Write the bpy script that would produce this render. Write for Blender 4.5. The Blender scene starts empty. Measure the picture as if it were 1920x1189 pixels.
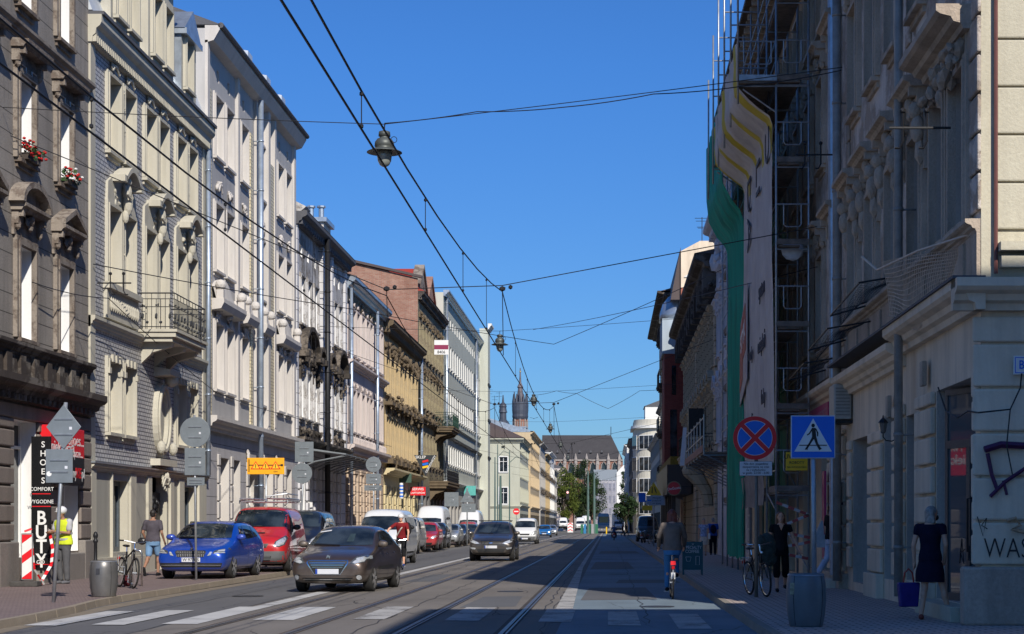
import bpy, bmesh, math, random
from mathutils import Vector, Matrix, geometry
from mathutils.bvhtree import BVHTree
PI = math.pi
scene = bpy.context.scene
col = scene.collection
F, VX, VY, EYE = 3200.0, 1140.0, 985.0, 1.5      # focal length in photo pixels, vanishing point, eye height
def P(x, y, d):
    s = F / d
    return Vector(((x - VX) / s, d, EYE - (y - VY) / s))
def ground_at(x, y, h=0.0):
    s = (y - VY) / (EYE - h)
    return Vector(((x - VX) / s, F / s, h))

# ------------------------------------------------------------------ mesh builder
def _ico(sub):
    bm = bmesh.new(); bmesh.ops.create_icosphere(bm, subdivisions=sub, radius=1)
    v = [tuple(a.co) for a in bm.verts]; f = [tuple(b.index for b in a.verts) for a in bm.faces]; bm.free(); return v, f
ICO = {1: _ico(1), 2: _ico(2), 3: _ico(3)}
class MB:
    def __init__(s, M=None): s.v = []; s.f = []; s.m = []; s.c = []; s.M = M
    def add(s, vs, fs, mi=0):
        o = len(s.v); s.c.append((o, len(s.f)))
        s.v += [tuple(s.M @ Vector(p)) for p in vs] if s.M is not None else [tuple(p) for p in vs]
        s.f += [tuple(o + i for i in f) for f in fs]; s.m += [mi] * len(fs); return s
    def box(s, x0, x1, y0, y1, z0, z1, mi=0):
        return s.add([(x0,y0,z0),(x1,y0,z0),(x1,y1,z0),(x0,y1,z0),(x0,y0,z1),(x1,y0,z1),(x1,y1,z1),(x0,y1,z1)],
              [(0,3,2,1),(4,5,6,7),(0,1,5,4),(1,2,6,5),(2,3,7,6),(3,0,4,7)], mi)
    def quad(s, a, b, c, d, mi=0): return s.add([a,b,c,d], [(0,1,2,3)], mi)
    def prism(s, poly, a, b, plane='xz', mi=0):
        mk = {'xz': lambda p, t: (p[0], t, p[1]), 'yz': lambda p, t: (t, p[0], p[1]), 'xy': lambda p, t: (p[0], p[1], t)}[plane]
        n = len(poly); vs = [mk(p, a) for p in poly] + [mk(p, b) for p in poly]
        fs = [tuple(range(n)), tuple(range(2*n-1, n-1, -1))] + [(i, i+n, (i+1) % n + n, (i+1) % n) for i in range(n)]
        return s.add(vs, fs, mi)
    def tube(s, pts, r, n=6, mi=0, caps=True):
        pts = [Vector(p) for p in pts]; k = len(pts); rs = r if isinstance(r, (list, tuple)) else [r]*k
        vs = []; up = None
        for i, p in enumerate(pts):
            t = (pts[min(i+1, k-1)] - pts[max(i-1, 0)])
            if t.length < 1e-9: t = Vector((0,0,1))
            t.normalize()
            if up is None: up = Vector((0,0,1)) if abs(t.z) < .9 else Vector((1,0,0))
            a = t.cross(up)
            if a.length < 1e-6: a = t.cross(Vector((0,1,0)))
            a.normalize(); b = a.cross(t); b.normalize(); up = b
            for j in range(n):
                w = 2*PI*j/n; vs.append(p + (a*math.cos(w) + b*math.sin(w))*rs[i])
        fs = [(i*n+j, i*n+(j+1) % n, (i+1)*n+(j+1) % n, (i+1)*n+j) for i in range(k-1) for j in range(n)]
        if caps: fs += [tuple(range(n-1, -1, -1)), tuple((k-1)*n+j for j in range(n))]
        return s.add(vs, fs, mi)
    def lathe(s, prof, n=16, at=(0,0,0), mi=0, R=None):
        vs = []; k = len(prof)
        for r, z in prof:
            for j in range(n):
                p = Vector((r*math.cos(2*PI*j/n), r*math.sin(2*PI*j/n), z))
                if R is not None: p = R @ p
                vs.append(p + Vector(at))
        fs = [(i*n+j, i*n+(j+1) % n, (i+1)*n+(j+1) % n, (i+1)*n+j) for i in range(k-1) for j in range(n)]
        fs += [tuple(range(n-1, -1, -1)), tuple((k-1)*n+j for j in range(n))]
        return s.add(vs, fs, mi)
    def ball(s, c, r, sub=1, mi=0, R=None):
        if not isinstance(r, (tuple, list)): r = (r, r, r)
        V, Fc = ICO[sub]; vs = []
        for p in V:
            q = Vector((p[0]*r[0], p[1]*r[1], p[2]*r[2]))
            if R is not None: q = R @ q
            vs.append(q + Vector(c))
        return s.add(vs, Fc, mi)
    def capsule(s, a, b, ra, rb, n=10):
        a = Vector(a); b = Vector(b)
        s.tube([a, b], [ra, rb], n); s.ball(a, ra, 2); s.ball(b, rb, 2); return s
    def torus(s, c, R, r, axis='x', n=28, k=6, mi=0):
        pts = []
        for i in range(n):
            w = 2*PI*i/n; cc, ss = math.cos(w), math.sin(w)
            for j in range(k):
                u = 2*PI*j/k; q = R + r*math.cos(u); h = r*math.sin(u)
                pts.append({'x': (h, q*cc, q*ss), 'y': (q*cc, h, q*ss), 'z': (q*cc, q*ss, h)}[axis])
        pts = [Vector(p) + Vector(c) for p in pts]
        fs = [(i*k+j, ((i+1) % n)*k+j, ((i+1) % n)*k+(j+1) % k, i*k+(j+1) % k) for i in range(n) for j in range(k)]
        return s.add(pts, fs, mi)
    def each(s, name, mats, parent=None, **k):
        out = []; cs = s.c + [(len(s.v), len(s.f))]
        for (v0, f0), (v1, f1) in zip(cs, cs[1:]):
            if f1 > f0: q = MB(); q.v = s.v[v0:v1]; q.f = [tuple(i-v0 for i in f) for f in s.f[f0:f1]]; q.m = s.m[f0:f1]; out.append(q.build(name, mats, parent, **k))
        return out[0]
    def build(s, name, mats, parent=None, smooth=False, bevel=0, loc=None, rot=None, fix=True):
        me = bpy.data.meshes.new(name); me.from_pydata(s.v, [], s.f)
        if not isinstance(mats, (list, tuple)): mats = [mats]
        for m in mats: me.materials.append(m)
        if len(mats) > 1: me.polygons.foreach_set('material_index', s.m)
        if fix:
            bm = bmesh.new(); bm.from_mesh(me); bmesh.ops.recalc_face_normals(bm, faces=bm.faces); bm.to_mesh(me); bm.free()
        if smooth: me.polygons.foreach_set('use_smooth', [True]*len(me.polygons))
        me.update()
        o = bpy.data.objects.new(name, me); col.objects.link(o)
        if parent is not None: o.parent = parent
        if loc: o.location = loc
        if rot: o.rotation_euler = rot
        if bevel:
            b = o.modifiers.new('b', 'BEVEL'); b.width = bevel; b.segments = 2; b.limit_method = 'ANGLE'
        return o
def tag(o, label=None, cat=None, group=None, kind=None):
    if label: o['label'] = label
    if cat: o['category'] = cat
    if group: o['group'] = group
    if kind: o['kind'] = kind
    return o
def empty(name, loc=(0,0,0), rz=0, label=None, cat=None, group=None):
    o = bpy.data.objects.new(name, None); col.objects.link(o); o.location = loc; o.rotation_euler = (0,0,rz)
    o.empty_display_size = .2
    return tag(o, label, cat, group)
def dup(o, parent=None):
    c = o.copy(); col.objects.link(c)
    if parent is not None: c.parent = parent
    for ch in list(o.children): dup(ch, c)
    return c
def bake(o):
    dg = bpy.context.evaluated_depsgraph_get(); me = bpy.data.meshes.new_from_object(o.evaluated_get(dg))
    o.modifiers.clear(); o.data = me; return o
def text(s, size, mat, parent=None, loc=(0,0,0), rot=(PI/2,0,0), align='CENTER', ext=.002, bold=0, sx=1, name='lettering', space=1):
    cu = bpy.data.curves.new(name, 'FONT'); cu.body = s; cu.size = size; cu.align_x = align; cu.align_y = 'CENTER'
    cu.extrude = ext; cu.offset = bold*size; cu.space_character = space; cu.resolution_u = 3
    cu.space_line = space
    t = bpy.data.objects.new(name, cu); col.objects.link(t); bpy.context.view_layer.update()
    dg = bpy.context.evaluated_depsgraph_get(); me = bpy.data.meshes.new_from_object(t.evaluated_get(dg)); bpy.data.objects.remove(t)
    me.materials.clear(); me.materials.append(mat)
    o = bpy.data.objects.new(name, me); col.objects.link(o)
    if parent is not None: o.parent = parent
    o.location = loc; o.rotation_euler = rot; o.scale = (sx,1,1); return o

# ------------------------------------------------------------------ materials
MATS = {}
def _nt(name):
    m = bpy.data.materials.new(name); m.use_nodes = True; nt = m.node_tree
    b = nt.nodes['Principled BSDF']; return m, nt, b
def N(nt, t, **k):
    n = nt.nodes.new(t)
    for a, v in k.items():
        if a in n.inputs: n.inputs[a].default_value = v
        else: setattr(n, a, v)
    return n
def mth(nt, op, a, b=None, clamp=False):
    n = nt.nodes.new('ShaderNodeMath'); n.operation = op; n.use_clamp = clamp
    for i, v in enumerate((a, b)):
        if v is None: continue
        if isinstance(v, (int, float)): n.inputs[i].default_value = v
        else: nt.links.new(v, n.inputs[i])
    return n.outputs[0]
def mix(nt, f, a, b, mode='MIX'):
    n = nt.nodes.new('ShaderNodeMix'); n.data_type = 'RGBA'; n.blend_type = mode
    for i, v in ((0, f), (6, a), (7, b)):
        if isinstance(v, (int, float)): n.inputs[i].default_value = v
        elif isinstance(v, tuple): n.inputs[i].default_value = v if len(v) == 4 else v + (1,)
        else: nt.links.new(v, n.inputs[i])
    return n.outputs[2]
def ramp(nt, f, lo, hi):
    n = nt.nodes.new('ShaderNodeMapRange'); n.inputs[1].default_value = lo; n.inputs[2].default_value = hi
    nt.links.new(f, n.inputs[0]); return n.outputs[0]
def noise(nt, vec, scale, detail=4, rough=.55, sc=None):
    if sc:
        mp = nt.nodes.new('ShaderNodeMapping'); mp.inputs['Scale'].default_value = sc; nt.links.new(vec, mp.inputs[0]); vec = mp.outputs[0]
    n = nt.nodes.new('ShaderNodeTexNoise'); n.inputs['Scale'].default_value = scale; n.inputs['Detail'].default_value = detail
    n.inputs['Roughness'].default_value = rough; nt.links.new(vec, n.inputs['Vector']); return n.outputs[0]
def wallmat(name, c, rough=.85, stain=.35, streak=.35, fine=.15, bump=.25, tint=None, lines=0, brick=None, peel=None, off=0, lw=.06, bevel=0):
    """plaster, stone or brick with large stains, rain streaks and fine grain"""
    if name in MATS: return MATS[name]
    m, nt, b = _nt(name); L = nt.links
    tc = nt.nodes.new('ShaderNodeTexCoord'); vec = tc.outputs['Object']
    oi = nt.nodes.new('ShaderNodeNewGeometry')
    big = ramp(nt, noise(nt, vec, .45, 6, .65), .35, .7)
    st = ramp(nt, noise(nt, vec, 1.6, 5, .6, (1.3,1.3,.16)), .45, .75)
    fi = noise(nt, vec, 22, 4, .7)
    cd = tint or tuple(x*.55 for x in c)
    height = fi
    base = c
    if brick:
        cb, mort, bw, bh = brick
        sp = nt.nodes.new('ShaderNodeSeparateXYZ'); L.new(vec, sp.inputs[0])
        cm = nt.nodes.new('ShaderNodeCombineXYZ'); L.new(mth(nt, 'ADD', sp.outputs[0], sp.outputs[1]), cm.inputs[0]); L.new(sp.outputs[2], cm.inputs[1])
        br = N(nt, 'ShaderNodeTexBrick', Scale=1.0); br.inputs['Color1'].default_value = c + (1,); br.inputs['Color2'].default_value = cb + (1,)
        br.inputs['Mortar'].default_value = mort + (1,); br.inputs['Brick Width'].default_value = bw; br.inputs['Row Height'].default_value = bh
        br.inputs['Mortar Size'].default_value = bh*lw*1.6; br.inputs['Mortar Smooth'].default_value = .2; L.new(cm.outputs[0], br.inputs[0])
        base = br.outputs['Color']; height = mth(nt, 'SUBTRACT', mth(nt, 'MULTIPLY', fi, .3), br.outputs['Fac'])
    colr = mix(nt, mth(nt, 'MULTIPLY', big, stain), base, cd)
    colr = mix(nt, mth(nt, 'MULTIPLY', st, streak), colr, tuple(x*.35 for x in c))
    colr = mix(nt, fine, colr, mix(nt, fi, (.1,.1,.1), (1,1,1)), 'OVERLAY')
    if peel:
        pk = ramp(nt, noise(nt, vec, .9, 9, .75), .5, .56)
        colr = mix(nt, pk, colr, peel)
        height = mth(nt, 'SUBTRACT', height, mth(nt, 'MULTIPLY', pk, .8))
    if lines:
        sp = nt.nodes.new('ShaderNodeSeparateXYZ'); L.new(vec, sp.inputs[0])
        q = mth(nt, 'FRACT', mth(nt, 'DIVIDE', mth(nt, 'ADD', sp.outputs[2], off), lines))
        ln = mth(nt, 'LESS_THAN', q, lw)
        colr = mix(nt, mth(nt, 'MULTIPLY', ln, .8), colr, tuple(x*.12 for x in c))
        height = mth(nt, 'SUBTRACT', height, mth(nt, 'MULTIPLY', ln, 2.0))
    L.new(colr, b.inputs['Base Color']); b.inputs['Roughness'].default_value = rough; b.inputs['Specular IOR Level'].default_value = .25
    bp = N(nt, 'ShaderNodeBump', Strength=bump, Distance=.03); L.new(height, bp.inputs['Height']); L.new(bp.outputs[0], b.inputs['Normal'])
    MATS[name] = m; return m
def simple(name, c, rough=.5, metal=0, spec=.5, coat=0, var=.15, scale=8, bump=0, emit=None, alpha=None, trans=0):
    if name in MATS: return MATS[name]
    m, nt, b = _nt(name); L = nt.links
    if var:
        tc = nt.nodes.new('ShaderNodeTexCoord'); n = noise(nt, tc.outputs['Object'], scale, 5, .65)
        k = ramp(nt, n, .3, .7)
        L.new(mix(nt, k, tuple(x*(1-var) for x in c), tuple(min(1, x*(1+var*.6)) for x in c)), b.inputs['Base Color'])
        L.new(ramp(nt, n, -.6 + rough, 1.9), b.inputs['Roughness']) if False else None
        if bump:
            bp = N(nt, 'ShaderNodeBump', Strength=bump, Distance=.02); L.new(n, bp.inputs['Height']); L.new(bp.outputs[0], b.inputs['Normal'])
    else: b.inputs['Base Color'].default_value = c + (1,)
    b.inputs['Roughness'].default_value = rough; b.inputs['Metallic'].default_value = metal
    b.inputs['Specular IOR Level'].default_value = spec; b.inputs['Coat Weight'].default_value = coat
    b.inputs['Coat Roughness'].default_value = .04
    if alpha is not None: b.inputs['Alpha'].default_value = alpha
    if trans: b.inputs['Transmission Weight'].default_value = trans
    MATS[name] = m; return m
def paint(name, c, metal=.3, rough=.35, dust=.25):
    if name in MATS: return MATS[name]
    m, nt, b = _nt(name); L = nt.links
    tc = nt.nodes.new('ShaderNodeTexCoord'); vec = tc.outputs['Object']
    sp = nt.nodes.new('ShaderNodeSeparateXYZ'); L.new(vec, sp.inputs[0])
    low = ramp(nt, sp.outputs[2], .75, .15)
    nz = ramp(nt, noise(nt, vec, 3, 6, .6), .3, .7)
    k = mth(nt, 'MULTIPLY', mth(nt, 'MULTIPLY', mth(nt, 'ADD', low, .12), mth(nt, 'ADD', nz, .3)), dust, True)
    L.new(mix(nt, k, c, (.32,.28,.23)), b.inputs['Base Color'])
    b.inputs['Metallic'].default_value = metal; L.new(mth(nt, 'ADD', mth(nt, 'MULTIPLY', k, .6), rough), b.inputs['Roughness'])
    b.inputs['Coat Weight'].default_value = .8; b.inputs['Coat Roughness'].default_value = .06
    MATS[name] = m; return m
def glassy(name, c=(.012,.016,.02), rough=.04, spec=.6, var=True):
    """window glass seen from outside: a dark, slightly wavy reflecting sheet with a hint of curtains behind"""
    if name in MATS: return MATS[name]
    m, nt, b = _nt(name); L = nt.links
    tc = nt.nodes.new('ShaderNodeTexCoord'); n = noise(nt, tc.outputs['Object'], 1.1, 3, .5)
    L.new(mix(nt, ramp(nt, n, .45, .62), c, tuple(min(1, x*3.2+.01) for x in c)), b.inputs['Base Color'])
    b.inputs['Roughness'].default_value = rough; b.inputs['Specular IOR Level'].default_value = spec
    bp = N(nt, 'ShaderNodeBump', Strength=.05, Distance=.02); L.new(noise(nt, tc.outputs['Object'], 1.7, 2), bp.inputs['Height']); L.new(bp.outputs[0], b.inputs['Normal'])
    MATS[name] = m; return m
M_glass = glassy('window_glass'); M_curt = glassy('curtained_glass', (.16,.19,.22), .1)
M_carglass = glassy('car_glass', (.008,.012,.016), .03, .7)
M_white = simple('white_paint', (.78,.77,.74), .5, var=.06)
M_cream = simple('cream_paint', (.72,.66,.53), .6, var=.08)
M_zinc = simple('zinc_sheet', (.42,.47,.52), .38, .7, var=.3, scale=2.5)
M_pipe = simple('galvanised_pipe', (.40,.47,.56), .36, .55, var=.25, scale=3)
M_steel = simple('galvanised_steel', (.42,.44,.46), .42, .6, var=.25, scale=6)
M_dark = simple('dark_iron', (.018,.018,.02), .5, .3, var=.3)
M_rubber = simple('tyre_rubber', (.022,.021,.02), .85, var=.4, scale=12)
M_blackpl = simple('black_plastic', (.018,.018,.018), .5, var=.2)
M_void = simple('unlit_interior', (.008,.008,.009), .95, spec=.1, var=0)
M_chrome = simple('chrome', (.7,.7,.7), .15, 1, var=.05)
M_lens = simple('lamp_lens', (.75,.78,.8), .12, .5, coat=1, var=.35, scale=18)
M_red = simple('red_sign', (.72,.012,.02), .4, var=.05)
M_blue = simple('blue_sign', (.005,.15,.68), .4, var=.05)
M_yellow = simple('yellow_sign', (.85,.52,.015), .45, var=.06)
M_black = simple('black_paint', (.01,.01,.01), .5, var=0)
M_signback = simple('grey_sign_back', (.19,.215,.23), .5, .3, var=.15, scale=4)
M_cable = simple('cable_black', (.015,.015,.017), .6, var=0)
# ------------------------------------------------------------------ facade kit: local x along the wall, local -y out of it, z up
def building(name, label, cat, side, d0, d1=None, x=None, group=None):
    if side == 'L': return empty(name, (x if x is not None else -13.7, d0, 0), PI/2, label, cat, group)
    if side == 'R': return empty(name, (x if x is not None else 5.2, d1, 0), -PI/2, label, cat, group)
    return empty(name, (x, d0, 0), 0, label, cat, group)
def wall(B, u0, u1, z0, z1, ops, m, depth=.3, y=0.0, rev=None, name='wall'):
    mb = MB(); us = sorted({u0, u1} | {o[0] for o in ops} | {o[1] for o in ops}); zs = sorted({z0, z1} | {o[2] for o in ops} | {o[3] for o in ops})
    us = [u for u in us if u0 <= u <= u1]; zs = [z for z in zs if z0 <= z <= z1]
    for i in range(len(us)-1):
        j = 0
        while j < len(zs)-1:
            cu = (us[i]+us[i+1])/2
            def hole(k):
                cz = (zs[k]+zs[k+1])/2
                return any(o[0] < cu < o[1] and o[2] < cz < o[3] for o in ops)
            if hole(j): j += 1; continue
            k = j
            while k+1 < len(zs)-1 and not hole(k+1): k += 1
            mb.quad((us[i],y,zs[j]), (us[i+1],y,zs[j]), (us[i+1],y,zs[k+1]), (us[i],y,zs[k+1])); j = k+1
    rm = 1 if rev else 0
    for o in ops:
        a, b, c, d = o[:4]; e = y+depth
        mb.quad((a,y,c), (a,y,d), (a,e,d), (a,e,c), rm); mb.quad((b,y,d), (b,y,c), (b,e,c), (b,e,d), rm)
        mb.quad((b,y,c), (a,y,c), (a,e,c), (b,e,c), rm); mb.quad((a,y,d), (b,y,d), (b,e,d), (a,e,d), rm)
        if len(o) > 4 and o[4] == 'arch':
            w = (b-a)/2; n = 10; zc = d-w*.9
            arc = [(a+w-w*math.cos(PI*i/n), zc+w*.9*math.sin(PI*i/n)) for i in range(n+1)]
            for i in range(n):
                p, q = arc[i], arc[i+1]
                mb.quad((p[0],y-.002,p[1]), (q[0],y-.002,q[1]), (q[0],y-.002,d), (p[0],y-.002,d)); mb.quad((p[0],y-.002,p[1]), (p[0],e,p[1]), (q[0],e,q[1]), (q[0],y-.002,q[1]), rm)
    return mb.build(name, [m, rev] if rev else m, B, fix=False)
def shell(B, W, D, H, m, back=True, top=None):
    """side walls, back wall and flat top behind the street front"""
    mb = MB(); mb.quad((0,0,0),(0,0,H),(0,D,H),(0,D,0)); mb.quad((W,0,0),(W,D,0),(W,D,H),(W,0,H))
    mb.quad((0,D,0),(0,D,H),(W,D,H),(W,D,0)); mb.build('side_wall', m, B, fix=False)
    t = MB(); t.quad((0,0,H),(W,0,H),(W,D,H),(0,D,H)); t.build('roof', top or M_zinc, B, fix=False)
def gable_roof(B, u0, u1, D, ze, zr, m, ov=.5, yr=None, name='roof'):
    yr = D/2 if yr is None else yr
    mb = MB(); mb.prism([(-ov,ze),(yr,zr),(D+ov,ze),(D,ze-.12),(-ov,ze-.12)], u0, u1, 'yz'); return mb.build(name, m, B)
def cornice(B, u0, u1, z, h, p, m, dent=0, name='cornice', y=0, mats=None):
    mb = MB(); poly = [(0,0),(p*.3,0),(p*.35,h*.22),(p*.55,h*.3),(p*.62,h*.5),(p*.88,h*.6),(p,h*.72),(p,h),(0,h)]
    mb.prism([(y-a, z+b) for a, b in poly], u0, u1, 'yz')
    if dent:
        k = int((u1-u0)/dent); 
        for i in range(k):
            u = u0+(i+.25)*dent; mb.box(u, u+dent*.5, y-p*.6, y-p*.28, z+h*.02, z+h*.27)
    return mb.build(name, m, B)
def blobs(mb, u, z, w, h, n, seed, out=.12, y=0, mi=0):
    r = random.Random(seed)
    for i in range(n):
        a = r.uniform(0, 2*PI); q = math.sqrt(r.random()); k = .5+.5*abs(math.cos(a))
        s = r.uniform(.10, .24)*min(w, h)
        R = Matrix.Rotation(r.uniform(0, PI), 3, 'Y')
        mb.ball((u+q*math.cos(a)*w/2, y-out*r.uniform(.2, .9), z+q*math.sin(a)*h/2), (s*1.5, s*.8, s*.7), 1, mi, R)
def scrolls(mb, u, z, w, h, seed, y=0, r0=.03):
    """carved leafwork: curling tendrils and a bud in the middle"""
    r = random.Random(seed)
    for s in (-1, 1):
        for k in range(3):
            pts = []; L = w*.5*(.6+.2*k)
            for i in range(9):
                t = i/8; a = t*PI*1.5
                pts.append((u+s*(L*t*.8+.12*w*math.sin(a)*.5), y-.05-.03*k, z+h*(.35-.3*k)*t+h*.22*math.sin(a+k)))
            mb.tube(pts, [r0*(1.3-.8*i/8) for i in range(9)], 5)
    blobs(mb, u, z, w*.5, h*.9, 7, seed, .14, y)
def garland(B, spots, m, seed=1, name='carved_ornament'):
    for i, (u, z, w, h) in enumerate(spots):
        mb = MB(); scrolls(mb, u, z, w, h, seed+i, -.0); blobs(mb, u, z, w*.8, h*.8, 6, seed*7+i, .1); mb.build(name, m, B, smooth=True)
_WP = {}
def win(B, u, z, w, h, dep=.3, style='frame', fm=None, gm=None, sm=None, mull=1, tr=.68, y=0, sp=.09, sw=.13, frame=.07, hz=.35, hp=.32):
    fm = fm or M_white; gm = gm or M_glass; sm = sm or M_cream
    key = (round(w,2), round(h,2), dep, style, fm.name, gm.name, sm.name, mull, tr, sp, sw, frame, hz, hp)
    if key in _WP:
        o = dup(_WP[key], B); o.location = (u, y, z); return o
    f = MB(); a, b = dep-.12, dep-.04
    f.box(0,frame,a,b,0,h); f.box(w-frame,w,a,b,0,h); f.box(frame,w-frame,a,b,0,frame); f.box(frame,w-frame,a,b,h-frame,h)
    for k in range(mull): c = w*(k+1)/(mull+1); f.box(c-frame*.45,c+frame*.45,a+.01,b,frame,h-frame)
    if tr: f.box(frame,w-frame,a-.02,b-.002,h*tr,h*tr+frame*.9)
    o = f.build('window', fm, B, loc=(u, y, z))
    MB().quad((.01,dep-.07,.01),(w-.01,dep-.07,.01),(w-.01,dep-.07,h-.01),(.01,dep-.07,h-.01)).build('pane', gm, o, fix=False)
    if style != 'bare':
        s = MB(); s.box(-.12,w+.12,-sp-.07,dep-.12,-.09,-.005); s.box(-.06,w+.06,-sp*.6,0,-.2,-.09); s.build('sill', sm, o)
    if style not in ('bare', 'sill'):
        s = MB(); s.box(-sw,-.002,-sp,0,0,h+sw); s.box(w+.002,w+sw,-sp,0,0,h+sw); s.box(-.002,w+.002,-sp,0,h+.002,h+sw)
        s.box(-sw*.45,-.002,-sp-.03,-sp,0,h+sw*.5); s.box(w+.002,w+sw*.45,-sp-.03,-sp,0,h+sw*.5); s.box(-.002,w+.002,-sp-.03,-sp,h+.002,h+sw*.5)
        t = h+sw+hz
        if 'hood' in style or 'tri' in style or 'arch' in style:
            e = sw+.1
            s.box(-e,w+e,-.06,0,h+sw,t)
            for q in (-e, w+e-.16):
                s.box(q,q+.16,-hp*.45,-.06,t-.3,t); s.box(q+.02,q+.14,-hp*.75,-.06,t-.14,t); s.ball((q+.08,-.12,t-.34),(.07,.08,.12),1)
            s.prism([(0,t),(-hp*.7,t),(-hp*.8,t+.06),(-hp,t+.09),(-hp,t+.17),(0,t+.2)], -e-.06, w+e+.06, 'yz')
            if 'orn' in style: scrolls(s, w/2, t-.16, w*.9, .3, 5, -.05); s.ball((w/2,-.16,t-.12),(.1,.1,.14),2); s.ball((w/2,-.15,t-.3),(.12,.08,.1),1)
        if 'tri' in style:
            E = e+.06; q = t+.18; hh = w*.36
            s.prism([(-E,q),(w/2,q+hh),(w+E,q)], -hp*.35, 0); s.prism([(-E,q),(w/2,q+hh),(w+E,q),(w+E,q+.13),(w/2,q+hh+.14),(-E,q+.13)], -hp, -.002)
        if 'arch' in style:
            E = e+.06; q = t+.18; n = 10; hh = w*.42; R = w/2+E
            arc = [(w/2-R*math.cos(PI*i/n), q+hh*math.sin(PI*i/n)) for i in range(n+1)]
            s.prism(arc, -hp*.35, 0)
            for i in range(n):
                p, r_ = arc[i], arc[i+1]
                def out(c): d = Vector((c[0]-w/2, (c[1]-q)*1.3)).normalized()*.15; return (c[0]+d.x, c[1]+d.y)
                s.prism([p, r_, out(r_), out(p)], -hp, -.002)
        if style == 'frame+orn': scrolls(s, w/2, h+sw+.18, w*1.1, .34, 9)
        if style == 'keys':
            for i in range(3): s.box(w*(.12+.32*i), w*(.12+.32*i)+w*.16, -sp-.07, -sp, h-.02, h+sw+.05)
            for q in (-sw, w): s.box(q-.02,q+sw+.02,-sp-.06,-sp,h*.82,h*.9)
        s.build('surround', sm, o)
    _WP[key] = o; return o
def windows(B, us, z, w, h, ops, **k):
    for u in us: ops.append((u, u+w, z, z+h)); win(B, u, z, w, h, **k)
def drainpipe(B, u, z0, z1, y=-.16, r=.075, m=None):
    mb = MB(); mb.tube([(u,y,z0),(u,y,z1)], r, 12)
    z = z0+.8
    while z < z1: mb.tube([(u,y,z),(u,y,z+.06)], r*1.16, 12); mb.box(u-.015,u+.015,y,0,z+.01,z+.04); z += 1.9
    return mb.build('drainpipe', m or M_pipe, B, smooth=True)
def courses(B, spans, z0, z1, pitch, m, proud=.07, gap=.045, name='rusticated_pier', y=0, bev=.03):
    """piers of separate stone blocks with open joints"""
    for (a, b) in spans:
        mb = MB(); z = z0; rr = random.Random(int(a*100))
        while z < z1-.05:
            t = min(z+pitch-gap, z1); p = proud+rr.uniform(-.006, .006); mb.box(a+rr.uniform(0,.01), b-rr.uniform(0,.01), y-p, y, z, t); z += pitch
        mb.build(name, m, B, bevel=bev)
def antenna(name, x, y, z, h, label, group=None):
    mb = MB(); mb.tube([(0,0,0),(0,0,h)], .03, 5)
    for k, q in enumerate((.96, .85, .62, .58)): mb.tube([(-.5+.07*k,0,h*q),(.5-.07*k,0,h*q)], .018, 4)
    o = mb.build(name, M_dark, loc=(x,y,z)); tag(o, label, 'antenna', group); return o
def chimney(B, u, y, z0, z1, w, d, m, pots=3, cap=M_zinc):
    mb = MB(); mb.box(u,u+w,y,y+d,z0,z1); mb.box(u-.08,u+w+.08,y-.08,y+d+.08,z1,z1+.12)
    c = mb.build('chimney', m, B); p = MB()
    for i in range(pots):
        q = u+w*(i+.5)/pots; p.tube([(q,y+d/2,z1+.12),(q,y+d/2,z1+.6)], .1, 8); p.tube([(q,y+d/2,z1+.6),(q,y+d/2,z1+.64)], .17, 8)
    p.each('chimney_pot', cap, c)
def balcony(B, u0, u1, z, out=1.0, slab=None, rail=None, h=1.0, brackets=2, orn=True, th=.16):
    slab = slab or M_cream; rail = rail or M_dark
    mb = MB(); mb.box(u0-.05,u1+.05,-out-.05,0,z-th*.5,z); mb.box(u0,u1,-out,0,z-th*1.4,z-th*.5); mb.box(u0+.08,u1-.08,-out+.12,0,z-th*2.2,z-th*1.4)
    s = mb.build('balcony', slab, B)
    b = MB()
    for i in range(brackets):
        u = u0+.35+(u1-u0-.9)*i/max(1, brackets-1); b.prism([(0,z-th*2.2),(-out*.85,z-th*2.2),(-out*.8,z-th*3),(-out*.3,z-th*4),(0,z-th*6)], u, u+.22, 'yz')
    if brackets: b.each('bracket', slab, s)
    r = MB(); y = -out+.04
    def run(p, q):
        p = Vector(p); q = Vector(q); L = (q-p).length; n = max(2, int(L/.12))
        for hh, rr in ((h,.02),(h*.84,.012),(h*.62,.012),(.07,.014)): r.tube([p+Vector((0,0,z+hh)), q+Vector((0,0,z+hh))], rr, 4)
        for i in range(n+1):
            c = p+(q-p)*i/n; r.tube([c+Vector((0,0,z)), c+Vector((0,0,z+h*(1 if i % 3 == 0 else .84)))], .009, 4)
            if orn and i % 3 == 1: r.ball(c+Vector((0,0,z+.38)), (.045,.045,.11), 1); r.ball(c+Vector((0,0,z+.7)), (.05,.03,.035), 1)
            if orn and i % 3 == 2: r.ball(c+Vector((0,0,z+.2)), (.07,.05,.05), 1)
    run((u0,0,0), (u0,y,0)); run((u0,y,0), (u1,y,0)); run((u1,y,0), (u1,0,0)); r.build('railing', rail, s)
    return s

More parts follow.
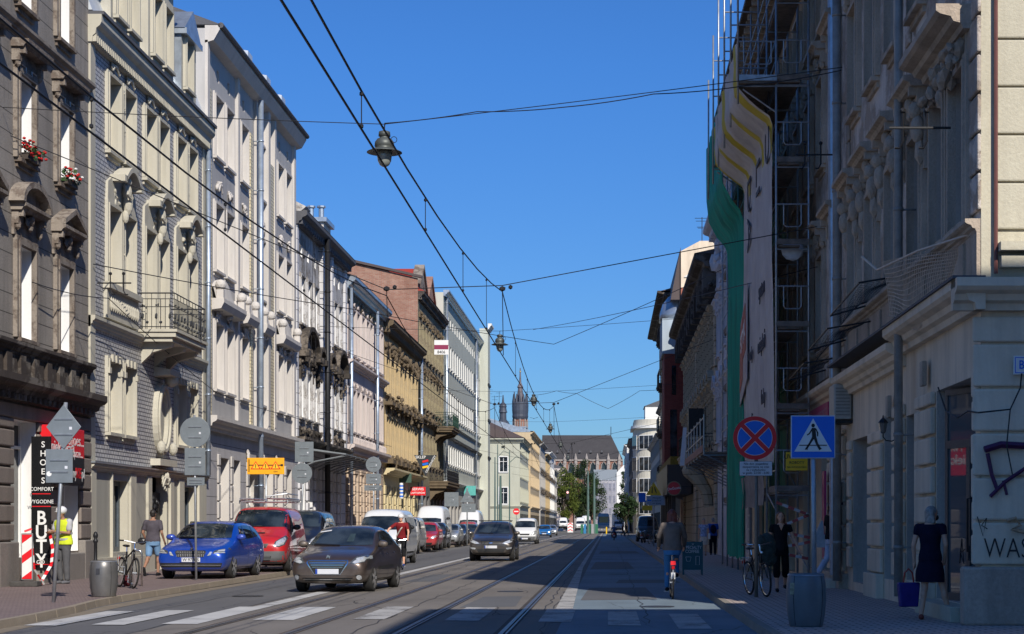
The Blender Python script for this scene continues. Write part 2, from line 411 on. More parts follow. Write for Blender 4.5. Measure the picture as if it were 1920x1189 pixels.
# ------------------------------------------------------------------ facade materials
W_b1 = wallmat('grey_brown_render', (.34,.305,.265), stain=.6, streak=.6, fine=.5, lines=.46, lw=.05, bump=.5, off=.1)
W_b1s = wallmat('grey_brown_stone', (.25,.21,.18), stain=.5, streak=.5, fine=.35, bump=.5)
W_b1t = wallmat('worn_stone_trim', (.30,.255,.21), stain=.6, streak=.55, fine=.3, peel=(.16,.125,.10), bump=.5)
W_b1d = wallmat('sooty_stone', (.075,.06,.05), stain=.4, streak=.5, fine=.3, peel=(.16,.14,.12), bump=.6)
W_b1p = wallmat('plinth_concrete', (.25,.225,.20), stain=.35, streak=.3, fine=.3)
W_plinthw = wallmat('white_reveal', (.82,.81,.79), stain=.12, streak=.2, fine=.05)
W_tile = wallmat('white_glazed_brick', (.60,.58,.55), rough=.5, stain=.25, streak=.25, fine=.1, brick=((.47,.46,.46), (.085,.085,.10), .24, .115), lw=.09, bump=.35)
W_b2 = wallmat('greige_plaster', (.53,.495,.40), stain=.25, streak=.3, fine=.08)
W_b2g = wallmat('greige_ground_plaster', (.40,.385,.33), stain=.2, streak=.22, fine=.1)
W_b3 = wallmat('lilac_grey_plaster', (.46,.445,.43), stain=.22, streak=.3, fine=.06)
W_b3t = wallmat('pale_lilac_trim', (.60,.56,.515), stain=.25, streak=.3, fine=.06)
W_b3g = wallmat('lilac_ground_plaster', (.50,.475,.47), stain=.25, streak=.3, fine=.06, lines=.62, lw=.035)
W_ybrick = wallmat('cream_glazed_brick', (.80,.70,.47), rough=.45, stain=.1, streak=.2, fine=.06, brick=((.68,.58,.36), (.33,.27,.18), .26, .13), lw=.08)
W_b4 = wallmat('flaking_white_plaster', (.58,.56,.54), stain=.5, streak=.85, fine=.25, peel=(.25,.22,.19), bump=.6)
W_b4d = wallmat('blackened_stone', (.065,.055,.046), stain=.3, streak=.3, fine=.3, peel=(.18,.15,.12), bump=.7)
W_b4g = wallmat('white_rusticated_plaster', (.62,.61,.62), stain=.2, streak=.3, fine=.1, lines=.52, lw=.06)
W_pink = wallmat('pale_pink_plaster', (.60,.52,.48), stain=.3, streak=.45, fine=.06)
W_peach = wallmat('peach_rusticated_plaster', (.55,.43,.32), stain=.15, streak=.2, fine=.08, lines=.55, lw=.07)
W_ochre = wallmat('ochre_plaster', (.50,.38,.21), stain=.4, streak=.55, fine=.2, peel=(.42,.33,.2))
W_ochd = wallmat('brown_stone', (.16,.12,.075), stain=.4, streak=.4, fine=.4, bump=.7)
W_yel = wallmat('pale_yellow_plaster', (.62,.52,.31), stain=.15, streak=.2, fine=.08)
W_b7 = wallmat('olive_brown_plaster', (.30,.255,.16), stain=.5, streak=.65, fine=.3, peel=(.19,.15,.11), bump=.6)
W_brick = wallmat('old_red_brick', (.34,.15,.10), stain=.5, streak=.3, fine=.4, brick=((.42,.24,.17), (.36,.30,.25), .28, .09), lw=.08, bump=.6)
W_b8 = wallmat('pale_green_render', (.52,.53,.45), stain=.15, streak=.25, fine=.04)
W_b9 = wallmat('lime_cream_render', (.47,.47,.37), stain=.12, streak=.2, fine=.06)
W_b10 = wallmat('apricot_render', (.55,.43,.27), stain=.12, streak=.2, fine=.06)
W_grey = wallmat('grey_old_render', (.42,.40,.37), stain=.4, streak=.5, fine=.2)
W_dgrey = wallmat('dark_grey_render', (.20,.19,.18), stain=.4, streak=.5, fine=.2)
W_wht = wallmat('white_render', (.74,.73,.69), stain=.1, streak=.15, fine=.05)
W_r1v = wallmat('pale_blue_reveal', (.58,.50,.42), stain=.5, streak=.5, fine=.3)
W_r1 = wallmat('sooty_grey_plaster', (.78,.69,.60), stain=.9, streak=.85, fine=.5, tint=(.26,.21,.17), peel=(.42,.34,.27), bump=.7)
W_r1t = wallmat('sooty_trim', (.56,.46,.36), stain=.65, streak=.7, fine=.35, bump=.7)
W_r1c = wallmat('cream_shopfront_plaster', (.86,.70,.52), stain=.5, streak=.5, fine=.12)
W_r1b = wallmat('cream_stone_blocks', (.84,.69,.52), stain=.5, streak=.5, fine=.15)
W_r1l = wallmat('pale_stone_blocks', (.60,.55,.42), stain=.5, streak=.35, fine=.2, bump=.4)
W_r2 = wallmat('brown_sooty_plaster', (.48,.36,.26), stain=.6, streak=.6, fine=.35, peel=(.24,.20,.16), bump=.7)
W_r3 = wallmat('pale_blue_grey_plaster', (.66,.64,.66), stain=.25, streak=.35, fine=.15)
W_r4 = wallmat('tan_sandstone', (.52,.43,.30), stain=.4, streak=.45, fine=.3, lines=.5, lw=.06, bump=.6)
W_rbrick = wallmat('dark_red_brick', (.27,.055,.04), stain=.3, streak=.25, fine=.2, brick=((.33,.08,.055), (.14,.07,.06), .26, .09), lw=.07)
W_bluegrey = wallmat('blue_grey_cladding', (.40,.46,.50), stain=.15, streak=.25, fine=.08)
M_rooftile = wallmat('red_metal_roof', (.34,.05,.035), rough=.55, stain=.2, streak=.1, fine=.1)
M_roofbrown = wallmat('brown_sheet_roof', (.10,.075,.07), rough=.6, stain=.3, streak=.2, fine=.15)
M_roofgrey = wallmat('grey_slate_roof', (.105,.105,.115), rough=.7, stain=.3, streak=.2, fine=.15)
M_roofw = simple('bright_zinc_roof', (.62,.66,.70), .42, .35, var=.2, scale=1.5)
# ================================================================== VEHICLES (local: nose towards -y at y = 0, wheels on z = 0)
T_SEDAN = [(0,.28,.66,.45,.74,.62,.70,.70,.56,.71),(.07,.215,.77,.45,.83,.67,.80,.755,.68,.775),(.28,.19,.81,.48,.865,.76,.84,.84,.74,.87),(.75,.19,.83,.50,.88,.85,.85,.92,.74,.96),
 (1.12,.19,.84,.52,.885,.91,.855,.98,.77,1.015),(1.28,.19,.84,.52,.885,.93,.86,1.04,.78,1.08),(1.90,.19,.85,.52,.885,.94,.865,1.39,.685,1.43),(2.15,.19,.85,.52,.885,.94,.865,1.445,.665,1.49),
 (2.75,.19,.85,.52,.885,.95,.865,1.465,.655,1.51),(3.3,.19,.85,.52,.885,.97,.865,1.435,.645,1.48),(3.62,.19,.85,.53,.88,.99,.855,1.33,.65,1.37),(4.02,.2,.83,.55,.87,1.0,.84,1.10,.68,1.13),(4.34,.24,.78,.55,.82,.96,.79,1.04,.66,1.06),(4.44,.32,.68,.55,.74,.84,.70,.94,.58,.96)]
T_WAGON = [s if s[0] < 3.2 else None for s in T_SEDAN]
T_WAGON = [s for s in T_WAGON if s] + [(3.4,.19,.85,.52,.885,.97,.865,1.455,.65,1.50),(4.2,.2,.84,.55,.87,.98,.85,1.40,.63,1.44),(4.55,.24,.80,.55,.84,.96,.80,1.14,.66,1.18),(4.68,.34,.70,.55,.74,.82,.70,.92,.58,.94)]
T_SUV = [(y, zb+.06, a, zm+.1, b*1.045, zt_*1.12, c*1.045, e*1.12, f*1.04, g*1.12) for (y, zb, a, zm, b, zt_, c, e, f, g) in T_WAGON if y < 4.1] + [(4.15,.3,.83,.65,.88,1.06,.86,1.42,.6,1.5),(4.35,.36,.78,.65,.82,1.0,.79,1.2,.62,1.25),(4.44,.44,.66,.65,.7,.9,.66,1.0,.55,1.05)]
T_VAN = [(0,.32,.66,.5,.74,.72,.70,.82,.58,.85),(.10,.25,.82,.5,.89,.82,.84,.95,.68,.99),(.42,.23,.89,.55,.94,.98,.89,1.10,.74,1.14),(.82,.22,.91,.6,.95,1.08,.91,1.24,.79,1.29),(.98,.22,.91,.6,.95,1.1,.91,1.34,.81,1.39),
 (1.62,.22,.92,.6,.955,1.12,.92,1.80,.77,1.87),(1.85,.22,.92,.6,.955,1.12,.925,1.86,.77,1.95),(2.4,.22,.93,.6,.955,1.12,.93,1.88,.78,1.97),(4.6,.23,.93,.6,.955,1.12,.93,1.88,.78,1.97),(4.76,.26,.91,.6,.94,1.12,.92,1.84,.77,1.92),(4.8,.34,.86,.6,.9,1.1,.88,1.75,.72,1.82)]
def car_mesh(T, sx=1, sy=1, sz=1):
    mb = MB(); rings = []
    def ring(s, k=1.0, dy=0):
        y, zb, wl, zm, wm, zbl, wb, zr, wr, zt = s; cz = (zb+zt)/2
        h = [(0,zb),(wl*.85,zb),(wl,zb+.07),(wm,zm),(wm*.997,(zm+zbl)/2),(wb,zbl),(wr,zr),(wr*.7,zr+(zt-zr)*.72),(0,zt)]
        p = h + [(-x, z) for x, z in h[-2:0:-1]]
        return [(x*k*sx, (y+dy)*sy, (cz+(z-cz)*k)*sz) for x, z in p]
    R = [ring(T[0], .82, -.025)] + [ring(s) for s in T] + [ring(T[-1], .85, .02)]
    n = len(R[0]); vs = [p for r in R for p in r]
    fs = [(i*n+j, i*n+(j+1) % n, (i+1)*n+(j+1) % n, (i+1)*n+j) for i in range(len(R)-1) for j in range(n)]
    fs += [tuple(range(n)), tuple((len(R)-1)*n+j for j in range(n-1, -1, -1))]
    mb.add(vs, fs); return mb
def _clip(poly, step=.07):
    pts = []; n = len(poly)
    for i in range(n):
        a = Vector(poly[i]); b = Vector(poly[(i+1) % n]); k = max(1, int((b-a).length/step))
        pts += [a.lerp(b, t/k) for t in range(k)]
    m = len(pts); edges = [(i, (i+1) % m) for i in range(m)]
    xs = [p.x for p in pts]; ys = [p.y for p in pts]; x = min(xs)+step/2; extra = []
    def inside(q):
        c = False; j = m-1
        for i in range(m):
            a, b = pts[i], pts[j]
            if (a.y > q.y) != (b.y > q.y) and q.x < (b.x-a.x)*(q.y-a.y)/(b.y-a.y)+a.x: c = not c
            j = i
        return c
    while x < max(xs):
        y = min(ys)+step/2
        while y < max(ys):
            if inside(Vector((x, y))): extra.append(Vector((x, y)))
            y += step
        x += step
    v, e, f, *_ = geometry.delaunay_2d_cdt(pts+extra, edges, [list(range(m))], 1, 1e-5)
    return v, f
class Shape:
    def __init__(s, o): s.bvh = BVHTree.FromPolygons([v.co for v in o.data.vertices], [p.vertices[:] for p in o.data.polygons]); s.o = o
    def patch(s, name, poly, m, axis='front', eps=.006, parent=None, step=.07, thick=0):
        v, f = _clip(poly, step); V = []; ok = []
        for p in v:
            if axis == 'front': o, d = Vector((p.x, -3, p.y)), Vector((0,1,0))
            elif axis == 'back': o, d = Vector((p.x, 9, p.y)), Vector((0,-1,0))
            elif axis == 'top': o, d = Vector((p.x, p.y, 5)), Vector((0,0,-1))
            else: sg = 1 if axis == 'right' else -1; o, d = Vector((sg*3, p.x, p.y)), Vector((-sg,0,0))
            loc, nor, *_ = s.bvh.ray_cast(o, d)
            ok.append(loc is not None); V.append((loc - d*eps*.4 + nor*eps*(1 if nor.dot(d) < 0 else -1)) if loc is not None else Vector((0,0,0)))
        F_ = [tuple(t) for t in f if all(ok[i] for i in t)]
        mb = MB(); mb.add(V, F_)
        if not F_: return None
        return mb.build(name, m, parent or s.o.parent, smooth=True)
_wheels = {}
def wheel(parent, x, y, r, w=.2, rimm=None, kind='alloy'):
    rimm = rimm or M_rim; key = (r, w, rimm.name, kind)
    if key not in _wheels:
        R = Matrix.Rotation(PI/2, 3, 'Y'); h = w/2
        t = MB().lathe([(r*.6,-h*.8),(r*.72,-h),(r*.93,-h),(r,-h*.75),(r,h*.75),(r*.93,h),(r*.72,h),(r*.6,h*.8)], 28, R=R).build('wheel', M_rubber, parent, smooth=True)
        rm = MB()
        for sg in (-1, 1):
            for j in range(28):
                a, b = 2*PI*j/28, 2*PI*(j+1)/28; q = lambda a_, rr, xx: (sg*xx, rr*math.cos(a_), rr*math.sin(a_))
                rm.add([q(a,r*.74,h*1.01), q(b,r*.74,h*1.01), q(b,r*.60,h*.80), q(a,r*.60,h*.80)], [(0,1,2,3)])
            for k in range(7 if kind == 'alloy' else 12):
                a = 2*PI*k/(7 if kind == 'alloy' else 12); c, s_ = math.cos(a), math.sin(a); tw = r*(.115 if kind == 'alloy' else .11)
                rm.add([(sg*h*1.02, r*.1*c-tw*s_, r*.1*s_+tw*c), (sg*h*1.02, r*.1*c+tw*s_, r*.1*s_-tw*c), (sg*h*1.0, r*.72*c+tw*.9*s_, r*.72*s_-tw*.9*c), (sg*h*1.0, r*.72*c-tw*.9*s_, r*.72*s_+tw*.9*c)], [(0,1,2,3)])
            rm.lathe([(.01,h*.86*sg),(r*.16,h*.84*sg),(r*.17,h*.7*sg)], 12, R=R)
        rm.build('rim', rimm, t, smooth=False, fix=False); MB().lathe([(r*.64,-h*.6),(r*.64,h*.6)], 20, R=R).build('brake_disc', M_void, t)
        t.location = (x, y, r); _wheels[key] = t; return t
    o = dup(_wheels[key], parent); o.location = (x, y, r); return o
M_rim = simple('alloy_rim', (.58,.57,.56), .35, .5, var=.35, scale=6); M_rimd = simple('dusty_steel_wheel', (.2,.19,.17), .6, .3, var=.3)
M_plate = simple('number_plate', (.62,.63,.66), .45, var=.05); M_plateb = simple('plate_blue', (.02,.06,.35), .45, var=0)
M_amber = simple('indicator_amber', (.65,.2,.02), .2, var=0); M_lensd = simple('lens_shadow', (.10,.11,.12), .15, .3, var=.4, scale=30, coat=1); M_tail = simple('tail_light_red', (.45,.01,.01), .2, coat=1, var=.1)
def arc_poly(cy, cz, r0, r1, n=12, a0=-.05, a1=1.05):
    o = [(cy-r1*math.cos(PI*(a0+(a1-a0)*i/n)), cz+r1*math.sin(PI*(a0+(a1-a0)*i/n))) for i in range(n+1)]
    i_ = [(cy-r0*math.cos(PI*(a0+(a1-a0)*i/n)), cz+r0*math.sin(PI*(a0+(a1-a0)*i/n))) for i in range(n, -1, -1)]
    return o+i_
def car(name, label, cat, T, pm, loc, rz=0, W=1, L=1, H=1, axles=(.85, 3.5), wr=.31, feats=(), side=(), mirror=(.93, 1.5, 1.0), trim=None, group=None, door_y=(2.35,), plate=None, platez=.45, arches=True, mirm=None):
    t = empty(name, loc, rz, label, cat, group)
    b = car_mesh(T, W, L, H).build('body', pm, t, smooth=True); s = b.modifiers.new('s', 'SUBSURF'); s.levels = s.render_levels = 2; bake(b)
    S = Shape(b); hw = max(q[4] for q in T)*W
    if arches:
        cut = MB()
        for y in axles:
            for sg in (-1, 1): cut.lathe([(wr+.055,-.2),(wr+.055,.2)], 28, (sg*(hw-.06), y*L, wr+.01), R=Matrix.Rotation(PI/2, 3, 'Y'))
        c = cut.build('cutter', M_void); md = b.modifiers.new('b', 'BOOLEAN'); md.object = c; md.operation = 'DIFFERENCE'; md.solver = 'EXACT'; bake(b); bpy.data.objects.remove(c)
        b.data.polygons.foreach_set('use_smooth', [True]*len(b.data.polygons))
        try: b.data.set_sharp_from_angle(angle=math.radians(40))
        except Exception: pass
    for y in axles:
        for sg in (-1, 1): wheel(t, sg*(hw-.115), y*L, wr, .21)
    MB().box(-hw+.22,hw-.22,.35*L,(axles[1]+.4)*L,.2,.42).build('underbody', M_void, t)
    for f in feats:
        nm, m, poly = f[:3]; mir = f[3] if len(f) > 3 else False; ax = f[4] if len(f) > 4 else 'front'; eps = f[5] if len(f) > 5 else .006
        S.patch(nm, poly, m, ax, eps, t)
        if mir: S.patch(nm, [(-x, z) for x, z in poly], m, ax, eps, t)
    for f in side:
        nm, m, poly = f[:3]; eps = f[3] if len(f) > 3 else .006
        S.patch(nm, poly, m, 'right', eps, t); S.patch(nm, poly, m, 'left', eps, t)
    for y in door_y:
        for ax in ('right', 'left'): S.patch('door_gap', [(y*L-.006,.32*H),(y*L+.006,.32*H),(y*L+.006,1.0*H),(y*L-.006,1.0*H)], M_black, ax, .003, t)
    if mirror:
        for sg in (-1, 1):
            mb = MB(); mb.ball((0,0,0), (.125*max(W,1),.085,.085), 2); m_ = mb.build('wing_mirror', mirm or pm, t, smooth=True, loc=(sg*mirror[0], mirror[1], mirror[2]+.07))
            MB().tube([(0,0,0),(-sg*.15,0,-.06)], .025, 6).build('mirror_arm', M_blackpl, m_)
    if plate is not None:
        hit = S.bvh.ray_cast(Vector((0,-3,platez)), Vector((0,1,0)))[0]; y = (hit.y if hit else 0)-.02
        p = MB().box(-.26,.26,-.012,0,-.056,.056).build('number_plate', M_plate, t, loc=(0,y,platez), bevel=.004); MB().box(-.259,-.215,-.0135,-.012,-.054,.054).build('plate_band', M_plateb, p)
        if plate: text(plate, .105, M_black, p, (.02,-.0145,0), bold=.006)
    return t, S
def mirr(poly): return [(-x, z) for x, z in poly]
def hbar(z, w, h=.012): return [(-w,z),(w,z),(w,z+h),(-w,z+h)]
P_blue = paint('blue_car_paint', (.0,.055,.42), .25, .3, .12); P_brown = paint('brown_car_paint', (.075,.052,.045), .55, .32, .35); P_redv = paint('red_van_paint', (.48,.012,.014), .05, .35, .15)
P_white = paint('white_van_paint', (.72,.73,.74), .0, .35, .2); P_dblue = paint('dark_blue_paint', (.012,.016,.03), .3, .3, .2); P_sil = paint('silver_paint', (.42,.44,.46), .6, .35, .2); P_blk = paint('black_van_paint', (.012,.013,.015), .1, .35, .2)
P_grey = paint('grey_brown_suv_paint', (.07,.06,.055), .55, .33, .25); P_cyan = paint('bright_blue_paint', (.02,.17,.45), .3, .35, .1); P_redc = paint('red_car_paint', (.42,.02,.03), .1, .35, .2); P_beige = paint('grey_van_paint', (.50,.49,.46), .0, .4, .3)

ws = [(-.73,1.05),(0,1.035),(.73,1.05),(.635,1.38),(.30,1.425),(-.30,1.425),(-.635,1.38)]
sw = [('side_window', M_carglass, [(1.62,1.0),(2.32,1.02),(2.34,1.36),(2.1,1.35)]),('side_window', M_carglass, [(2.42,1.02),(3.2,1.05),(3.25,1.28),(2.8,1.36),(2.43,1.365)])]
# the brown saloon
sill = [('door_sill', M_blackpl, [(1.3,.19),(3.1,.19),(3.1,.28),(1.3,.28)])]
t, S = car('saloon_car', 'dark brown saloon car with a chrome edged grille driving towards us on the tram lane', 'car', T_SEDAN, P_brown, (-6.22,37.85,0), -.075,
 feats=[('windscreen', M_carglass, ws), ('grille_surround', M_chrome, [(-.46,.725),(.46,.725),(.47,.66),(.30,.40),(-.30,.40),(-.47,.66)]), ('grille', M_blackpl, [(-.435,.70),(.435,.70),(.44,.66),(.285,.42),(-.285,.42),(-.44,.66)], False, 'front', .010),
  ('grille_bar', M_chrome, hbar(.655,.40,.014), False, 'front', .014), ('grille_bar', M_chrome, hbar(.61,.37,.014), False, 'front', .014), ('grille_bar', M_chrome, hbar(.565,.34,.012), False, 'front', .014),
  ('headlight', M_lensd, [(.50,.66),(.62,.80),(.86,.85),(.88,.74),(.80,.68),(.60,.635)], True), ('headlight_lamp', M_lens, [(.56,.67),(.64,.77),(.84,.82),(.86,.75),(.78,.69),(.62,.65)], True, 'front', .011),
  ('lower_grille', M_blackpl, [(-.58,.34),(.58,.34),(.50,.26),(-.50,.26)]), ('grille_bar', M_chrome, hbar(.295,.54,.01), False, 'front', .012), ('bumper_line', M_blackpl, hbar(.375,.72,.008), False),
  ('fog_light', M_lens, [(.70+.055*math.cos(a*PI/5), .345+.055*math.sin(a*PI/5)) for a in range(10)], True), ('fog_recess', M_blackpl, [(.62,.40),(.79,.42),(.80,.33),(.64,.28)], True, 'front', .003),
  ('wiper', M_black, [(-.62,1.045),(.0,1.03),(.0,1.05),(-.6,1.075)], False, 'front', .016), ('inspection_sticker', M_plate, [(-.60,1.32),(-.34,1.36),(-.34,1.385),(-.58,1.35)], False, 'front', .012), ('seat_glimpse', simple('seat_grey_blue', (.03,.05,.06), .5, var=.3), [(.12,1.12),(.28,1.12),(.26,1.3),(.14,1.3)], False, 'front', .009)],
 side=sw+sill+[('door_trim', M_blackpl, [(1.3,.5),(3.0,.52),(3.0,.58),(1.3,.56)]), ('door_handle', M_chrome, [(2.1,.83),(2.28,.83),(2.28,.855),(2.1,.855)]), ('door_handle', M_chrome, [(2.95,.85),(3.12,.85),(3.12,.875),(2.95,.875)])], plate='', platez=.475, door_y=(1.42,2.38,3.25))
mb = MB(); mb.prism([(-.055,0),(-.03,.075),(-.008,.09),(.03,.06),(.05,.09),(.035,.0),(.01,.03),(-.02,.03)], -.012, 0); hit = S.bvh.ray_cast(Vector((0,-3,.775)), Vector((0,1,0)))[0]; mb.build('badge', M_chrome, t, loc=(0,hit.y-.01,.755))
# the blue estate
t, S = car('estate_car', 'bright blue estate car with roof rails parked on the left pavement', 'car', T_WAGON, P_blue, (-10.64,43.5,.12), -.025, W=1.04, H=1.0,
 feats=[('windscreen', M_carglass, ws), ('grille', M_blackpl, [(-.40,.70),(-.36,.72),(.36,.72),(.40,.70),(.34,.57),(-.34,.57)]), ('grille_edge', M_chrome, [(-.40,.70),(-.36,.735),(.36,.735),(.40,.70),(.36,.72),(-.36,.72)], False, 'front', .01)]+
  [('grille_bar', M_rim, [(x-.004,.58),(x+.004,.58),(x+.004,.705),(x-.004,.705)], False, 'front', .012) for x in [-.34+.045*k for k in range(16)]]+
  [('headlight', M_lensd, [(.56,.66),(.60,.73),(.86,.80),(.89,.75),(.84,.66)], True), ('daylight_strip', M_lens, [(.60,.66),(.62,.68),(.84,.69),(.84,.67)], True, 'front', .012), ('headlight_lamp', M_lens, [(.66,.70),(.70,.74),(.82,.765),(.83,.71)], True, 'front', .011), ('inner_headlight', M_lens, [(.43,.60),(.50,.70),(.55,.70),(.52,.62)], True, 'front', .008),
  ('lower_grille', M_blackpl, [(-.80,.42),(.80,.42),(.76,.31),(-.76,.31)]), ('grille_bar', M_rim, hbar(.36,.76,.008), False, 'front', .01), ('bonnet_badge', M_chrome, [(-.03,.75),(.03,.75),(.03,.79),(-.03,.79)], False, 'front', .01), ('wiper', M_black, [(-.62,1.045),(.0,1.03),(.0,1.05),(-.6,1.075)], False, 'front', .016)],
 side=sw[:1]+[('side_window', M_carglass, [(2.42,1.02),(3.3,1.05),(3.3,1.37),(2.43,1.375)]), ('side_window', M_carglass, [(3.38,1.06),(4.0,1.1),(3.9,1.33),(3.38,1.365)])]+sill, plate='W 977HS', platez=.50, axles=(.87,3.56), wr=.325, door_y=(1.42,2.38,3.3))
for sg in (-1, 1): MB().tube([(sg*.58,2.1,1.40),(sg*.6,2.25,1.47),(sg*.6,3.9,1.47),(sg*.57,4.1,1.40)], .016, 6).build('roof_rail', M_black, t)
# the red van
vws = [(-.80,1.33),(.80,1.33),(.74,1.80),(.4,1.85),(-.4,1.85),(-.74,1.80)]
vsw = [('side_window', M_carglass, [(1.35,1.18),(2.05,1.18),(2.05,1.78),(1.85,1.78)])]
def van_feats(plast=M_blackpl, bump=None): return [('windscreen', M_carglass, vws), ('headlight', M_lensd, [(.55,.76),(.60,.90),(.84,1.08),(.90,1.0),(.86,.80),(.72,.74)], True), ('headlight_lamp', M_lens, [(.60,.78),(.64,.90),(.83,1.03),(.87,.96),(.83,.82),(.71,.77)], True, 'front', .011),
  ('grille', M_blackpl, [(-.42,.84),(.42,.84),(.36,.72),(-.36,.72)]), ('bumper', bump or plast, [(-.93,.62),(.93,.62),(.90,.26),(-.90,.26)], False, 'front', .007), ('lower_grille', M_black, [(-.5,.48),(.5,.48),(.46,.34),(-.46,.34)], False, 'front', .012), ('wiper', M_black, [(-.7,1.345),(.1,1.33),(.1,1.35),(-.68,1.375)], False, 'front', .014)]
GP = simple('grey_bumper_plastic', (.11,.115,.12), .55, var=.15)
t, S = car('delivery_van', 'red delivery van with ladders on its roof rack and a grey bumper', 'van', T_VAN, P_redv, (-10.35,49.9,.12), .055, feats=van_feats(GP)+[('bonnet_vent', M_black, [(-.25,1.13),(.25,1.13),(.25,1.17),(-.25,1.17)])]+[('grille_bar', GP, hbar(z,.47,.02), False, 'front', .016) for z in (.37,.41,.45)],
 side=vsw+[('side_stripe', simple('dusty_white_decal', (.55,.5,.48), .5), [(2.4,1.35),(4.4,1.45),(4.4,1.62),(3.4,1.5),(2.4,1.5)]), ('side_stripe', simple('dusty_white_decal', (.55,.5,.48), .5), [(2.4,.75),(4.4,.9),(4.4,1.1),(2.4,.9)])], axles=(.95,4.0), wr=.33, mirror=(1.06,1.45,1.25), mirm=M_blackpl, door_y=(1.3,2.2,3.3), plate=None)
rk = MB()
for sg in (-1, 1): rk.tube([(sg*.72,1.9,2.03),(sg*.72,1.9,2.14),(sg*.72,4.7,2.14),(sg*.72,4.7,2.03)], .018, 6)
for y in (2.0,2.8,3.6,4.5): rk.tube([(-.74,y,2.1),(.74,y,2.1)], .018, 6); 
rk.build('roof_rack', M_steel, t)
for i, (x0, x1, z) in enumerate(((-.68,-.3,2.19),(.1,.7,2.2))):
    o = MB()
    for x in (x0, x1): o.tube([(x,1.7,z),(x,4.8,z)], .022, 6)
    for k in range(9): o.tube([(x0,1.9+k*.34,z),(x1,1.9+k*.34,z)], .014, 5)
    if i: o.tube([(x0-.02,1.8,z+.05),(x1,1.9,z+.14),(x1,4.5,z+.14)], .02, 6); o.tube([(x0,2.6,z+.02),(x0+.15,2.5,z+.18),(x1-.1,2.5,z+.18),(x1,2.6,z+.02)], .015, 6)
    o = o.build('ladder', M_steel, loc=(t.location.x, t.location.y, .12), rot=(0,0,.055)); tag(o, ['aluminium ladder lying on the left of the red van roof rack', 'wider stacked ladder on the right side of the red van roof'][i], 'ladder')
# dark people carrier
car('people_carrier', 'dark blue people carrier parked behind the red van', 'car', T_VAN, P_dblue, (-10.65,57.5,.12), .03, H=.98, L=1, feats=van_feats()[:3], side=vsw+[('side_window', M_carglass, [(2.15,1.2),(3.1,1.2),(3.1,1.75),(2.15,1.76)]), ('side_window', M_carglass, [(3.2,1.2),(4.3,1.2),(4.25,1.72),(3.2,1.75)])], axles=(.95,4.0), wr=.33, door_y=(1.3,2.1))
# white vans
Wv = simple('grey_window_panel', (.40,.43,.45), .3)
t, S = car('delivery_van', 'large white delivery van with plain grey side panels behind the cyclist in the red shirt', 'van', T_VAN, P_white, (-8.62,63.9,0), .0, H=1.09, L=1.03, feats=van_feats(), side=vsw+[('panel', Wv, [(2.4,1.3),(3.3,1.3),(3.3,1.8),(2.4,1.8)]), ('panel', Wv, [(3.45,1.3),(4.5,1.3),(4.5,1.8),(3.45,1.8)]), ('side_trim', M_blackpl, [(1.4,.42),(3.6,.42),(3.6,.5),(1.4,.5)])], axles=(.95,4.0), wr=.34, mirror=(1.08,1.45,1.35), mirm=M_blackpl, door_y=(1.3,2.25,3.4), plate='')
MB().tube([(.2,1.8,2.1),(.22,1.9,2.6)], .008, 4).build('aerial', M_black, t)
car('delivery_van', 'big white high roofed van with a dark windscreen parked beyond the small grey van', 'van', T_VAN, P_white, (-11.4,108,.12), 0, H=1.36, L=1.2, W=1.06, feats=van_feats(), side=vsw, axles=(.95,4.0), wr=.35, mirror=(1.12,1.8,1.75), mirm=M_blackpl, plate='')
car('small_van', 'small pale grey van parked just behind the large white van', 'van', T_VAN, P_beige, (-10.75,88.5,.12), 0, H=.94, L=.93, W=.93, feats=van_feats(), side=vsw, axles=(.95,3.9), wr=.31, mirror=(1.0,1.35,1.2))
def small_feats(lo=M_blackpl): return [('windscreen', M_carglass, ws), ('headlight', M_lens, [(.50,.62),(.60,.76),(.86,.82),(.86,.70),(.62,.62)], True), ('grille', lo, [(-.42,.70),(.42,.70),(.34,.58),(-.34,.58)]), ('lower_grille', M_blackpl, [(-.62,.40),(.62,.40),(.55,.27),(-.55,.27)])]
car('hatchback', 'red hatchback tucked between the grey van and the high white van', 'car', T_WAGON, P_redc, (-10.55,96.5,.12), 0, L=.9, H=1.05, feats=small_feats(), side=sw, plate='')
car('parked_car', 'black car hidden in front of the high white van', 'car', T_WAGON, P_blk, (-10.65,102.4,.12), 0, L=.9, H=1.05, feats=small_feats(), side=sw, plate='')
car('parked_car', 'silver car with bright headlamps parked in the left row past the vans', 'car', T_WAGON, P_sil, (-11.15,117.5,.12), 0, feats=small_feats(), side=sw, plate='')
car('parked_car', 'dark saloon parked right behind the silver car', 'car', T_SEDAN, P_dblue, (-11.2,124,.12), 0, feats=small_feats(), side=sw, plate='')
car('parked_car', 'dark grey car parked in the left row beside the suv', 'car', T_WAGON, P_blk, (-10.9,131,.12), 0, feats=small_feats(), side=sw, plate='')
car('parked_car', 'dark red car roof showing over the last dark parked cars', 'car', T_WAGON, P_redc, (-11.5,138,.12), 0, feats=small_feats(), side=sw, H=1.12)
car('delivery_van', 'white high van standing last in the left parked row', 'van', T_VAN, P_white, (-12.0,146,.12), 0, H=1.4, L=1.2, W=1.1, feats=van_feats(), side=vsw, axles=(.95,4.0), wr=.35)
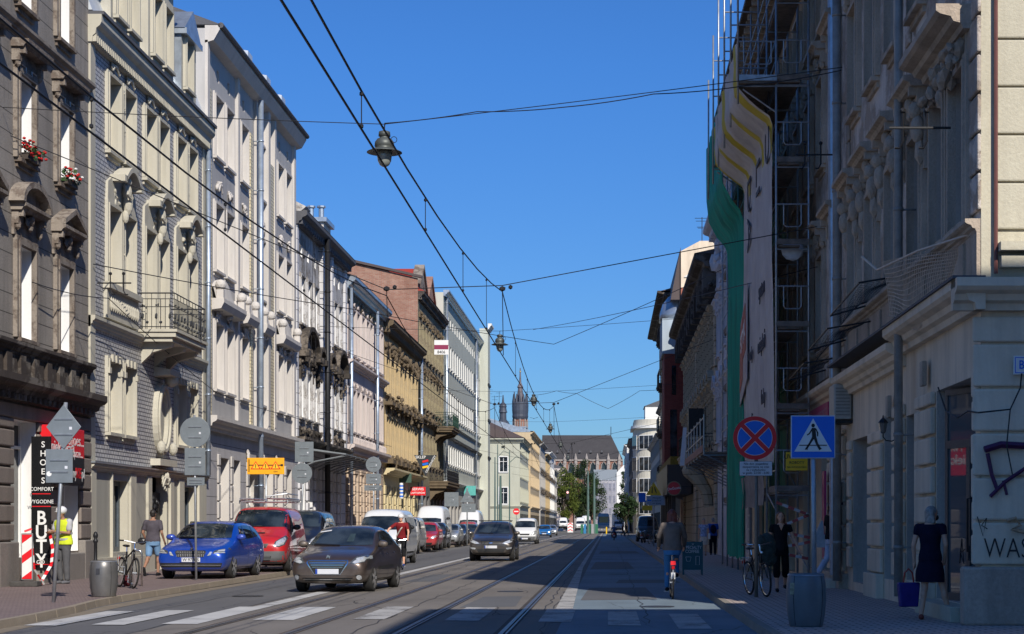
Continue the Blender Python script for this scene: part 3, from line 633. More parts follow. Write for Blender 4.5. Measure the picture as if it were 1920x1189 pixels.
# the crossover
t, S = car('crossover_car', 'grey brown crossover with roof bars driving towards us behind the saloon', 'car', T_SUV, P_grey, (-4.86,70.8,0), -.01, W=1.02,
 feats=[('windscreen', M_carglass, [(-.72,1.15),(.72,1.15),(.62,1.50),(.3,1.555),(-.3,1.555),(-.62,1.50)]), ('grille', M_blackpl, [(-.44,.84),(-.40,.86),(.40,.86),(.44,.84),(.40,.72),(.15,.69),(-.15,.69),(-.40,.72)]), ('badge', M_chrome, [(-.09,.765),(-.05,.79),(.05,.79),(.09,.765),(.05,.74),(-.05,.74)], False, 'front', .012),
  ('headlight', M_lens, [(.47,.74),(.55,.80),(.84,.92),(.90,.91),(.86,.80),(.65,.73)], True), ('grille_edge', M_chrome, hbar(.865,.42,.014), False, 'front', .01), ('lower_grille', M_blackpl, [(-.60,.52),(.60,.52),(.52,.38),(-.52,.38)]), ('skirt', M_blackpl, [(-.9,.36),(.9,.36),(.9,.27),(-.9,.27)]), ('fog_light', M_lens, [(.62,.56),(.86,.60),(.84,.52),(.66,.50)], True), ('wiper', M_black, [(-.62,1.165),(.0,1.15),(.0,1.17),(-.6,1.195)], False, 'front', .014)],
 side=[('side_window', M_carglass, [(1.62,1.12),(2.32,1.14),(2.34,1.5),(2.1,1.5)]),('side_window', M_carglass, [(2.42,1.14),(3.5,1.18),(3.4,1.42),(2.43,1.5)])], wr=.36, mirror=(.99,1.5,1.1), plate='', platez=.60)
for sg in (-1, 1): MB().tube([(sg*.6,2.0,1.58),(sg*.62,2.1,1.68),(sg*.62,3.6,1.66)], .02, 6).build('roof_rail', M_steel, t)
mb = MB(); mb.tube([(-.7,2.3,1.7),(.7,2.3,1.7)], .02, 6); mb.tube([(-.7,3.1,1.7),(.7,3.1,1.7)], .02, 6); mb.build('roof_bar', M_black, t)
# far traffic
car('delivery_van', 'white van in the road behind the crossover, dark radiator and grey bumper', 'van', T_VAN, P_white, (-6.6,135,0), -.01, H=1.07, feats=van_feats(GP), side=vsw, axles=(.95,4.0), wr=.33, mirror=(1.06,1.45,1.3), mirm=M_blackpl, plate='')
car('hatchback', 'bright blue hatchback behind the white van in the road', 'car', T_WAGON, P_cyan, (-7.95,212,0), 0, L=.9, H=1.05, feats=small_feats(), side=sw, plate='')
car('parked_car', 'small silver car beyond the bright blue hatchback', 'car', T_WAGON, P_sil, (-8.3,248,0), 0, L=.9, H=1.05, feats=small_feats(), side=sw)
car('delivery_van', 'white ambulance like van standing at the crossroads barrier', 'van', T_VAN, P_white, (-5.2,320,.45), 0, H=1.3, L=1.2, W=1.06, feats=van_feats(GP), side=vsw, axles=(.95,4.0), wr=.35)
car('delivery_van', 'white van half hidden behind the one at the crossroads barrier', 'van', T_VAN, P_white, (-4.4,338,.5), 0, H=1.5, L=1.2, W=1.1, feats=van_feats(), side=vsw, axles=(.95,4.0), wr=.35)
car('minibus', 'white minibus with a dark front far down the street', 'van', T_VAN, P_white, (-10.5,398,.7), 0, H=1.35, L=1.2, W=1.12, feats=van_feats(), side=vsw, axles=(.95,4.0), wr=.35)
car('parked_van', 'black van parked half on the right pavement behind the motorcycles', 'van', T_VAN, P_blk, (3.35,143,.12), 0, H=1.12, feats=van_feats(), side=vsw, axles=(.95,4.0), wr=.33)
t, S = car('box_truck', 'white box lorry coming from the crossroads on the right', 'lorry', T_VAN, P_white, (1.9,318,.4), 0, H=1.1, feats=van_feats(GP), side=vsw, axles=(.95,4.0), wr=.35)
MB().box(-1.15,1.15,2.3,7.2,.8,3.3).build('cargo_box', P_white, t, bevel=.03)
t = empty('tram', (-.9,345,.55), 0, 'pale blue tram end beyond the green poles at the crossroads', 'tram')
mb = MB(); mb.prism([(-1.2,.3),(1.2,.3),(1.22,1.6),(1.1,3.1),(.9,3.35),(-.9,3.35),(-1.1,3.1),(-1.22,1.6)], 0, 28); mb.build('body', simple('tram_blue', (.08,.30,.60), .35, coat=.5, var=.05), t, bevel=.08)
MB().box(-1.0,1.0,-.03,0,1.5,2.7).build('windscreen', M_carglass, t); MB().box(-1.18,1.18,-.02,0,.35,.9).build('skirt', M_white, t); MB().box(1.2,1.24,1,27,1.6,2.7).build('side_window', M_carglass, t)
# ================================================================== PEOPLE (local: facing -y)
SKIN = simple('skin', (.66,.36,.24), .5, spec=.35, var=.08, scale=20); SKIN2 = simple('skin_tan', (.32,.17,.11), .5, spec=.35, var=.08, scale=20)
def cloth(n, c, **k): return simple(n, c, .85, spec=.15, var=k.get('var', .22), scale=k.get('scale', 7), bump=.3)
BASE = dict(hip=(0,0,.93), chest=(0,0,1.33), neck=(0,-.005,1.49), head=(0,-.02,1.635),
  hL=(-.09,0,.92), kL=(-.10,-.01,.50), aL=(-.10,.02,.09), hR=(.09,0,.92), kR=(.10,-.01,.50), aR=(.10,.02,.09),
  sL=(-.185,.0,1.42), eL=(-.235,.02,1.15), wL=(-.245,-.04,.90), sR=(.185,.0,1.42), eR=(.235,.02,1.15), wR=(.245,-.04,.90), footL=(0,-1,0), footR=(0,-1,0), look=(0,-1,0))
def remesh(o, vs, it=4):
    m = o.modifiers.new('r', 'REMESH'); m.mode = 'VOXEL'; m.voxel_size = vs; m.use_smooth_shade = True
    s = o.modifiers.new('s', 'SMOOTH'); s.factor = .5; s.iterations = it; return bake(o)
def torso(mb, J, z0, z1, add, wide=1.0, depth=1.0):
    prof = [(.80,.145,.11),(.90,.168,.125),(.99,.165,.122),(1.08,.142,.105),(1.16,.14,.102),(1.25,.152,.112),(1.35,.168,.118),(1.42,.165,.10),(1.47,.11,.08),(1.50,.065,.065)]
    hip, ch, nk = Vector(J['hip']), Vector(J['chest']), Vector(J['neck']); R = []
    for z, rx, ry in prof:
        if z < z0-.001 or z > z1+.001: continue
        if z <= .93: c = hip + Vector((0,0,z-.93))
        elif z <= 1.33: c = hip.lerp(ch, (z-.93)/.40)
        else: c = ch.lerp(nk, (z-1.33)/.16)
        R.append((c, (rx+add)*wide, (ry+add)*depth))
    n = 16; vs = []; ax = Vector(J['sR'])-Vector(J['sL']); ax.z = 0; ax.normalize(); ay = Vector((-ax.y, ax.x, 0))
    for c, rx, ry in R:
        for j in range(n): w_ = 2*PI*j/n; vs.append(c+ax*rx*math.cos(w_)+ay*ry*math.sin(w_))
    k = len(R); fs = [(i*n+j, i*n+(j+1) % n, (i+1)*n+(j+1) % n, (i+1)*n+j) for i in range(k-1) for j in range(n)] + [tuple(range(n-1,-1,-1)), tuple((k-1)*n+j for j in range(n))]
    mb.add(vs, fs)
def person(label, loc, rz, H=1.75, J=None, top=None, bottom=None, skin=None, hair=None, hairm=None, shoes=None, vs=.010, group=None, wide=1.0, extra=None, fingers=True, fem=False):
    J = dict(BASE, **(J or {})); skin = skin or SKIN
    t = empty('person', loc, rz, label, 'person', group); t.scale = (H/1.75,)*3
    mb = MB(); torso(mb, J, .8, 1.50, 0, wide*(.93 if fem else 1))
    V_ = lambda k: Vector(J[k])
    for s in 'LR':
        mb.capsule(V_('h'+s), V_('k'+s), .083*wide, .054, 12); mb.capsule(V_('k'+s), V_('a'+s), .053, .034, 12)
        mb.ball(V_('k'+s).lerp(V_('a'+s), .28)+Vector((0,.012,0)), (.052,.055,.10), 2)
        mb.capsule(V_('s'+s), V_('e'+s), .046*wide, .037, 10); mb.capsule(V_('e'+s), V_('w'+s), .037, .025, 10)
        f = Vector(J['foot'+s]).normalized(); a = V_('a'+s); mb.capsule(a+Vector((0,0,-.05))-f*.03, a+f*.13+Vector((0,0,-.06)), .033, .028, 8)
        d = (V_('w'+s)-V_('e'+s)).normalized(); w_ = V_('w'+s); sd = d.cross(Vector((0,1,0))); sd = sd.normalized() if sd.length > .1 else Vector((1,0,0)); nn = d.cross(sd).normalized()
        mb.capsule(w_+d*.02, w_+d*.085, .026, .03, 8)
        if fingers:
            for i, q in enumerate((-1.5,-.5,.5,1.5)):
                b0 = w_+d*.09+nn*q*.017; l_ = (.060,.072,.068,.052)[i]; b1 = b0+d*l_*.55+sd*.008; mb.capsule(b0, b1, .0095, .009, 6); mb.capsule(b1, b1+d*l_*.4+sd*.018, .009, .008, 6)
            b0 = w_+d*.045-nn*.028; mb.capsule(b0, b0+d*.035-nn*.022, .011, .009, 6); mb.capsule(b0+d*.035-nn*.022, b0+d*.06-nn*.02+sd*.01, .009, .008, 6)
    hd = V_('head'); lk = Vector(J['look']).normalized(); sx = Vector((lk.y,-lk.x,0)); sx = -sx.normalized(); Rm = Matrix((sx, -lk, Vector((0,0,1)))).transposed()
    mb.capsule(V_('neck')+Vector((0,0,-.03)), hd+Vector((0,0,-.07)), .052 if fem else .058, .05, 10)
    mb.ball(hd+Vector((0,0,.02)), (.074,.093,.098), 3, R=Rm); mb.ball(hd+lk*.025+Vector((0,0,-.05)), (.056,.066,.072), 3, R=Rm)
    mb.ball(hd+lk*.088+Vector((0,0,-.015)), (.013,.018,.024), 1, R=Rm); mb.ball(hd+lk*.082+Vector((0,0,-.095)), (.024,.018,.016), 1, R=Rm)
    for q in (-1, 1): mb.ball(hd+sx*q*.076+Vector((0,0,-.005))-lk*-.0, (.010,.018,.03), 1, R=Rm)
    b = mb.build('body', skin, t, smooth=True); remesh(b, vs, 2)
    if fingers:
        e = MB(); 
        for q in (-1, 1): e.ball(hd+lk*.086+sx*q*.03+Vector((0,0,.008)), (.012,.006,.006), 1, R=Rm); 
        e.build('eyes', M_black, b); MB().ball(hd+lk*.088+Vector((0,0,-.062)), (.022,.008,.007), 1, R=Rm).build('lips', simple('lips', (.32,.10,.09), .5), b)
        e = MB()
        for q in (-1, 1): e.ball(hd+lk*.087+sx*q*.03+Vector((0,0,.027)), (.02,.006,.004), 1, R=Rm)
        e.build('eyebrows', hairm or M_black, b)
    # clothing
    if top:
        c = MB(); ty, m = top[0], top[1]; ad = .016; torso(c, J, .90 if ty != 'jacket' else .86, 1.47, ad+(.02 if ty == 'jacket' else 0), wide*(.93 if fem else 1))
        fr = {'tshirt': .62, 'cap': .3, 'jacket': 1, 'vest': .06, 'long': 1}[ty]
        for s in 'LR':
            S_, E_ = V_('s'+s), V_('e'+s); c.capsule(V_('chest').lerp(S_, .5)+Vector((0,0,.04)), S_, .075, .06*wide, 10); c.capsule(S_, S_.lerp(E_, min(1, fr)), .064*wide, .056*wide, 10)
            if fr == 1: c.capsule(E_, E_.lerp(V_('w'+s), .93), .052*wide, .042, 10)
        remesh(c.build(top[2] if len(top) > 2 else 'shirt', m, t, smooth=True), vs*1.25, 3)
    if bottom:
        ty, m = bottom[0], bottom[1]; c = MB()
        if ty in ('trousers', 'shorts', 'capri', 'jeans'):
            torso(c, J, .80, 1.0, .014, wide); 
            for s in 'LR':
                h_, k_, a_ = V_('h'+s), V_('k'+s), V_('a'+s); f = {'trousers': 1, 'jeans': 1, 'shorts': .82, 'capri': 1}[ty]; r_ = .012 if ty == 'jeans' else .022
                c.capsule(h_, h_.lerp(k_, f), .092*wide, (.058+r_) if ty != 'shorts' else .088, 12)
                if ty in ('trousers', 'jeans'): c.capsule(k_, k_.lerp(a_, .93), .056+r_, .044+r_, 12)
                if ty == 'capri': c.capsule(k_, k_.lerp(a_, .35), .058+r_, .056+r_, 12)
            remesh(c.build('trousers', m, t, smooth=True), vs*1.25, 3)
        else:
            z1, z0, w0 = bottom[2], bottom[3], bottom[4]; n = 20; vs_ = []; hip = V_('hip'); K = 8; r_ = random.Random(3)
            for i in range(K):
                u = i/(K-1); z = z1+(z0-z1)*u; rx = .15+(w0-.15)*min(1, u*1.6); ry = .115+(w0*.72-.115)*min(1, u*1.6)
                for j in range(n): a = 2*PI*j/n; k_ = 1+.03*u*math.sin(a*5+1); vs_.append((hip.x+rx*k_*math.cos(a), hip.y+ry*k_*math.sin(a), z))
            fs = [(i*n+j, i*n+(j+1) % n, (i+1)*n+(j+1) % n, (i+1)*n+j) for i in range(K-1) for j in range(n)]+[tuple(range(n))]; c.add(vs_, fs); c.build('skirt', m, t, smooth=True)
    if shoes:
        for s in 'LR':
            f = Vector(J['foot'+s]).normalized(); a = V_('a'+s); c = MB(); c.capsule(a+Vector((0,0,-.045))-f*.035, a+f*.14+Vector((0,0,-.06))+Vector((0,0,f.z*.02)), .044, .036, 10); remesh(c.build('shoe', shoes, t, smooth=True), .012, 1)
    hm = hairm or simple('dark_hair', (.02,.015,.012), .6, var=.4, scale=30)
    if hair:
        c = MB(); c.ball(hd-lk*.016+Vector((0,0,.038)), (.083,.095,.092), 3, R=Rm)
        if hair in ('long', 'bob'):
            L_ = .26 if hair == 'long' else .12
            for q in (-1,-.4,.4,1): c.capsule(hd-lk*.045+sx*q*.055+Vector((0,0,.03)), hd-lk*(.065 if abs(q) < .8 else .03)+sx*q*.085+Vector((0,0,-L_)), .05, .035, 10)
        if hair in ('short',): c.ball(hd-lk*.04+Vector((0,0,-.02)), (.072,.06,.06), 2, R=Rm)
        if hair == 'helmet': 
            c = MB(); c.ball(hd-lk*.005+Vector((0,0,.055)), (.108,.132,.095), 3, R=Rm); c.build('helmet', hm, t, smooth=True); c = None
        if hair == 'hardhat':
            c = MB(); c.ball(hd+Vector((0,0,.065)), (.112,.135,.10), 3, R=Rm); c.ball(hd+lk*.06+Vector((0,0,.03)), (.10,.12,.012), 2, R=Rm); c.build('hard_hat', hm, t, smooth=True); c = None
        if c is not None: remesh(c.build('hair', hm, t, smooth=True), .011, 3)
    return t, J
hairb = simple('brown_hair', (.20,.075,.03), .55, var=.4, scale=25); haird = simple('dark_hair', (.02,.015,.012), .6, var=.4, scale=30); hairg = simple('silver_hair', (.34,.32,.29), .5, var=.5, scale=25); hairr = simple('auburn_hair', (.17,.045,.03), .5, var=.4, scale=25); helw = simple('helmet_white', (.75,.75,.75), .3, coat=.5, var=.05)
SH = cloth('dark_shoe', (.02,.02,.022)); VEST = cloth('hi_vis_yellow', (.62,.72,.04), var=.08); SILV = simple('reflective_band', (.45,.46,.45), .4, .3)
# worker
t, J = person('road worker in a white helmet and yellow vest handling barrier tape by the shoe shop', (-12.86,40.3,.12), -.5, 1.80, dict(eL=(-.22,-.10,1.18), wL=(-.10,-.34,1.17), eR=(.24,-.06,1.16), wR=(.10,-.34,1.20), head=(0,-.06,1.62), look=(-.1,-1,0), kL=(-.11,-.04,.5)),
  ('tshirt', cloth('light_grey_tee', (.45,.45,.46))), ('trousers', cloth('grey_work_trousers', (.10,.10,.105))), SKIN2, 'hardhat', helw, cloth('grey_boot', (.13,.13,.14)), wide=1.3)
c = MB(); torso(c, J, .90, 1.47, .034, 1.32); 
for s in 'LR': c.capsule(Vector(J['chest']).lerp(Vector(J['s'+s]), .4)+Vector((0,0,.05)), Vector(J['s'+s])+Vector((0,0,.01)), .085, .068, 10)
remesh(c.build('safety_vest', VEST, t, smooth=True), .012, 3); c = MB()
for z in (1.02, 1.16):
    c.tube([(.205*math.cos(a*PI/12), .155*math.sin(a*PI/12), z) for a in range(25)], .0, 4) if False else c.lathe([(.01,z-.025),(1,z-.025),(1,z+.025),(.01,z+.025)], 24)
c.v = [(x*.238, y*.168, z) for x, y, z in c.v]; c.build('reflective_band', SILV, t)
MB().box(-.10,.0,-.14,-.10,.55,.75).build('trouser_pocket', cloth('grey_work_trousers', (.10,.10,.105)), t, bevel=.01)
# man walking away in shorts
t, J = person('man in grey t-shirt and pale denim shorts walking away past the grey door', (-12.4,46.5,.12), PI-.1, 1.80, dict(hL=(-.09,0,.92), kL=(-.10,-.14,.53), aL=(-.10,-.10,.10), kR=(.10,.05,.50), aR=(.11,.34,.22), footR=(0,-.5,-.9), eL=(-.25,.02,1.14), wL=(-.27,-.12,.92), eR=(.26,.04,1.15), wR=(.22,-.08,.95)),
  ('tshirt', cloth('slate_tee', (.085,.075,.09))), ('shorts', cloth('pale_denim', (.17,.30,.48))), SKIN2, 'short', haird, SH, wide=1.15)
MB().ball((.0,0,0), (.12,.07,.10), 2).build('bag', simple('black_leather', (.015,.015,.017), .4), t, loc=(.30,.0,.92)); MB().tube([(.14,.02,1.47),(.26,.1,1.3),(.33,.05,1.0)], .008, 5).build('bag_strap', M_black, t)

# bicycles
def bike(name, label, loc, rz, fm, basket=False, rack=True, lean=0, step=True, city=True, cat='bicycle', group=None, tyre=.34, crank=0.0, red=False):
    t = empty(name, loc, rz, label, cat, group); t.rotation_euler = (0, lean, rz); r = tyre
    for y in (-.54, .53):
        w_ = MB().torus((0,0,0), r-.018, .02, 'x', 36, 6).build('wheel', M_rubber, t, smooth=True, loc=(0,y,r)); MB().torus((0,0,0), r-.045, .012, 'x', 36, 4).build('rim', M_chrome, w_)
        s_ = MB(); 
        for k in range(24): a = 2*PI*k/24; s_.tube([(.02*(-1)**k,0,0),(0,(r-.05)*math.cos(a),(r-.05)*math.sin(a))], .0016, 3)
        s_.tube([(-.05,0,0),(.05,0,0)], .022, 8); s_.build('spokes', M_steel, w_)
        if city: MB().tube([(0,(r+.03)*math.cos(a)*1.0,(r+.03)*math.sin(a)) for a in [PI*k/10 for k in range(1, 10)]], .018, 5).build('mudguard', fm, t, loc=(0,y,r))
    bb = (0,.07,.29); st = (0,.22,.80); hd = (0,-.36,.86); hb = (0,-.40,.66)
    m = MB(); m.tube([bb, st], .017, 8); m.tube([bb, hb], .02, 8); m.tube([(0,.19,.66) if not step else (0,.15,.52), hd if not step else (0,-.37,.74)], .017, 8); m.tube([hd, hb], .021, 8)
    for q in (-1, 1): m.tube([bb, (q*.06,.53,r)], .010, 6); m.tube([(0,.2,.74),(q*.06,.53,r)], .009, 6); m.tube([(q*.02,-.41,.64),(q*.055,-.54,r)], .012, 6)
    m.build('frame', fm, t, smooth=True)
    MB().tube([st,(0,.24,.90)], .013, 6).build('seat_post', M_chrome, t); s_ = MB(); s_.ball((0,.30,.93), (.085,.09,.03), 2); s_.ball((0,.17,.93), (.03,.13,.025), 2); s_.build('saddle', M_black, t, smooth=True)
    h_ = MB(); h_.tube([hd,(0,-.34,1.0)], .014, 6); h_.tube([(-.29,-.18,1.03),(-.22,-.30,1.03),(0,-.36,1.0),(.22,-.30,1.03),(.29,-.18,1.03)], .012, 8); h_ = h_.build('handlebar', M_chrome, t); g_ = MB()
    for q in (-1, 1): g_.tube([(q*.295,-.16,1.03),(q*.235,-.27,1.03)], .017, 8)
    g_.build('grip', M_black, h_)
    c = MB(); c.tube([(.05,.07,.29),(.05,.07-.17*math.sin(crank),.29-.17*math.cos(crank))], .01, 6); c.tube([(-.05,.07,.29),(-.05,.07+.17*math.sin(crank),.29+.17*math.cos(crank))], .01, 6); c.torus((.045,.07,.29), .09, .006, 'x', 20, 4)
    for q, sg in ((1,-1),(-1,1)): c.box(q*.11-.05,q*.11+.05,.07+sg*.17*math.sin(crank)-.04,.07+sg*.17*math.sin(crank)+.04,.29+sg*.17*math.cos(crank)-.01,.29+sg*.17*math.cos(crank)+.01)
    c.build('crank', M_steel, t)
    if rack: k = MB(); k.tube([(-.05,.26,.74),(-.05,.75,.74),(.05,.75,.74),(.05,.26,.74)], .007, 5); k.tube([(-.06,.53,r),(-.05,.66,.74)], .006, 5); k.tube([(.06,.53,r),(.05,.66,.74)], .006, 5); k.build('luggage_rack', M_steel, t)
    MB().box(-.03,.03,.80,.815,.62,.68).build('rear_reflector', M_tail, t); MB().ball((0,-.43,.86), (.03,.035,.03), 1).build('front_lamp', M_lens, t)
    if basket: 
        k = MB(); 
        for z in (.9,1.0,1.1): k.tube([(-.15,-.45,z),(.15,-.45,z),(.17,-.68,z),(-.17,-.68,z),(-.15,-.45,z)], .005, 4)
        for q in range(8): a = -.15+.3*q/7; k.tube([(a,-.45,.88),(a,-.45,1.1)], .003, 3); k.tube([(a,-.68,.88),(a,-.68,1.1)], .003, 3)
        k.build('basket', M_steel, t)
    if red: MB().box(-.05,.05,.74,.82,.70,.78).build('rear_box', M_red, t); MB().box(-.04,.04,.84,.85,.42,.55).build('rear_plate', M_white, t)
    return t
def ride(label, loc, rz, H, arms, top, bottom, hair, hairm, shoes, crank=0.0, fem=False, chest=(0,.06,1.50), skin=None, wide=1.0, look=(0,-1,0)):
    s, c = math.sin(crank)*.17, math.cos(crank)*.17
    aR = Vector((.10,.10-s,.29-c+.10)); aL = Vector((-.10,.10+s,.29+c+.10)); hip = Vector((0,.29,1.05))
    def knee(h, a): mid = (Vector(h)+a)/2; L_ = (a-Vector(h)).length; off = math.sqrt(max(.0004, .43**2-(L_/2)**2)); return mid+Vector((0,-1,.25)).normalized()*off
    hL, hR = hip+Vector((-.09,-.02,0)), hip+Vector((.09,-.02,0))
    J = dict(hip=tuple(hip), chest=chest, neck=(0,chest[1]-.04,chest[2]+.16), head=(0,chest[1]-.08,chest[2]+.305), hL=tuple(hL), hR=tuple(hR), kL=tuple(knee(hL,aL)), kR=tuple(knee(hR,aR)), aL=tuple(aL), aR=tuple(aR),
      sL=(-.185,chest[1]-.01,chest[2]+.09), sR=(.185,chest[1]-.01,chest[2]+.09), look=look); J.update(arms)
    return person(label, loc, rz, H, J, top, bottom, skin, hair, hairm, shoes, fem=fem, wide=wide)
bx, by = -6.95, 57.2
bike('bicycle', 'white city bicycle ridden towards us by the man in a red shirt', (bx,by,0), .0, simple('bike_silver_white', (.55,.56,.58), .35, .3), crank=.3)
t, J = ride('cyclist in dark red t-shirt, black shorts and white helmet riding towards us', (bx,by,0), 0, 1.72, dict(eL=(-.40,.02,1.40), wL=(-.50,-.10,1.18), eR=(.27,-.04,1.30), wR=(.27,-.22,1.10)), ('tshirt', cloth('dark_red_tee', (.21,.018,.022))), ('capri', cloth('black_shorts', (.014,.014,.016))), 'helmet', helw, cloth('blue_trainers', (.03,.06,.22)), crank=.3, chest=(0,.16,1.47))
MB().tube([(.16,.14,1.60),(.0,.02,1.40),(-.16,.10,1.14)], .022, 6).build('bag_strap', cloth('beige_strap', (.5,.46,.4)), t); MB().ball((.2,.34,1.4), (.14,.10,.24), 2).build('backpack', SH, t); MB().tube([(-.045,.0,1.79),(.045,.0,1.79)], .008, 5).build('glasses', M_black, t)
bx, by = 1.31, 35.1
bike('bicycle', 'silver city bicycle with a red rear box ridden away by the woman in jeans', (bx,by,0), PI, simple('bike_silver', (.42,.43,.45), .35, .5), crank=.5, red=True)
t, J = ride('woman in a taupe jacket and blue jeans cycling away along the right kerb', (bx,by,0), PI, 1.70, dict(eL=(-.27,.10,1.30), wL=(-.27,-.14,1.10), eR=(.27,.10,1.30), wR=(.27,-.14,1.10)), ('jacket', cloth('taupe_jacket', (.17,.14,.12))), ('jeans', cloth('blue_jeans', (.05,.19,.42))), 'long', hairr, SH, crank=.5, fem=True, chest=(0,.20,1.45), wide=1.1)
# woman in black
t, J = person('woman with long brown hair in black v-neck and black capri trousers walking towards us', (3.57,35.3,.12), .0, 1.66, dict(kL=(-.10,-.12,.52), aL=(-.09,-.14,.10), kR=(.11,.02,.50), aR=(.12,.22,.16), eL=(-.24,.04,1.14), wL=(-.25,.02,.88), eR=(.29,.02,1.16), wR=(.38,-.10,.95), head=(0,-.02,1.63)), ('cap', cloth('black_top', (.016,.015,.016))), ('capri', cloth('black_trousers', (.007,.007,.009))), None, 'long', hairb, SH, fem=True)
c = MB(); c.prism([(-.055,1.475),(.055,1.475),(0,1.34)], -.141, -.137); c.build('neckline', SKIN, t)
# woman in navy dress at the glass door
t, J = person('silver haired woman in a short navy dress and dark mask at the shop door', (4.72,25.0,.12), PI-.35, 1.66, dict(hL=(-.09,0,.92), kL=(-.19,-.04,.50), aL=(-.28,-.06,.09), kR=(.08,.02,.50), aR=(.12,.10,.09), footL=(-.5,-1,0), footR=(.1,-1,0), eL=(-.25,.05,1.16), wL=(-.20,-.10,.93), eR=(.25,.04,1.14), wR=(.25,-.02,.90), look=(-.75,-.65,0), head=(-.02,-.03,1.63)),
  ('cap', cloth('navy_dress', (.012,.011,.03))), ('skirt', cloth('navy_dress', (.012,.011,.03)), 1.0, .58, .225), None, 'bob', hairg, cloth('red_sandal', (.22,.06,.05)), fem=True, wide=1.08)
lk = Vector((-.75,-.65,0)).normalized(); MB().ball(Vector((-.02,-.03,1.575))+lk*.06, (.058,.058,.05), 2).build('face_mask', M_black, t, smooth=True)
t = empty('shopping_bag', (4.42,25.1,.30), .2, 'dark blue carrier bag with red handles held beside the navy dress', 'bag'); MB().prism([(-.14,0),(.14,0),(.17,.36),(-.17,.36)], -.05, .05).build('bag', simple('blue_bag', (.02,.015,.20), .5, var=.2), t, bevel=.02); MB().tube([(-.08,0,.36),(-.06,0,.5),(0,0,.56),(.06,0,.5),(.08,0,.36)], .012, 6).build('handle', simple('red_handle', (.45,.04,.02), .6), t)
# shopper in doorway
t, J = person('shopper in black top and white trousers half hidden in the shop doorway', (5.02,38.35,.30), 2.0, 1.70, dict(kL=(-.10,-.16,.54), aL=(-.10,-.02,.12), kR=(.10,.04,.50), aR=(.10,.30,.14)), ('tshirt', cloth('black_top', (.016,.015,.016))), ('trousers', cloth('white_trousers', (.55,.58,.68))), None, 'short', haird, SH)
MB().prism([(-.16,0),(.16,0),(.2,.3),(.06,.62),(.02,.62),(.0,.3),(-.2,.3)], -.05, .05).build('tote_bag', cloth('white_tote', (.5,.5,.5)), t, loc=(.26,.05,.72), rot=(0,0,1.2))
tag(MB().box(4.6,5.7,37.5,39.2,.1,.31).build('door_step', W_r1b, bevel=.02), 'stone doorstep under the shopper in white trousers', 'door step')
# far pedestrians on the right
t, J = person('woman in a blue patterned blouse and cream skirt with a white shoulder bag', (4.34,77.5,.12), 0, 1.68, dict(kL=(-.09,-.1,.5), aL=(-.09,-.12,.1)), ('cap', simple('blue_white_print', (.36,.44,.66), .8, var=.6, scale=14)), ('skirt', cloth('cream_skirt', (.68,.60,.50)), 1.02, .52, .19), None, 'short', hairg, cloth('tan_shoe', (.25,.15,.1)), fem=True, fingers=False, vs=.016)
MB().box(-.05,.05,-.12,.12,0,.28).build('shoulder_bag', M_white, t, loc=(.26,0,.78), bevel=.02)
t, J = person('man in a blue shirt and navy trousers with a dark backpack walking away', (4.86,79,.12), PI, 1.72, dict(kL=(-.1,-.08,.5), aL=(-.1,0,.1)), ('tshirt', cloth('blue_shirt', (.03,.10,.40))), ('trousers', cloth('navy_trousers', (.01,.012,.022))), None, 'short', hairg, SH, fingers=False, vs=.016, wide=1.15)
MB().ball((0,.17,1.22), (.15,.11,.22), 2).build('backpack', cloth('navy_backpack', (.008,.01,.03)), t, smooth=True)
person('bearded man in a pale blue t-shirt seen past the cycling woman', (3.75,92,.12), 0, 1.80, {}, ('tshirt', cloth('pale_blue_tee', (.3,.42,.6))), ('trousers', cloth('navy_trousers', (.01,.012,.022))), None, 'short', haird, SH, fingers=False, vs=.016, wide=1.1)
person('pedestrian in dark red crossing near the white box lorry', (2.15,246,.0), 1.5, 1.72, dict(kL=(-.1,-.18,.52), aL=(-.1,-.2,.1), aR=(.1,.3,.14)), ('jacket', cloth('maroon_coat', (.08,.02,.025))), ('trousers', cloth('navy_trousers', (.01,.012,.022))), None, 'long', haird, SH, fingers=False, vs=.03, fem=True)
person('pedestrian in dark clothes walking beside the one in dark red', (2.7,247,.0), 1.5, 1.75, dict(kL=(-.1,-.2,.52), aL=(-.1,-.24,.1), aR=(.1,.34,.14)), ('jacket', cloth('dark_coat', (.03,.03,.035))), ('trousers', cloth('navy_trousers', (.01,.012,.022))), None, 'short', haird, SH, fingers=False, vs=.03)
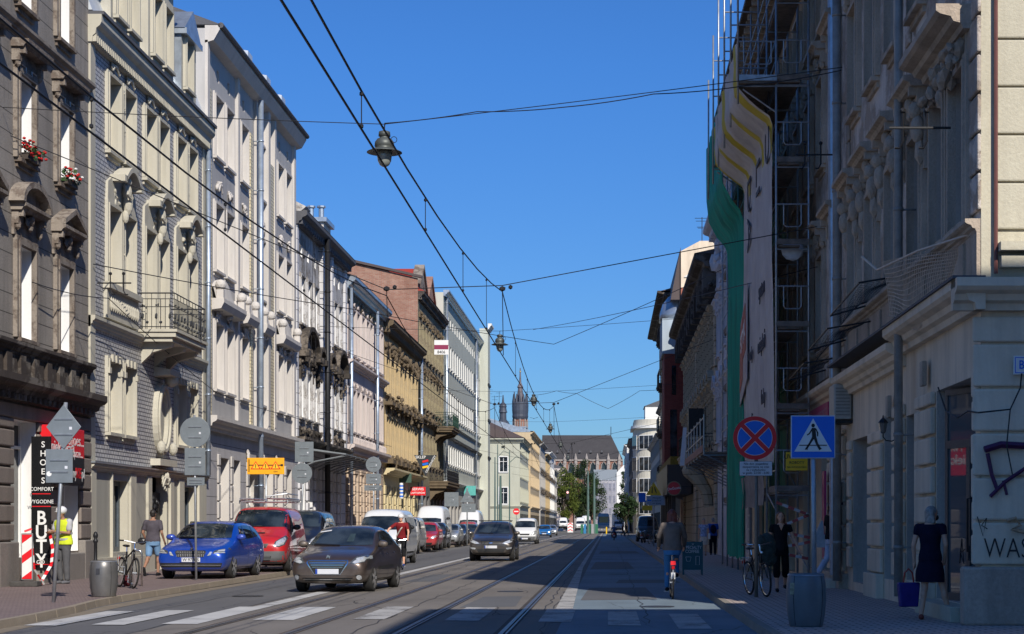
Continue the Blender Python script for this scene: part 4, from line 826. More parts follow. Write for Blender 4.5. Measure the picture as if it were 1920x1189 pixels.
# motor scooters
def scooter(label, loc, rz, c):
    t = empty('motor_scooter', loc, rz, label, 'scooter'); r = .24; m = simple('scooter_'+c[0], c[1], .35, coat=.4)
    for y in (-.62,.55): w_ = MB().torus((0,0,0), r-.06, .06, 'x', 24, 8).build('wheel', M_rubber, t, smooth=True, loc=(0,y,r)); MB().lathe([(.1,-.04),(.14,0),(.1,.04)], 12, R=Matrix.Rotation(PI/2,3,'Y')).build('rim', M_rim, w_)
    mb = MB(); mb.ball((0,.42,.58), (.17,.40,.22), 3); mb.box(-.14,.14,-.35,.2,.25,.32); mb.ball((0,-.50,.62), (.19,.10,.34), 3); mb.tube([(0,-.62,.26),(0,-.50,.9)], .05, 8); mb.build('body', m, t, smooth=True)
    MB().ball((0,.38,.80), (.14,.38,.06), 2).build('seat', M_black, t, smooth=True); MB().tube([(-.33,-.38,1.0),(-.1,-.48,1.02),(.1,-.48,1.02),(.33,-.38,1.0)], .018, 6).build('handlebar', M_black, t)
    MB().ball((0,-.56,.93), (.09,.05,.07), 2).build('headlight', M_lens, t); MB().box(-.09,.09,.86,.87,.40,.52).build('number_plate', M_plate, t); MB().box(-.08,.08,.80,.83,.58,.64).build('tail_light', M_tail, t)
    for q in (-1,1): MB().tube([(q*.25,-.42,1.02),(q*.28,-.44,1.2)], .008, 4).build('mirror_stalk', M_black, t)
    return t
scooter('red motor scooter being ridden away down the bus lane', (.6,170.5,0), PI, ('red', (.35,.02,.02)))
t, J = person('scooter rider in a blue jacket and white helmet riding away down the bus lane', (.6,170.5,-.12), PI, 1.72, dict(hip=(0,.3,.92), chest=(0,.25,1.34), neck=(0,.22,1.5), head=(0,.2,1.65), hL=(-.1,.28,.92), hR=(.1,.28,.92), kL=(-.22,-.08,.78), kR=(.22,-.08,.78), aL=(-.20,-.05,.42), aR=(.20,-.05,.42), sL=(-.19,.25,1.43), sR=(.19,.25,1.43), eL=(-.28,.02,1.2), eR=(.28,.02,1.2), wL=(-.3,-.28,1.12), wR=(.3,-.28,1.12)), ('jacket', cloth('denim_jacket', (.07,.13,.28))), ('trousers', cloth('navy_trousers', (.01,.012,.022))), None, 'helmet', helw, SH, fingers=False, vs=.025)
scooter('dark touring scooter parked on the right pavement before the black van', (3.75,131,.12), PI+.15, ('black', (.02,.02,.022))); scooter('grey scooter parked left of the dark touring scooter', (2.75,133,.12), PI-.2, ('grey', (.09,.09,.10)))
bike('bicycle', 'parked grey bicycle between the two parked scooters', (3.2,127,.12), PI-.3, simple('bike_grey', (.2,.2,.21), .4, .3))
bike('bicycle', 'dark bicycle leaning by the hoop stand behind the left grey bin', (-10.62,37.6,.12), .55, simple('bike_black', (.015,.015,.016), .3, .2), lean=.10, step=False, city=False)
bike('bicycle', 'dark mountain bicycle with a covered child seat leaning on the no stopping sign post', (2.93,33.3,.12), .22, simple('bike_black', (.015,.015,.016), .3, .2), lean=-.08, step=False, city=False)
t = empty('child_seat_cover', (3.13,33.6,.78), .5, 'camouflage coloured cover bundled over the child seat of the right bicycle', 'cover'); c = MB(); c.ball((0,0,.28), (.19,.17,.30), 3); c.ball((-.18,-.05,.35), (.09,.1,.2), 2); c.ball((.05,.05,.05), (.2,.17,.15), 2); remesh(c.build('cover', simple('camouflage_cloth', (.045,.065,.06), .9, var=.75, scale=9, bump=.8), t, smooth=True), .02, 3)
# ================================================================== STREET FURNITURE AND SIGNS
def post(t, h, r=.03, lean=0, m=None): return MB().tube([(0,0,0),(lean*h*.5,0,h*.5),(lean*h,0,h)], r, 12).build('post', m or M_steel, t, smooth=True)
def clamp(t, x, z, y=0.0):
    mb = MB()
    for q in (-.03,.03): mb.box(-.14,.14,.028,.04,z+q-.008,z+q+.008)
    mb.build('clamp', M_dark, t, loc=(x,y,0))
def disc(r, n=36): return [(r*math.cos(2*PI*k/n), r*math.sin(2*PI*k/n)) for k in range(n)]
def backplate(t, poly, x, z, rz=0, name='sign_back', face=None, st=True):
    p = MB().prism(poly, -.012, .012).build(name, M_signback, t, loc=(x,-.045,z), rot=(0,0,rz), bevel=.004)
    MB().prism([(a*.97,b*.97) for a, b in poly], .013, .016).build('sign_face', face or M_white, p)
    b = MB()
    for q in (-.35,.35): zz = q*max(v[1] for v in poly); b.box(-.16,.16,-.03,-.0125,zz-.012,zz-.004); b.box(-.16,.16,-.03,-.0125,zz+.004,zz+.012)
    b.build('bracket', M_steel, p)
    if st: MB().box(.10,.15,-.0145,-.0125,-.05,.0).build('sticker', M_plate, p)
    return p
# signs seen from behind, left pavement
t = empty('road_sign', (-9.93,30.56,.12), 0, 'leaning post at the left with diamond and square sign backs', 'road sign'); post(t, 3.58, .034, .062)
q = [(0,.40),(.40,0),(0,-.40),(-.40,0)]; backplate(t, [(a*.78, b) for a, b in q], .20, 3.14, .0); o = backplate(t, [(-.24,-.30),(.24,-.30),(.24,.30),(-.24,.30)], .12, 2.44, 0); MB().prism(disc(.045), -.0145, -.0125).build('round_sticker', M_white, o, loc=(-.18,0,-.14))
t = empty('road_sign', (-10.35,42.9,.12), 0, 'post before the blue car with a round, a square and a small sign back', 'road sign'); post(t, 4.15, .03, -.012)
backplate(t, disc(.38), -.02, 3.72); backplate(t, [(-.26,-.34),(.26,-.34),(.26,.34),(-.26,.34)], -.02, 2.98); backplate(t, [(-.22,-.1),(.22,-.1),(.22,.1),(-.22,.1)], .0, 2.48, st=False)
t = empty('road_sign', (-10.98,60.5,.12), 0, 'post behind the red van with the backs of a square and a round sign', 'road sign'); post(t, 4.2, .035, .06)
backplate(t, [(-.33,-.36),(.33,-.36),(.33,.36),(-.33,.36)], .22, 3.98); backplate(t, disc(.36), .14, 3.22)
t = empty('road_sign', (-10.3,75,.12), 0, 'post with a small round and two square sign backs above the white van', 'road sign'); post(t, 4.4, .04)
backplate(t, disc(.34), 0, 4.05); backplate(t, [(-.33,-.22),(.33,-.22),(.33,.22),(-.33,.22)], 0, 3.42); backplate(t, [(-.38,-.12),(.38,-.12),(.38,.12),(-.38,.12)], -.02, 3.02)
t = empty('road_sign', (-9.9,120,.12), 0, 'group of square and triangular sign backs beside the high white van', 'road sign'); post(t, 4.0, .05); backplate(t, [(-.5,-.5),(.5,-.5),(.5,.5),(-.5,.5)], -1.1, 3.2); backplate(t, [(-.5,-.4),(.5,-.4),(0,.5)], .0, 3.4); backplate(t, [(-.5,-.3),(.5,-.3),(.5,.3),(-.5,.3)], .1, 2.6)
# yellow diversion board
t = empty('roadworks_board', (-11.42,57,.12), 0, 'yellow roadworks board with three warning triangles above the red van', 'road sign'); post(t, 3.5, .035)
b_ = MB().box(-.62,.62,-.03,0,3.08,3.63).build('board', simple('orange_yellow_board', (.88,.40,.008), .45, var=.06), t, loc=(0,-.04,0), bevel=.01); mb = MB(); mb.box(-.55,.52,-.034,-.0305,3.37,3.40); mb.box(-.57,-.54,-.034,-.0305,3.16,3.58); mb.box(.5,.58,-.034,-.0305,3.35,3.42); mb.build('black_bar', M_black, b_)
for k in range(3):
    x = -.33+k*.33; MB().prism([(x-.17,3.25),(x+.17,3.25),(x,3.52)], -.038, -.0345).build('red_triangle', M_red, b_); MB().prism([(x-.12,3.275),(x+.12,3.275),(x,3.475)], -.042, -.0385).build('triangle_field', M_yellow, b_)
    MB().box(x-.012,x+.012,-.046,-.0425,3.30,3.42).build('triangle_mark', M_black, b_)
text('100m', .07, M_black, b_, (.33,-.035,3.17))
# litter bins, bollard, hoop
def bin_(label, loc, r, h, m, lab=True):
    t = empty('litter_bin', loc, 0, label, 'litter bin')
    MB().lathe([(r*.80,0),(r*.84,.02),(r*.94,h*.25),(r,h*.55),(r*.97,h*.8),(r*.90,h*.985),(r*.86,h),(r*.80,h),(r*.78,h*.93),(r*.3,h*.92)], 40).build('drum', m, t, smooth=True); MB().lathe([(r*.79,h*.5),(r*.79,h*.9)], 24).build('liner', M_void, t)
    mb = MB()
    for a in (-2.35,-.75): c_, s_ = math.cos(a), math.sin(a); mb.tube([(c_*r*.955*k_, s_*r*.955*k_, h*z_) for z_, k_ in ((.03,.885),(.25,.985),(.55,1.05),(.8,1.018),(.97,.95))], .004, 4)
    mb.build('seam', M_dark, t)
    MB().torus((0,0,h*.97), r*.905, .008, 'z', 40, 5).build('rim', M_steel, t)
    return t
M_bin = simple('brushed_grey_bin', (.17,.165,.16), .38, .45, var=.25, scale=3); M_binc = simple('weathered_concrete_grey', (.15,.165,.175), .45, .1, var=.2, scale=3, bump=.1)
t = bin_('round grey litter bin on the left pavement in front of the bicycle', (-9.75,33,.12), .27, .70, M_bin); o = MB().box(-.07,.0,-.275,-.262,.44,.55).build('label', simple('dark_sticker', (.04,.04,.045), .4), t)
t = bin_('large grey barrel shaped litter bin at the lower right on the pavement', (2.71,23.35,.12), .275, .72, M_binc); MB().box(-.22,-.16,-.215,-.20,.44,.60).build('sticker', simple('old_sticker', (.35,.33,.22), .6, var=.5, scale=20), t, rot=(0,0,-.1))
tag(MB().lathe([(.075,0),(.07,.06),(.042,.1),(.038,.55),(.05,.58),(.05,.62),(.036,.66),(.034,1.0),(.052,1.03),(.052,1.06),(.03,1.09),(.05,1.14),(.052,1.18),(.03,1.23),(.004,1.25)], 16).build('bollard', M_dark, loc=(-10.9,36.3,.12), smooth=True), 'thin black iron bollard behind the left litter bin', 'bollard')
tag(MB().tube([(-.11,0,0),(-.11,0,.72),(-.08,0,.79),(-.04,0,.81),(.04,0,.81),(.08,0,.79),(.11,0,.72),(.11,0,0)], .024, 10).build('bicycle_stand', simple('polished_steel', (.6,.58,.55), .2, .9, var=.1), loc=(-10.68,38.7,.12), smooth=True), 'shiny steel hoop stand beside the leaning bicycle', 'bicycle stand')
tag(MB().ball((0,0,.12), (.1,.1,.14), 2).build('bag', cloth('dark_red_bag', (.08,.015,.02)), loc=(-10.88,38.6,.12), smooth=True), 'small dark bag on the ground under the hoop stand', 'bag')
# barrier board and tape
t = empty('barrier_board', (-13.1,38.5,.12), 0, 'red and white striped barrier board standing beside the shoe sign', 'barrier'); MB().box(-.13,.13,-.02,.02,.14,1.20).build('board', simple('grey_frame', (.2,.2,.2), .5), t, bevel=.01); o = MB().box(-.11,.11,-.028,-.021,.17,1.17).build('white_face', M_white, t)
mb = MB()
for k in range(3):
    z = .17+k*.40; P_ = [(-.11,z),(.11,z+.16),(.11,z+.36),(-.11,z+.20)]; 
    if k == 2: P_ = [(-.11,.97),(.11,1.13),(.11,1.17),(-.11,1.17)]
    if k == 0: P_ = [(-.11,.17),(.11,.17),(.11,.36),(-.11,.20)]
    if k == 1: P_ = [(-.11,.52),(.11,.68),(.11,.86),(-.11,.70)]
    mb.prism(P_, -.032, -.029)
mb.build('red_stripe', M_red, t); MB().box(-.34,.28,-.18,.18,0,.12).build('rubber_foot', simple('recycled_rubber', (.07,.065,.06), .9, var=.3), t, bevel=.02)
def tape(label, pts, w=.05, tw=0, zoff=0):
    mb = MB(); r_ = 0; P_ = [Vector(p) for p in pts]; seg = []
    for a, b in zip(P_, P_[1:]): n = max(1, int((b-a).length/.07)); seg += [a.lerp(b, i/n) for i in range(n)]
    seg.append(P_[-1])
    for i, (a, b) in enumerate(zip(seg, seg[1:])):
        d = (b-a).normalized(); up = d.cross(Vector((0,1,0))); up = (up.normalized() if up.length > .1 else Vector((1,0,0)))*w*.5; mb.quad(a-up, b-up, b+up, a+up, (i//2) % 2)
    return tag(mb.build('barrier_tape', [simple('shaded_tape_red', (.42,.07,.06), .5), simple('shaded_tape_white', (.5,.48,.46), .5)] if 'scaffold' in label else [M_red, M_white], fix=False), label, 'tape')  # scaffold tapes get duller red and white: their shade is put into the colour
tape('red and white tape from the barrier board to the hands of the worker', [(-13.15,38.45,1.36),(-13.0,38.5,1.42),(-12.95,39.5,1.42),(-13.1,39.9,1.40),(-13.05,40.0,1.36)])
tape('red and white tape hanging down from the worker to the ground', [(-13.08,40.0,1.30),(-12.95,39.8,.95),(-12.85,39.4,.6),(-12.95,39.0,.22),(-12.9,38.9,.14)], .07)
tape('short red and white tape end drooping from the barrier board', [(-13.0,38.5,1.3),(-12.98,38.5,.9),(-12.97,38.6,.5),(-12.85,38.9,.15)], .045)
# hanging shop signs on the left
t = empty('hanging_sign', (-13.3,118,5.0), 0, 'black triangular hanging shop sign reading SKLEP above the parked vans', 'shop sign'); MB().prism([(-.1,1.35),(1.45,1.35),(.68,-.1)], -.04, .04).build('board', simple('slate_sign', (.03,.035,.04), .4, var=.1), t); text('SKLEP', .27, M_white, t, (.35,-.05,1.2), bold=.01)
o = text('OGRODNICZY', .2, M_white, t, (1.04,-.05,.72), rot=(PI/2, -1.08, 0), bold=.01); mb = MB(); 
for k, c_ in enumerate((M_red, M_blue, M_yellow)): MB().prism([(.45,.95-k*.2),(.85,1.05-k*.2),(.9,.92-k*.2),(.5,.82-k*.2)], -.05, -.041).build('colour_patch', c_, t)
t = empty('shop_sign', (-13.55,117,3.55), 0, 'red shop sign reading SERWIS LAPTOPÓW under the black triangle', 'shop sign'); MB().box(0,1.05,-.03,.03,0,.58).build('board', M_red, t); text('SERWIS', .24, M_white, t, (.52,-.035,.42), bold=.015); text('LAPTOPÓW', .18, M_white, t, (.52,-.035,.16), bold=.015)
t = empty('shop_sign', (-13.5,160,4.3), 0, 'small turquoise sign on the pale green block', 'shop sign'); MB().box(0,1.1,-.03,.03,0,.9).build('board', simple('turquoise', (.10,.42,.38), .5), t)
tag(MB().box(-13.7,-12.9,112,112.05,4.3,4.9).build('small_sign', simple('dull_green_sign', (.05,.10,.07), .5)), 'small dark green sign jutting from the ochre house', 'shop sign')
t = empty('barber_pole', (-13.2,109,3.2), 0, 'striped barber pole on the yellow ground floor of the ochre house', 'sign'); MB().lathe([(.1,0),(.12,.05),(.12,.95),(.1,1.0)], 12).build('cylinder', M_white, t); 
mb = MB()
for k in range(4): mb.lathe([(.124,.1+k*.22),(.124,.2+k*.22)], 12)
mb.build('dark_stripe', M_blue, t)
t = empty('wire_plate', (-8.3,85,10.0), 0, 'white and burgundy plate with the number 8406 hanging from the wires', 'sign'); MB().box(-.35,.35,-.02,.02,-.0,.72).build('plate', M_white, t); MB().box(-.35,.35,-.026,-.021,.26,.48).build('band', simple('burgundy', (.25,.02,.07), .5, var=0), t); text('8406', .2, M_black, t, (0,-.026,.12), bold=.01)
# right hand signs
t = empty('no_stopping_sign', (2.84,32.7,.12), 0, 'round red and blue no stopping sign with a white text plate on a post', 'road sign'); post(t, 2.9, .035, m=simple('brown_grey_post', (.20,.17,.14), .6, .2))
p = MB().prism(disc(.415,48), -.05, -.03).build('disc', M_red, t, loc=(-.03,0,3.05)); MB().prism(disc(.335,48), -.055, -.0505).build('white_edge', M_white, p); MB().prism(disc(.325,48), -.060, -.0555).build('blue_field', M_blue, p)
mb = MB(); mw = MB()
for a in (PI/4, -PI/4):
    c, s = math.cos(a), math.sin(a); R_ = lambda x, z: (x*c-z*s, x*s+z*c); mw.prism([R_(-.33,-.052), R_(.33,-.052), R_(.33,.052), R_(-.33,.052)], -.064-(.001 if a < 0 else 0), -.0605); mb.prism([R_(-.345,-.042), R_(.345,-.042), R_(.345,.042), R_(-.345,.042)], -.069-(.001 if a < 0 else 0), -.0655)
mw.build('cross_edge', M_white, p); mb.build('red_cross', M_red, p)
p = MB().box(-.32,.30,-.05,-.03,2.33,2.60).build('text_plate', M_plate, t, bevel=.004); MB().box(-.325,.305,-.048,-.032,2.325,2.605).build('plate_edge', M_black, p)
for k, s in enumerate(('Nie dot. pojazdów', 'zaopatrzenia na czas', 'za i wyładunku', 'w godz. 22:00 - 6:00')): text(s, .062, M_black, p, (-.01,-.052,2.555-k*.058), bold=.004)
t = empty('crossing_sign', (2.98,24.6,.12), 0, 'blue square pedestrian crossing sign on a post behind the barrel bin', 'road sign'); post(t, 2.95, .036, -.01)
p = MB().box(-.32,.32,-.05,-.03,0,.62).build('plate', M_plate, t, loc=(-.03,0,2.34), bevel=.02); MB().box(-.305,.305,-.054,-.0505,.015,.605).build('blue_field', M_blue, p); MB().prism([(-.27,.10),(.27,.10),(0,.575)], -.058, -.0545).build('white_triangle', M_white, p)
mb = MB(); y0, y1 = -.062, -.0585; mb.box(-.20,.20,y0,y1,.185,.197); mb.prism([(.0+.025*math.cos(a), .475+.028*math.sin(a)) for a in [2*PI*k/14 for k in range(14)]], y0, y1)
mb.prism([(-.02,.44),(.035,.44),(.045,.30),(-.015,.30)], y0-.001, y1); mb.prism([(-.015,.31),(.03,.31),(-.03,.22),(-.085,.135),(-.115,.14),(-.06,.225)], y0, y1); mb.prism([(.0,.31),(.045,.31),(.07,.22),(.12,.135),(.085,.125),(.04,.205)], y0-.002, y1); mb.prism([(-.02,.435),(.0,.42),(-.05,.35),(-.085,.33),(-.09,.345),(-.06,.365)], y0, y1); mb.prism([(.03,.435),(.045,.43),(.075,.37),(.07,.32),(.055,.32),(.055,.365)], y0, y1)
mb.prism([(-.12,.128),(-.075,.128),(-.085,.145),(-.115,.145)], y0-.003, y1); mb.prism([(.085,.118),(.125,.14),(.115,.15),(.085,.135)], y0-.003, y1); mb.build('walking_figure', M_black, p)
t = empty('pavement_board', (2.36,47.5,.12), .0, 'dark teal chalk board reading SPECIALTY COFFEE standing on the right pavement', 'sign board')
teal = simple('teal_board', (.008,.085,.10), .5, var=.15); MB().box(-.26,.26,-.03,0,.14,.92).build('board', teal, t, rot=(-.08,0,0)); mb = MB()
for q in (-.26,.26): mb.box(q-.02,q+.02,-.03,.01,0,.95); mb.box(q-.02,q+.02,.28,.31,0,.9)
mb.build('leg', teal, t); ck = simple('chalk', (.6,.62,.62), .8, var=.1)
text('SPECIALTY', .125, ck, t, (0,-.055,.76), bold=.002, sx=.8); text('COFFEE', .125, ck, t, (-.02,-.065,.65), bold=.002, sx=.9); mb = MB(); mb.tube([(-.2,-.075,.5),(-.05,-.075,.5),(-.08,-.08,.38),(-.17,-.08,.38),(-.2,-.075,.5)], .006, 4); mb.tube([(.08,-.08,.52),(.18,-.08,.52),(.18,-.09,.28),(.08,-.09,.28),(.08,-.08,.52)], .006, 4); mb.tube([(0,-.045,.83),(-.03,-.045,.87),(0,-.045,.86),(.03,-.045,.87),(0,-.045,.83)], .006, 4); mb.build('chalk_drawing', ck, t)
t = empty('round_shop_sign', (3.85,99.6,3.65), 0, 'round red shop sign with white script hanging over the dark terrace front', 'shop sign'); MB().prism(disc(.43), -.04, .04).build('rim', simple('olive_rim', (.25,.22,.12), .5), t); MB().prism(disc(.37), -.05, -.041).build('red_disc', simple('bright_red_disc', (.6,.03,.04), .4), t); text('DeGusta', .22, M_white, t, (0,-.055,0), rot=(PI/2,-.15,0), bold=.01); MB().tube([(.4,0,.1),(1.2,0,.1)], .02, 5).build('arm', M_dark, t)
t = empty('roadworks_signs', (3.0,112,.12), 0, 'yellow narrowing triangle over a pale direction board on the right pavement', 'road sign'); post(t, 4.0, .04); mb = MB().prism([(-.52,3.35),(.52,3.35),(0,4.2)], -.06, -.04).build('yellow_triangle', M_yellow, t); m2 = MB(); m2.prism([(-.14,3.48),(-.07,3.48),(-.07,3.9),(-.12,3.9)], -.066, -.0605); m2.prism([(.15,3.48),(.2,3.48),(.14,3.68),(.08,3.9),(.03,3.9),(.06,3.68)], -.066, -.0605); m2.build('black_mark', M_black, mb)
o = MB().box(-.5,.75,-.05,-.03,2.7,3.32).build('direction_board', simple('pale_blue_board', (.35,.42,.5), .5), t); text('Pieszych', .16, M_black, o, (.2,-.055,3.18)); text('przejście', .16, M_black, o, (.2,-.055,3.0)); text('po lewej', .16, M_black, o, (.2,-.055,2.82)); MB().prism([(-.42,2.97),(-.15,2.97),(-.15,3.05),(-.42,3.05)], -.056, -.051).build('arrow', M_blue, o)
MB().box(-1.0,-.52,-.05,-.03,2.9,3.5).build('blue_plate', M_blue, t); MB().box(-.75,-.1,-.05,-.03,2.35,2.68).build('yellow_plate', M_yellow, t)
t = empty('warning_plate', (4.52,40.9,2.95), 0, 'yellow warning plate reading UWAGA on the scaffold behind the crossing sign', 'sign'); MB().box(-.26,.26,-.02,.0,-.14,.30).build('plate', M_yellow, t); text('UWAGA!', .15, M_black, t, (-.0,-.024,.19), bold=.012); text('ROBOTY', .09, M_black, t, (0,-.024,.05), bold=.008); text('NA WYSOKOŚCI', .06, M_black, t, (0,-.024,-.06), bold=.006)

# ================================================================== SCAFFOLD, BANNER, GREEN NET
X0, X1, XW = 4.04, 4.82, 3.14
D0, BAY, NB = 41.0, 2.4, 9
t = empty('scaffolding', (0,0,.12), 0, 'tall grey steel scaffold with plank decks against the dark brown house', 'scaffolding')
for k in range(NB):
    y = D0+k*BAY
    for x, top in ((X0, 15.9), (X1, 14.6)):
        MB().tube([(x,y,0),(x,y,top)], .028, 8).build('post', M_steel, t, smooth=True)
    MB().tube([(XW-.02,y,11.5),(XW-.02,y,[18,18,18,17.6,15.9,15.2,14,14,14][k])], .026, 8).build('outer_post', M_steel, t, smooth=True) if k < 6 else None
lv = [2.2,4.17,6.14,8.11,10.08,12.05,14.02]
for i, z in enumerate(lv):
    MB().box(X0+.06,X1-.22,D0-.1,D0+(NB-1)*BAY,z-.05,z-.01).build('deck', simple('scaffold_planks', (.20,.16,.13), .8, var=.45, scale=5, bump=.4), t)
    MB().box(X0+.035,X0+.06,D0-.1,D0+(NB-1)*BAY,z,z+.15).build('toe_board', simple('scaffold_planks', (.20,.16,.13), .8, var=.45, scale=5, bump=.4), t)
    MB().box(X0,X1,D0-.14,D0-.115,z,z+.13).build('end_toe_board', simple('scaffold_planks', (.20,.16,.13), .8, var=.45, scale=5, bump=.4), t)
    mb = MB()
    mb.tube([(X0,D0-.02,z-.10),(X1,D0-.02,z-.10)], .019, 6); mb.build('end_transom', M_steel, t); mb = MB(); mb.tube([(X0,D0-.02,z+.98),(X1,D0-.02,z+.98)], .019, 6)
    mb.tube([(X0+.18,D0-.02,z+.98),(X0+.18,D0-.02,z+.50),(X0+.23,D0-.02,z+.44),(X1-.23,D0-.02,z+.44),(X1-.18,D0-.02,z+.50),(X1-.18,D0-.02,z+.98)], .016, 6)
    mb.build('end_frame', M_steel, t)
    mb = MB()
    for q in (z+.5, z+.98): mb.tube([(X0,D0,q),(X0,D0+(NB-1)*BAY,q)], .018, 5)
    mb.build('guard_rail', M_steel, t); mb = MB()
    for k in range(1, NB): mb.tube([(X0,D0+k*BAY,z-.1),(X1,D0+k*BAY,z-.1)], .02, 5)
    mb.build('transom', M_steel, t)
mb = MB()
for k in range(5): y = D0+k*BAY; mb.tube([(XW,y,11.93),(X1,y,11.93)], .022, 6); mb.tube([(XW,y,13.0),(X0,y,13.0)], .02, 6); mb.tube([(X0,y,11.3),(XW+.1,y,11.85)], .02, 6); mb.tube([(XW,y,14.1),(X0,y,14.1)], .02, 6); mb.tube([(XW,y,15.15),(X0,y,15.15)], .02, 6)
mb.build('cantilever_bracket', M_steel, t); MB().box(XW,X0,D0-.1,D0+4*BAY,11.98,12.03).build('outer_deck', simple('scaffold_planks', (.20,.16,.13), .8, var=.45, scale=5, bump=.4), t)
mb = MB(); mb.tube([(XW+.12,D0-.02,13.0),(XW+.12,D0-.02,12.5),(XW+.17,D0-.02,12.45),(X0-.17,D0-.02,12.45),(X0-.12,D0-.02,12.5),(X0-.12,D0-.02,13.0)], .016, 6); mb.box(XW,X0,D0-.14,D0-.115,12.03,12.17); mb.build('outer_end_frame', M_steel, t)
mb = MB(); mb.ball((X0+.42,D0+.25,8.15), (.28,.12,.26), 2); tag(mb.build('bucket', M_plate), 'upturned pale tub lying on a scaffold deck', 'tub'); mb = MB()
for k in range(4): mb.tube([(X1,D0+k*BAY,.3+2*k),(X0,D0+BAY+k*BAY,2.2+2*k)], .02, 5)
mb.build('diagonal_brace', M_steel, t)
# protruding lower platform further along (catch platform)
t2 = empty('catch_platform', (0,0,0), 0, 'lower scaffold platform jutting out beside the green netting', 'scaffolding'); MB().box(3.2,4.6,57,70,3.9,3.96).build('deck', simple('scaffold_planks', (.20,.16,.13), .8, var=.45, scale=5, bump=.4), t2); mb = MB()
for k in range(7): y = 57+k*2.15; mb.tube([(3.2,y,3.85),(3.2,y,5.2)], .025, 5); mb.tube([(3.25,y,3.85),(4.9,y,3.1)], .022, 5); mb.tube([(3.2,y,3.84),(5.1,y,3.84)], .022, 5)
mb.tube([(3.2,57,5.1),(3.2,70,5.1)], .022, 5); mb.tube([(3.2,57,4.5),(3.2,70,4.5)], .022, 5); mb.build('rail', M_steel, t2); MB().box(3.16,3.19,57,70,3.96,4.2).build('toe_board', simple('pinkish_board', (.30,.16,.14), .7, var=.3), t2)
MB().prism([(4.2,0),(4.35,1.6),(4.5,1.6),(4.4,0)], 71.5, 71.55).build('pale_flag', M_plate, t2, loc=(-1.2,0,4.0))
# banner: hangs down the scaffold front and flares out over the upper cantilever
def sheet(name, m, prof, y0, y1, label, cat, ny=26, seed=0, amp=.03):
    r_ = random.Random(seed); vs = []; nz = len(prof)
    for j in range(ny+1):
        y = y0+(y1-y0)*j/ny
        for i, (x, z) in enumerate(prof): vs.append((x+amp*math.sin(j*1.3+i*.35+seed)+r_.uniform(-.3,.3)*amp, y, z+.03*math.sin(j*.8)*(i == 0 or i == nz-1)))
    fs = [(j*nz+i, j*nz+i+1, (j+1)*nz+i+1, (j+1)*nz+i) for j in range(ny) for i in range(nz-1)]; mb = MB(); mb.add(vs, fs); return tag(mb.build(name, m, smooth=True, fix=False), label, cat)
m, nt, b = _nt('banner_fabric'); L = nt.links; g_ = nt.nodes.new('ShaderNodeTexCoord'); sp = nt.nodes.new('ShaderNodeSeparateXYZ'); L.new(g_.outputs['Object'], sp.inputs[0])
nz_ = noise(nt, g_.outputs['Object'], 1.2, 5, .6); ax = mth(nt, 'ADD', sp.outputs[2], mth(nt, 'MULTIPLY', mth(nt, 'SINE', mth(nt, 'MULTIPLY', sp.outputs[1], 2.6)), .05))
band = mth(nt, 'MULTIPLY', mth(nt, 'GREATER_THAN', ax, 10.65), mth(nt, 'LESS_THAN', mth(nt, 'FRACT', mth(nt, 'DIVIDE', mth(nt, 'SUBTRACT', sp.outputs[1], 41.3), 2.05)), .26))
cb = mix(nt, ramp(nt, nz_, .35, .75), (.88,.83,.80), (.62,.57,.56)); cb = mix(nt, band, cb, (.80,.62,.02)); L.new(cb, b.inputs['Base Color']); b.inputs['Roughness'].default_value = .7
bp = N(nt, 'ShaderNodeBump', Strength=1.0, Distance=.16); L.new(noise(nt, g_.outputs['Object'], 1.4, 4, .6, (1,1.6,.35)), bp.inputs['Height']); L.new(bp.outputs[0], b.inputs['Normal']); M_ban = m
def translucent(m, c, f):
    nt = m.node_tree; o = [n for n in nt.nodes if n.type == 'OUTPUT_MATERIAL'][0]; tr = nt.nodes.new('ShaderNodeBsdfTranslucent'); tr.inputs[0].default_value = c+(1,); ms = nt.nodes.new('ShaderNodeMixShader'); ms.inputs[0].default_value = f
    nt.links.new(nt.nodes['Principled BSDF'].outputs[0], ms.inputs[1]); nt.links.new(tr.outputs[0], ms.inputs[2]); nt.links.new(ms.outputs[0], o.inputs[0])
translucent(m, (.8,.72,.62), .28)
prof = [(3.97,3.0)]+[(3.97,3+k*.6) for k in range(1, 14)]+[(3.96,11.15),(3.88,11.35),(3.6,11.55),(3.35,11.75),(3.12,12.0),(3.08,12.3),(3.10,12.7),(3.08,13.1)]
ban = sheet('banner', M_ban, prof, 41.05, 49.75, 'huge creased white advertising banner with a yellow stripe hung on the scaffold', 'banner', 30, 1)
BX = -PI/2
dkp = simple('banner_print', (.06,.055,.07), .7, var=.2)
for (s, sz, y, z) in (('system', .62, 43.6, 7.55), ('ociepleń', .6, 43.7, 6.15), ('farby', .55, 43.2, 4.75), ('tynki', .55, 46.8, 4.35), ('kleje', .5, 42.9, 3.6), ('fasady', .5, 47.0, 6.2)): text(s, sz, dkp, ban, (3.925,y,z), rot=(PI/2,0,BX), ext=.01)
for (s, y, z) in (('SO', 42.2, 11.3), ('LI', 44.8, 10.6), ('DA', 47.6, 10.2)): text(s, 1.5, dkp, ban, (3.925,y,z), rot=(PI/2,PI/2,BX), ext=.01, bold=-.01)
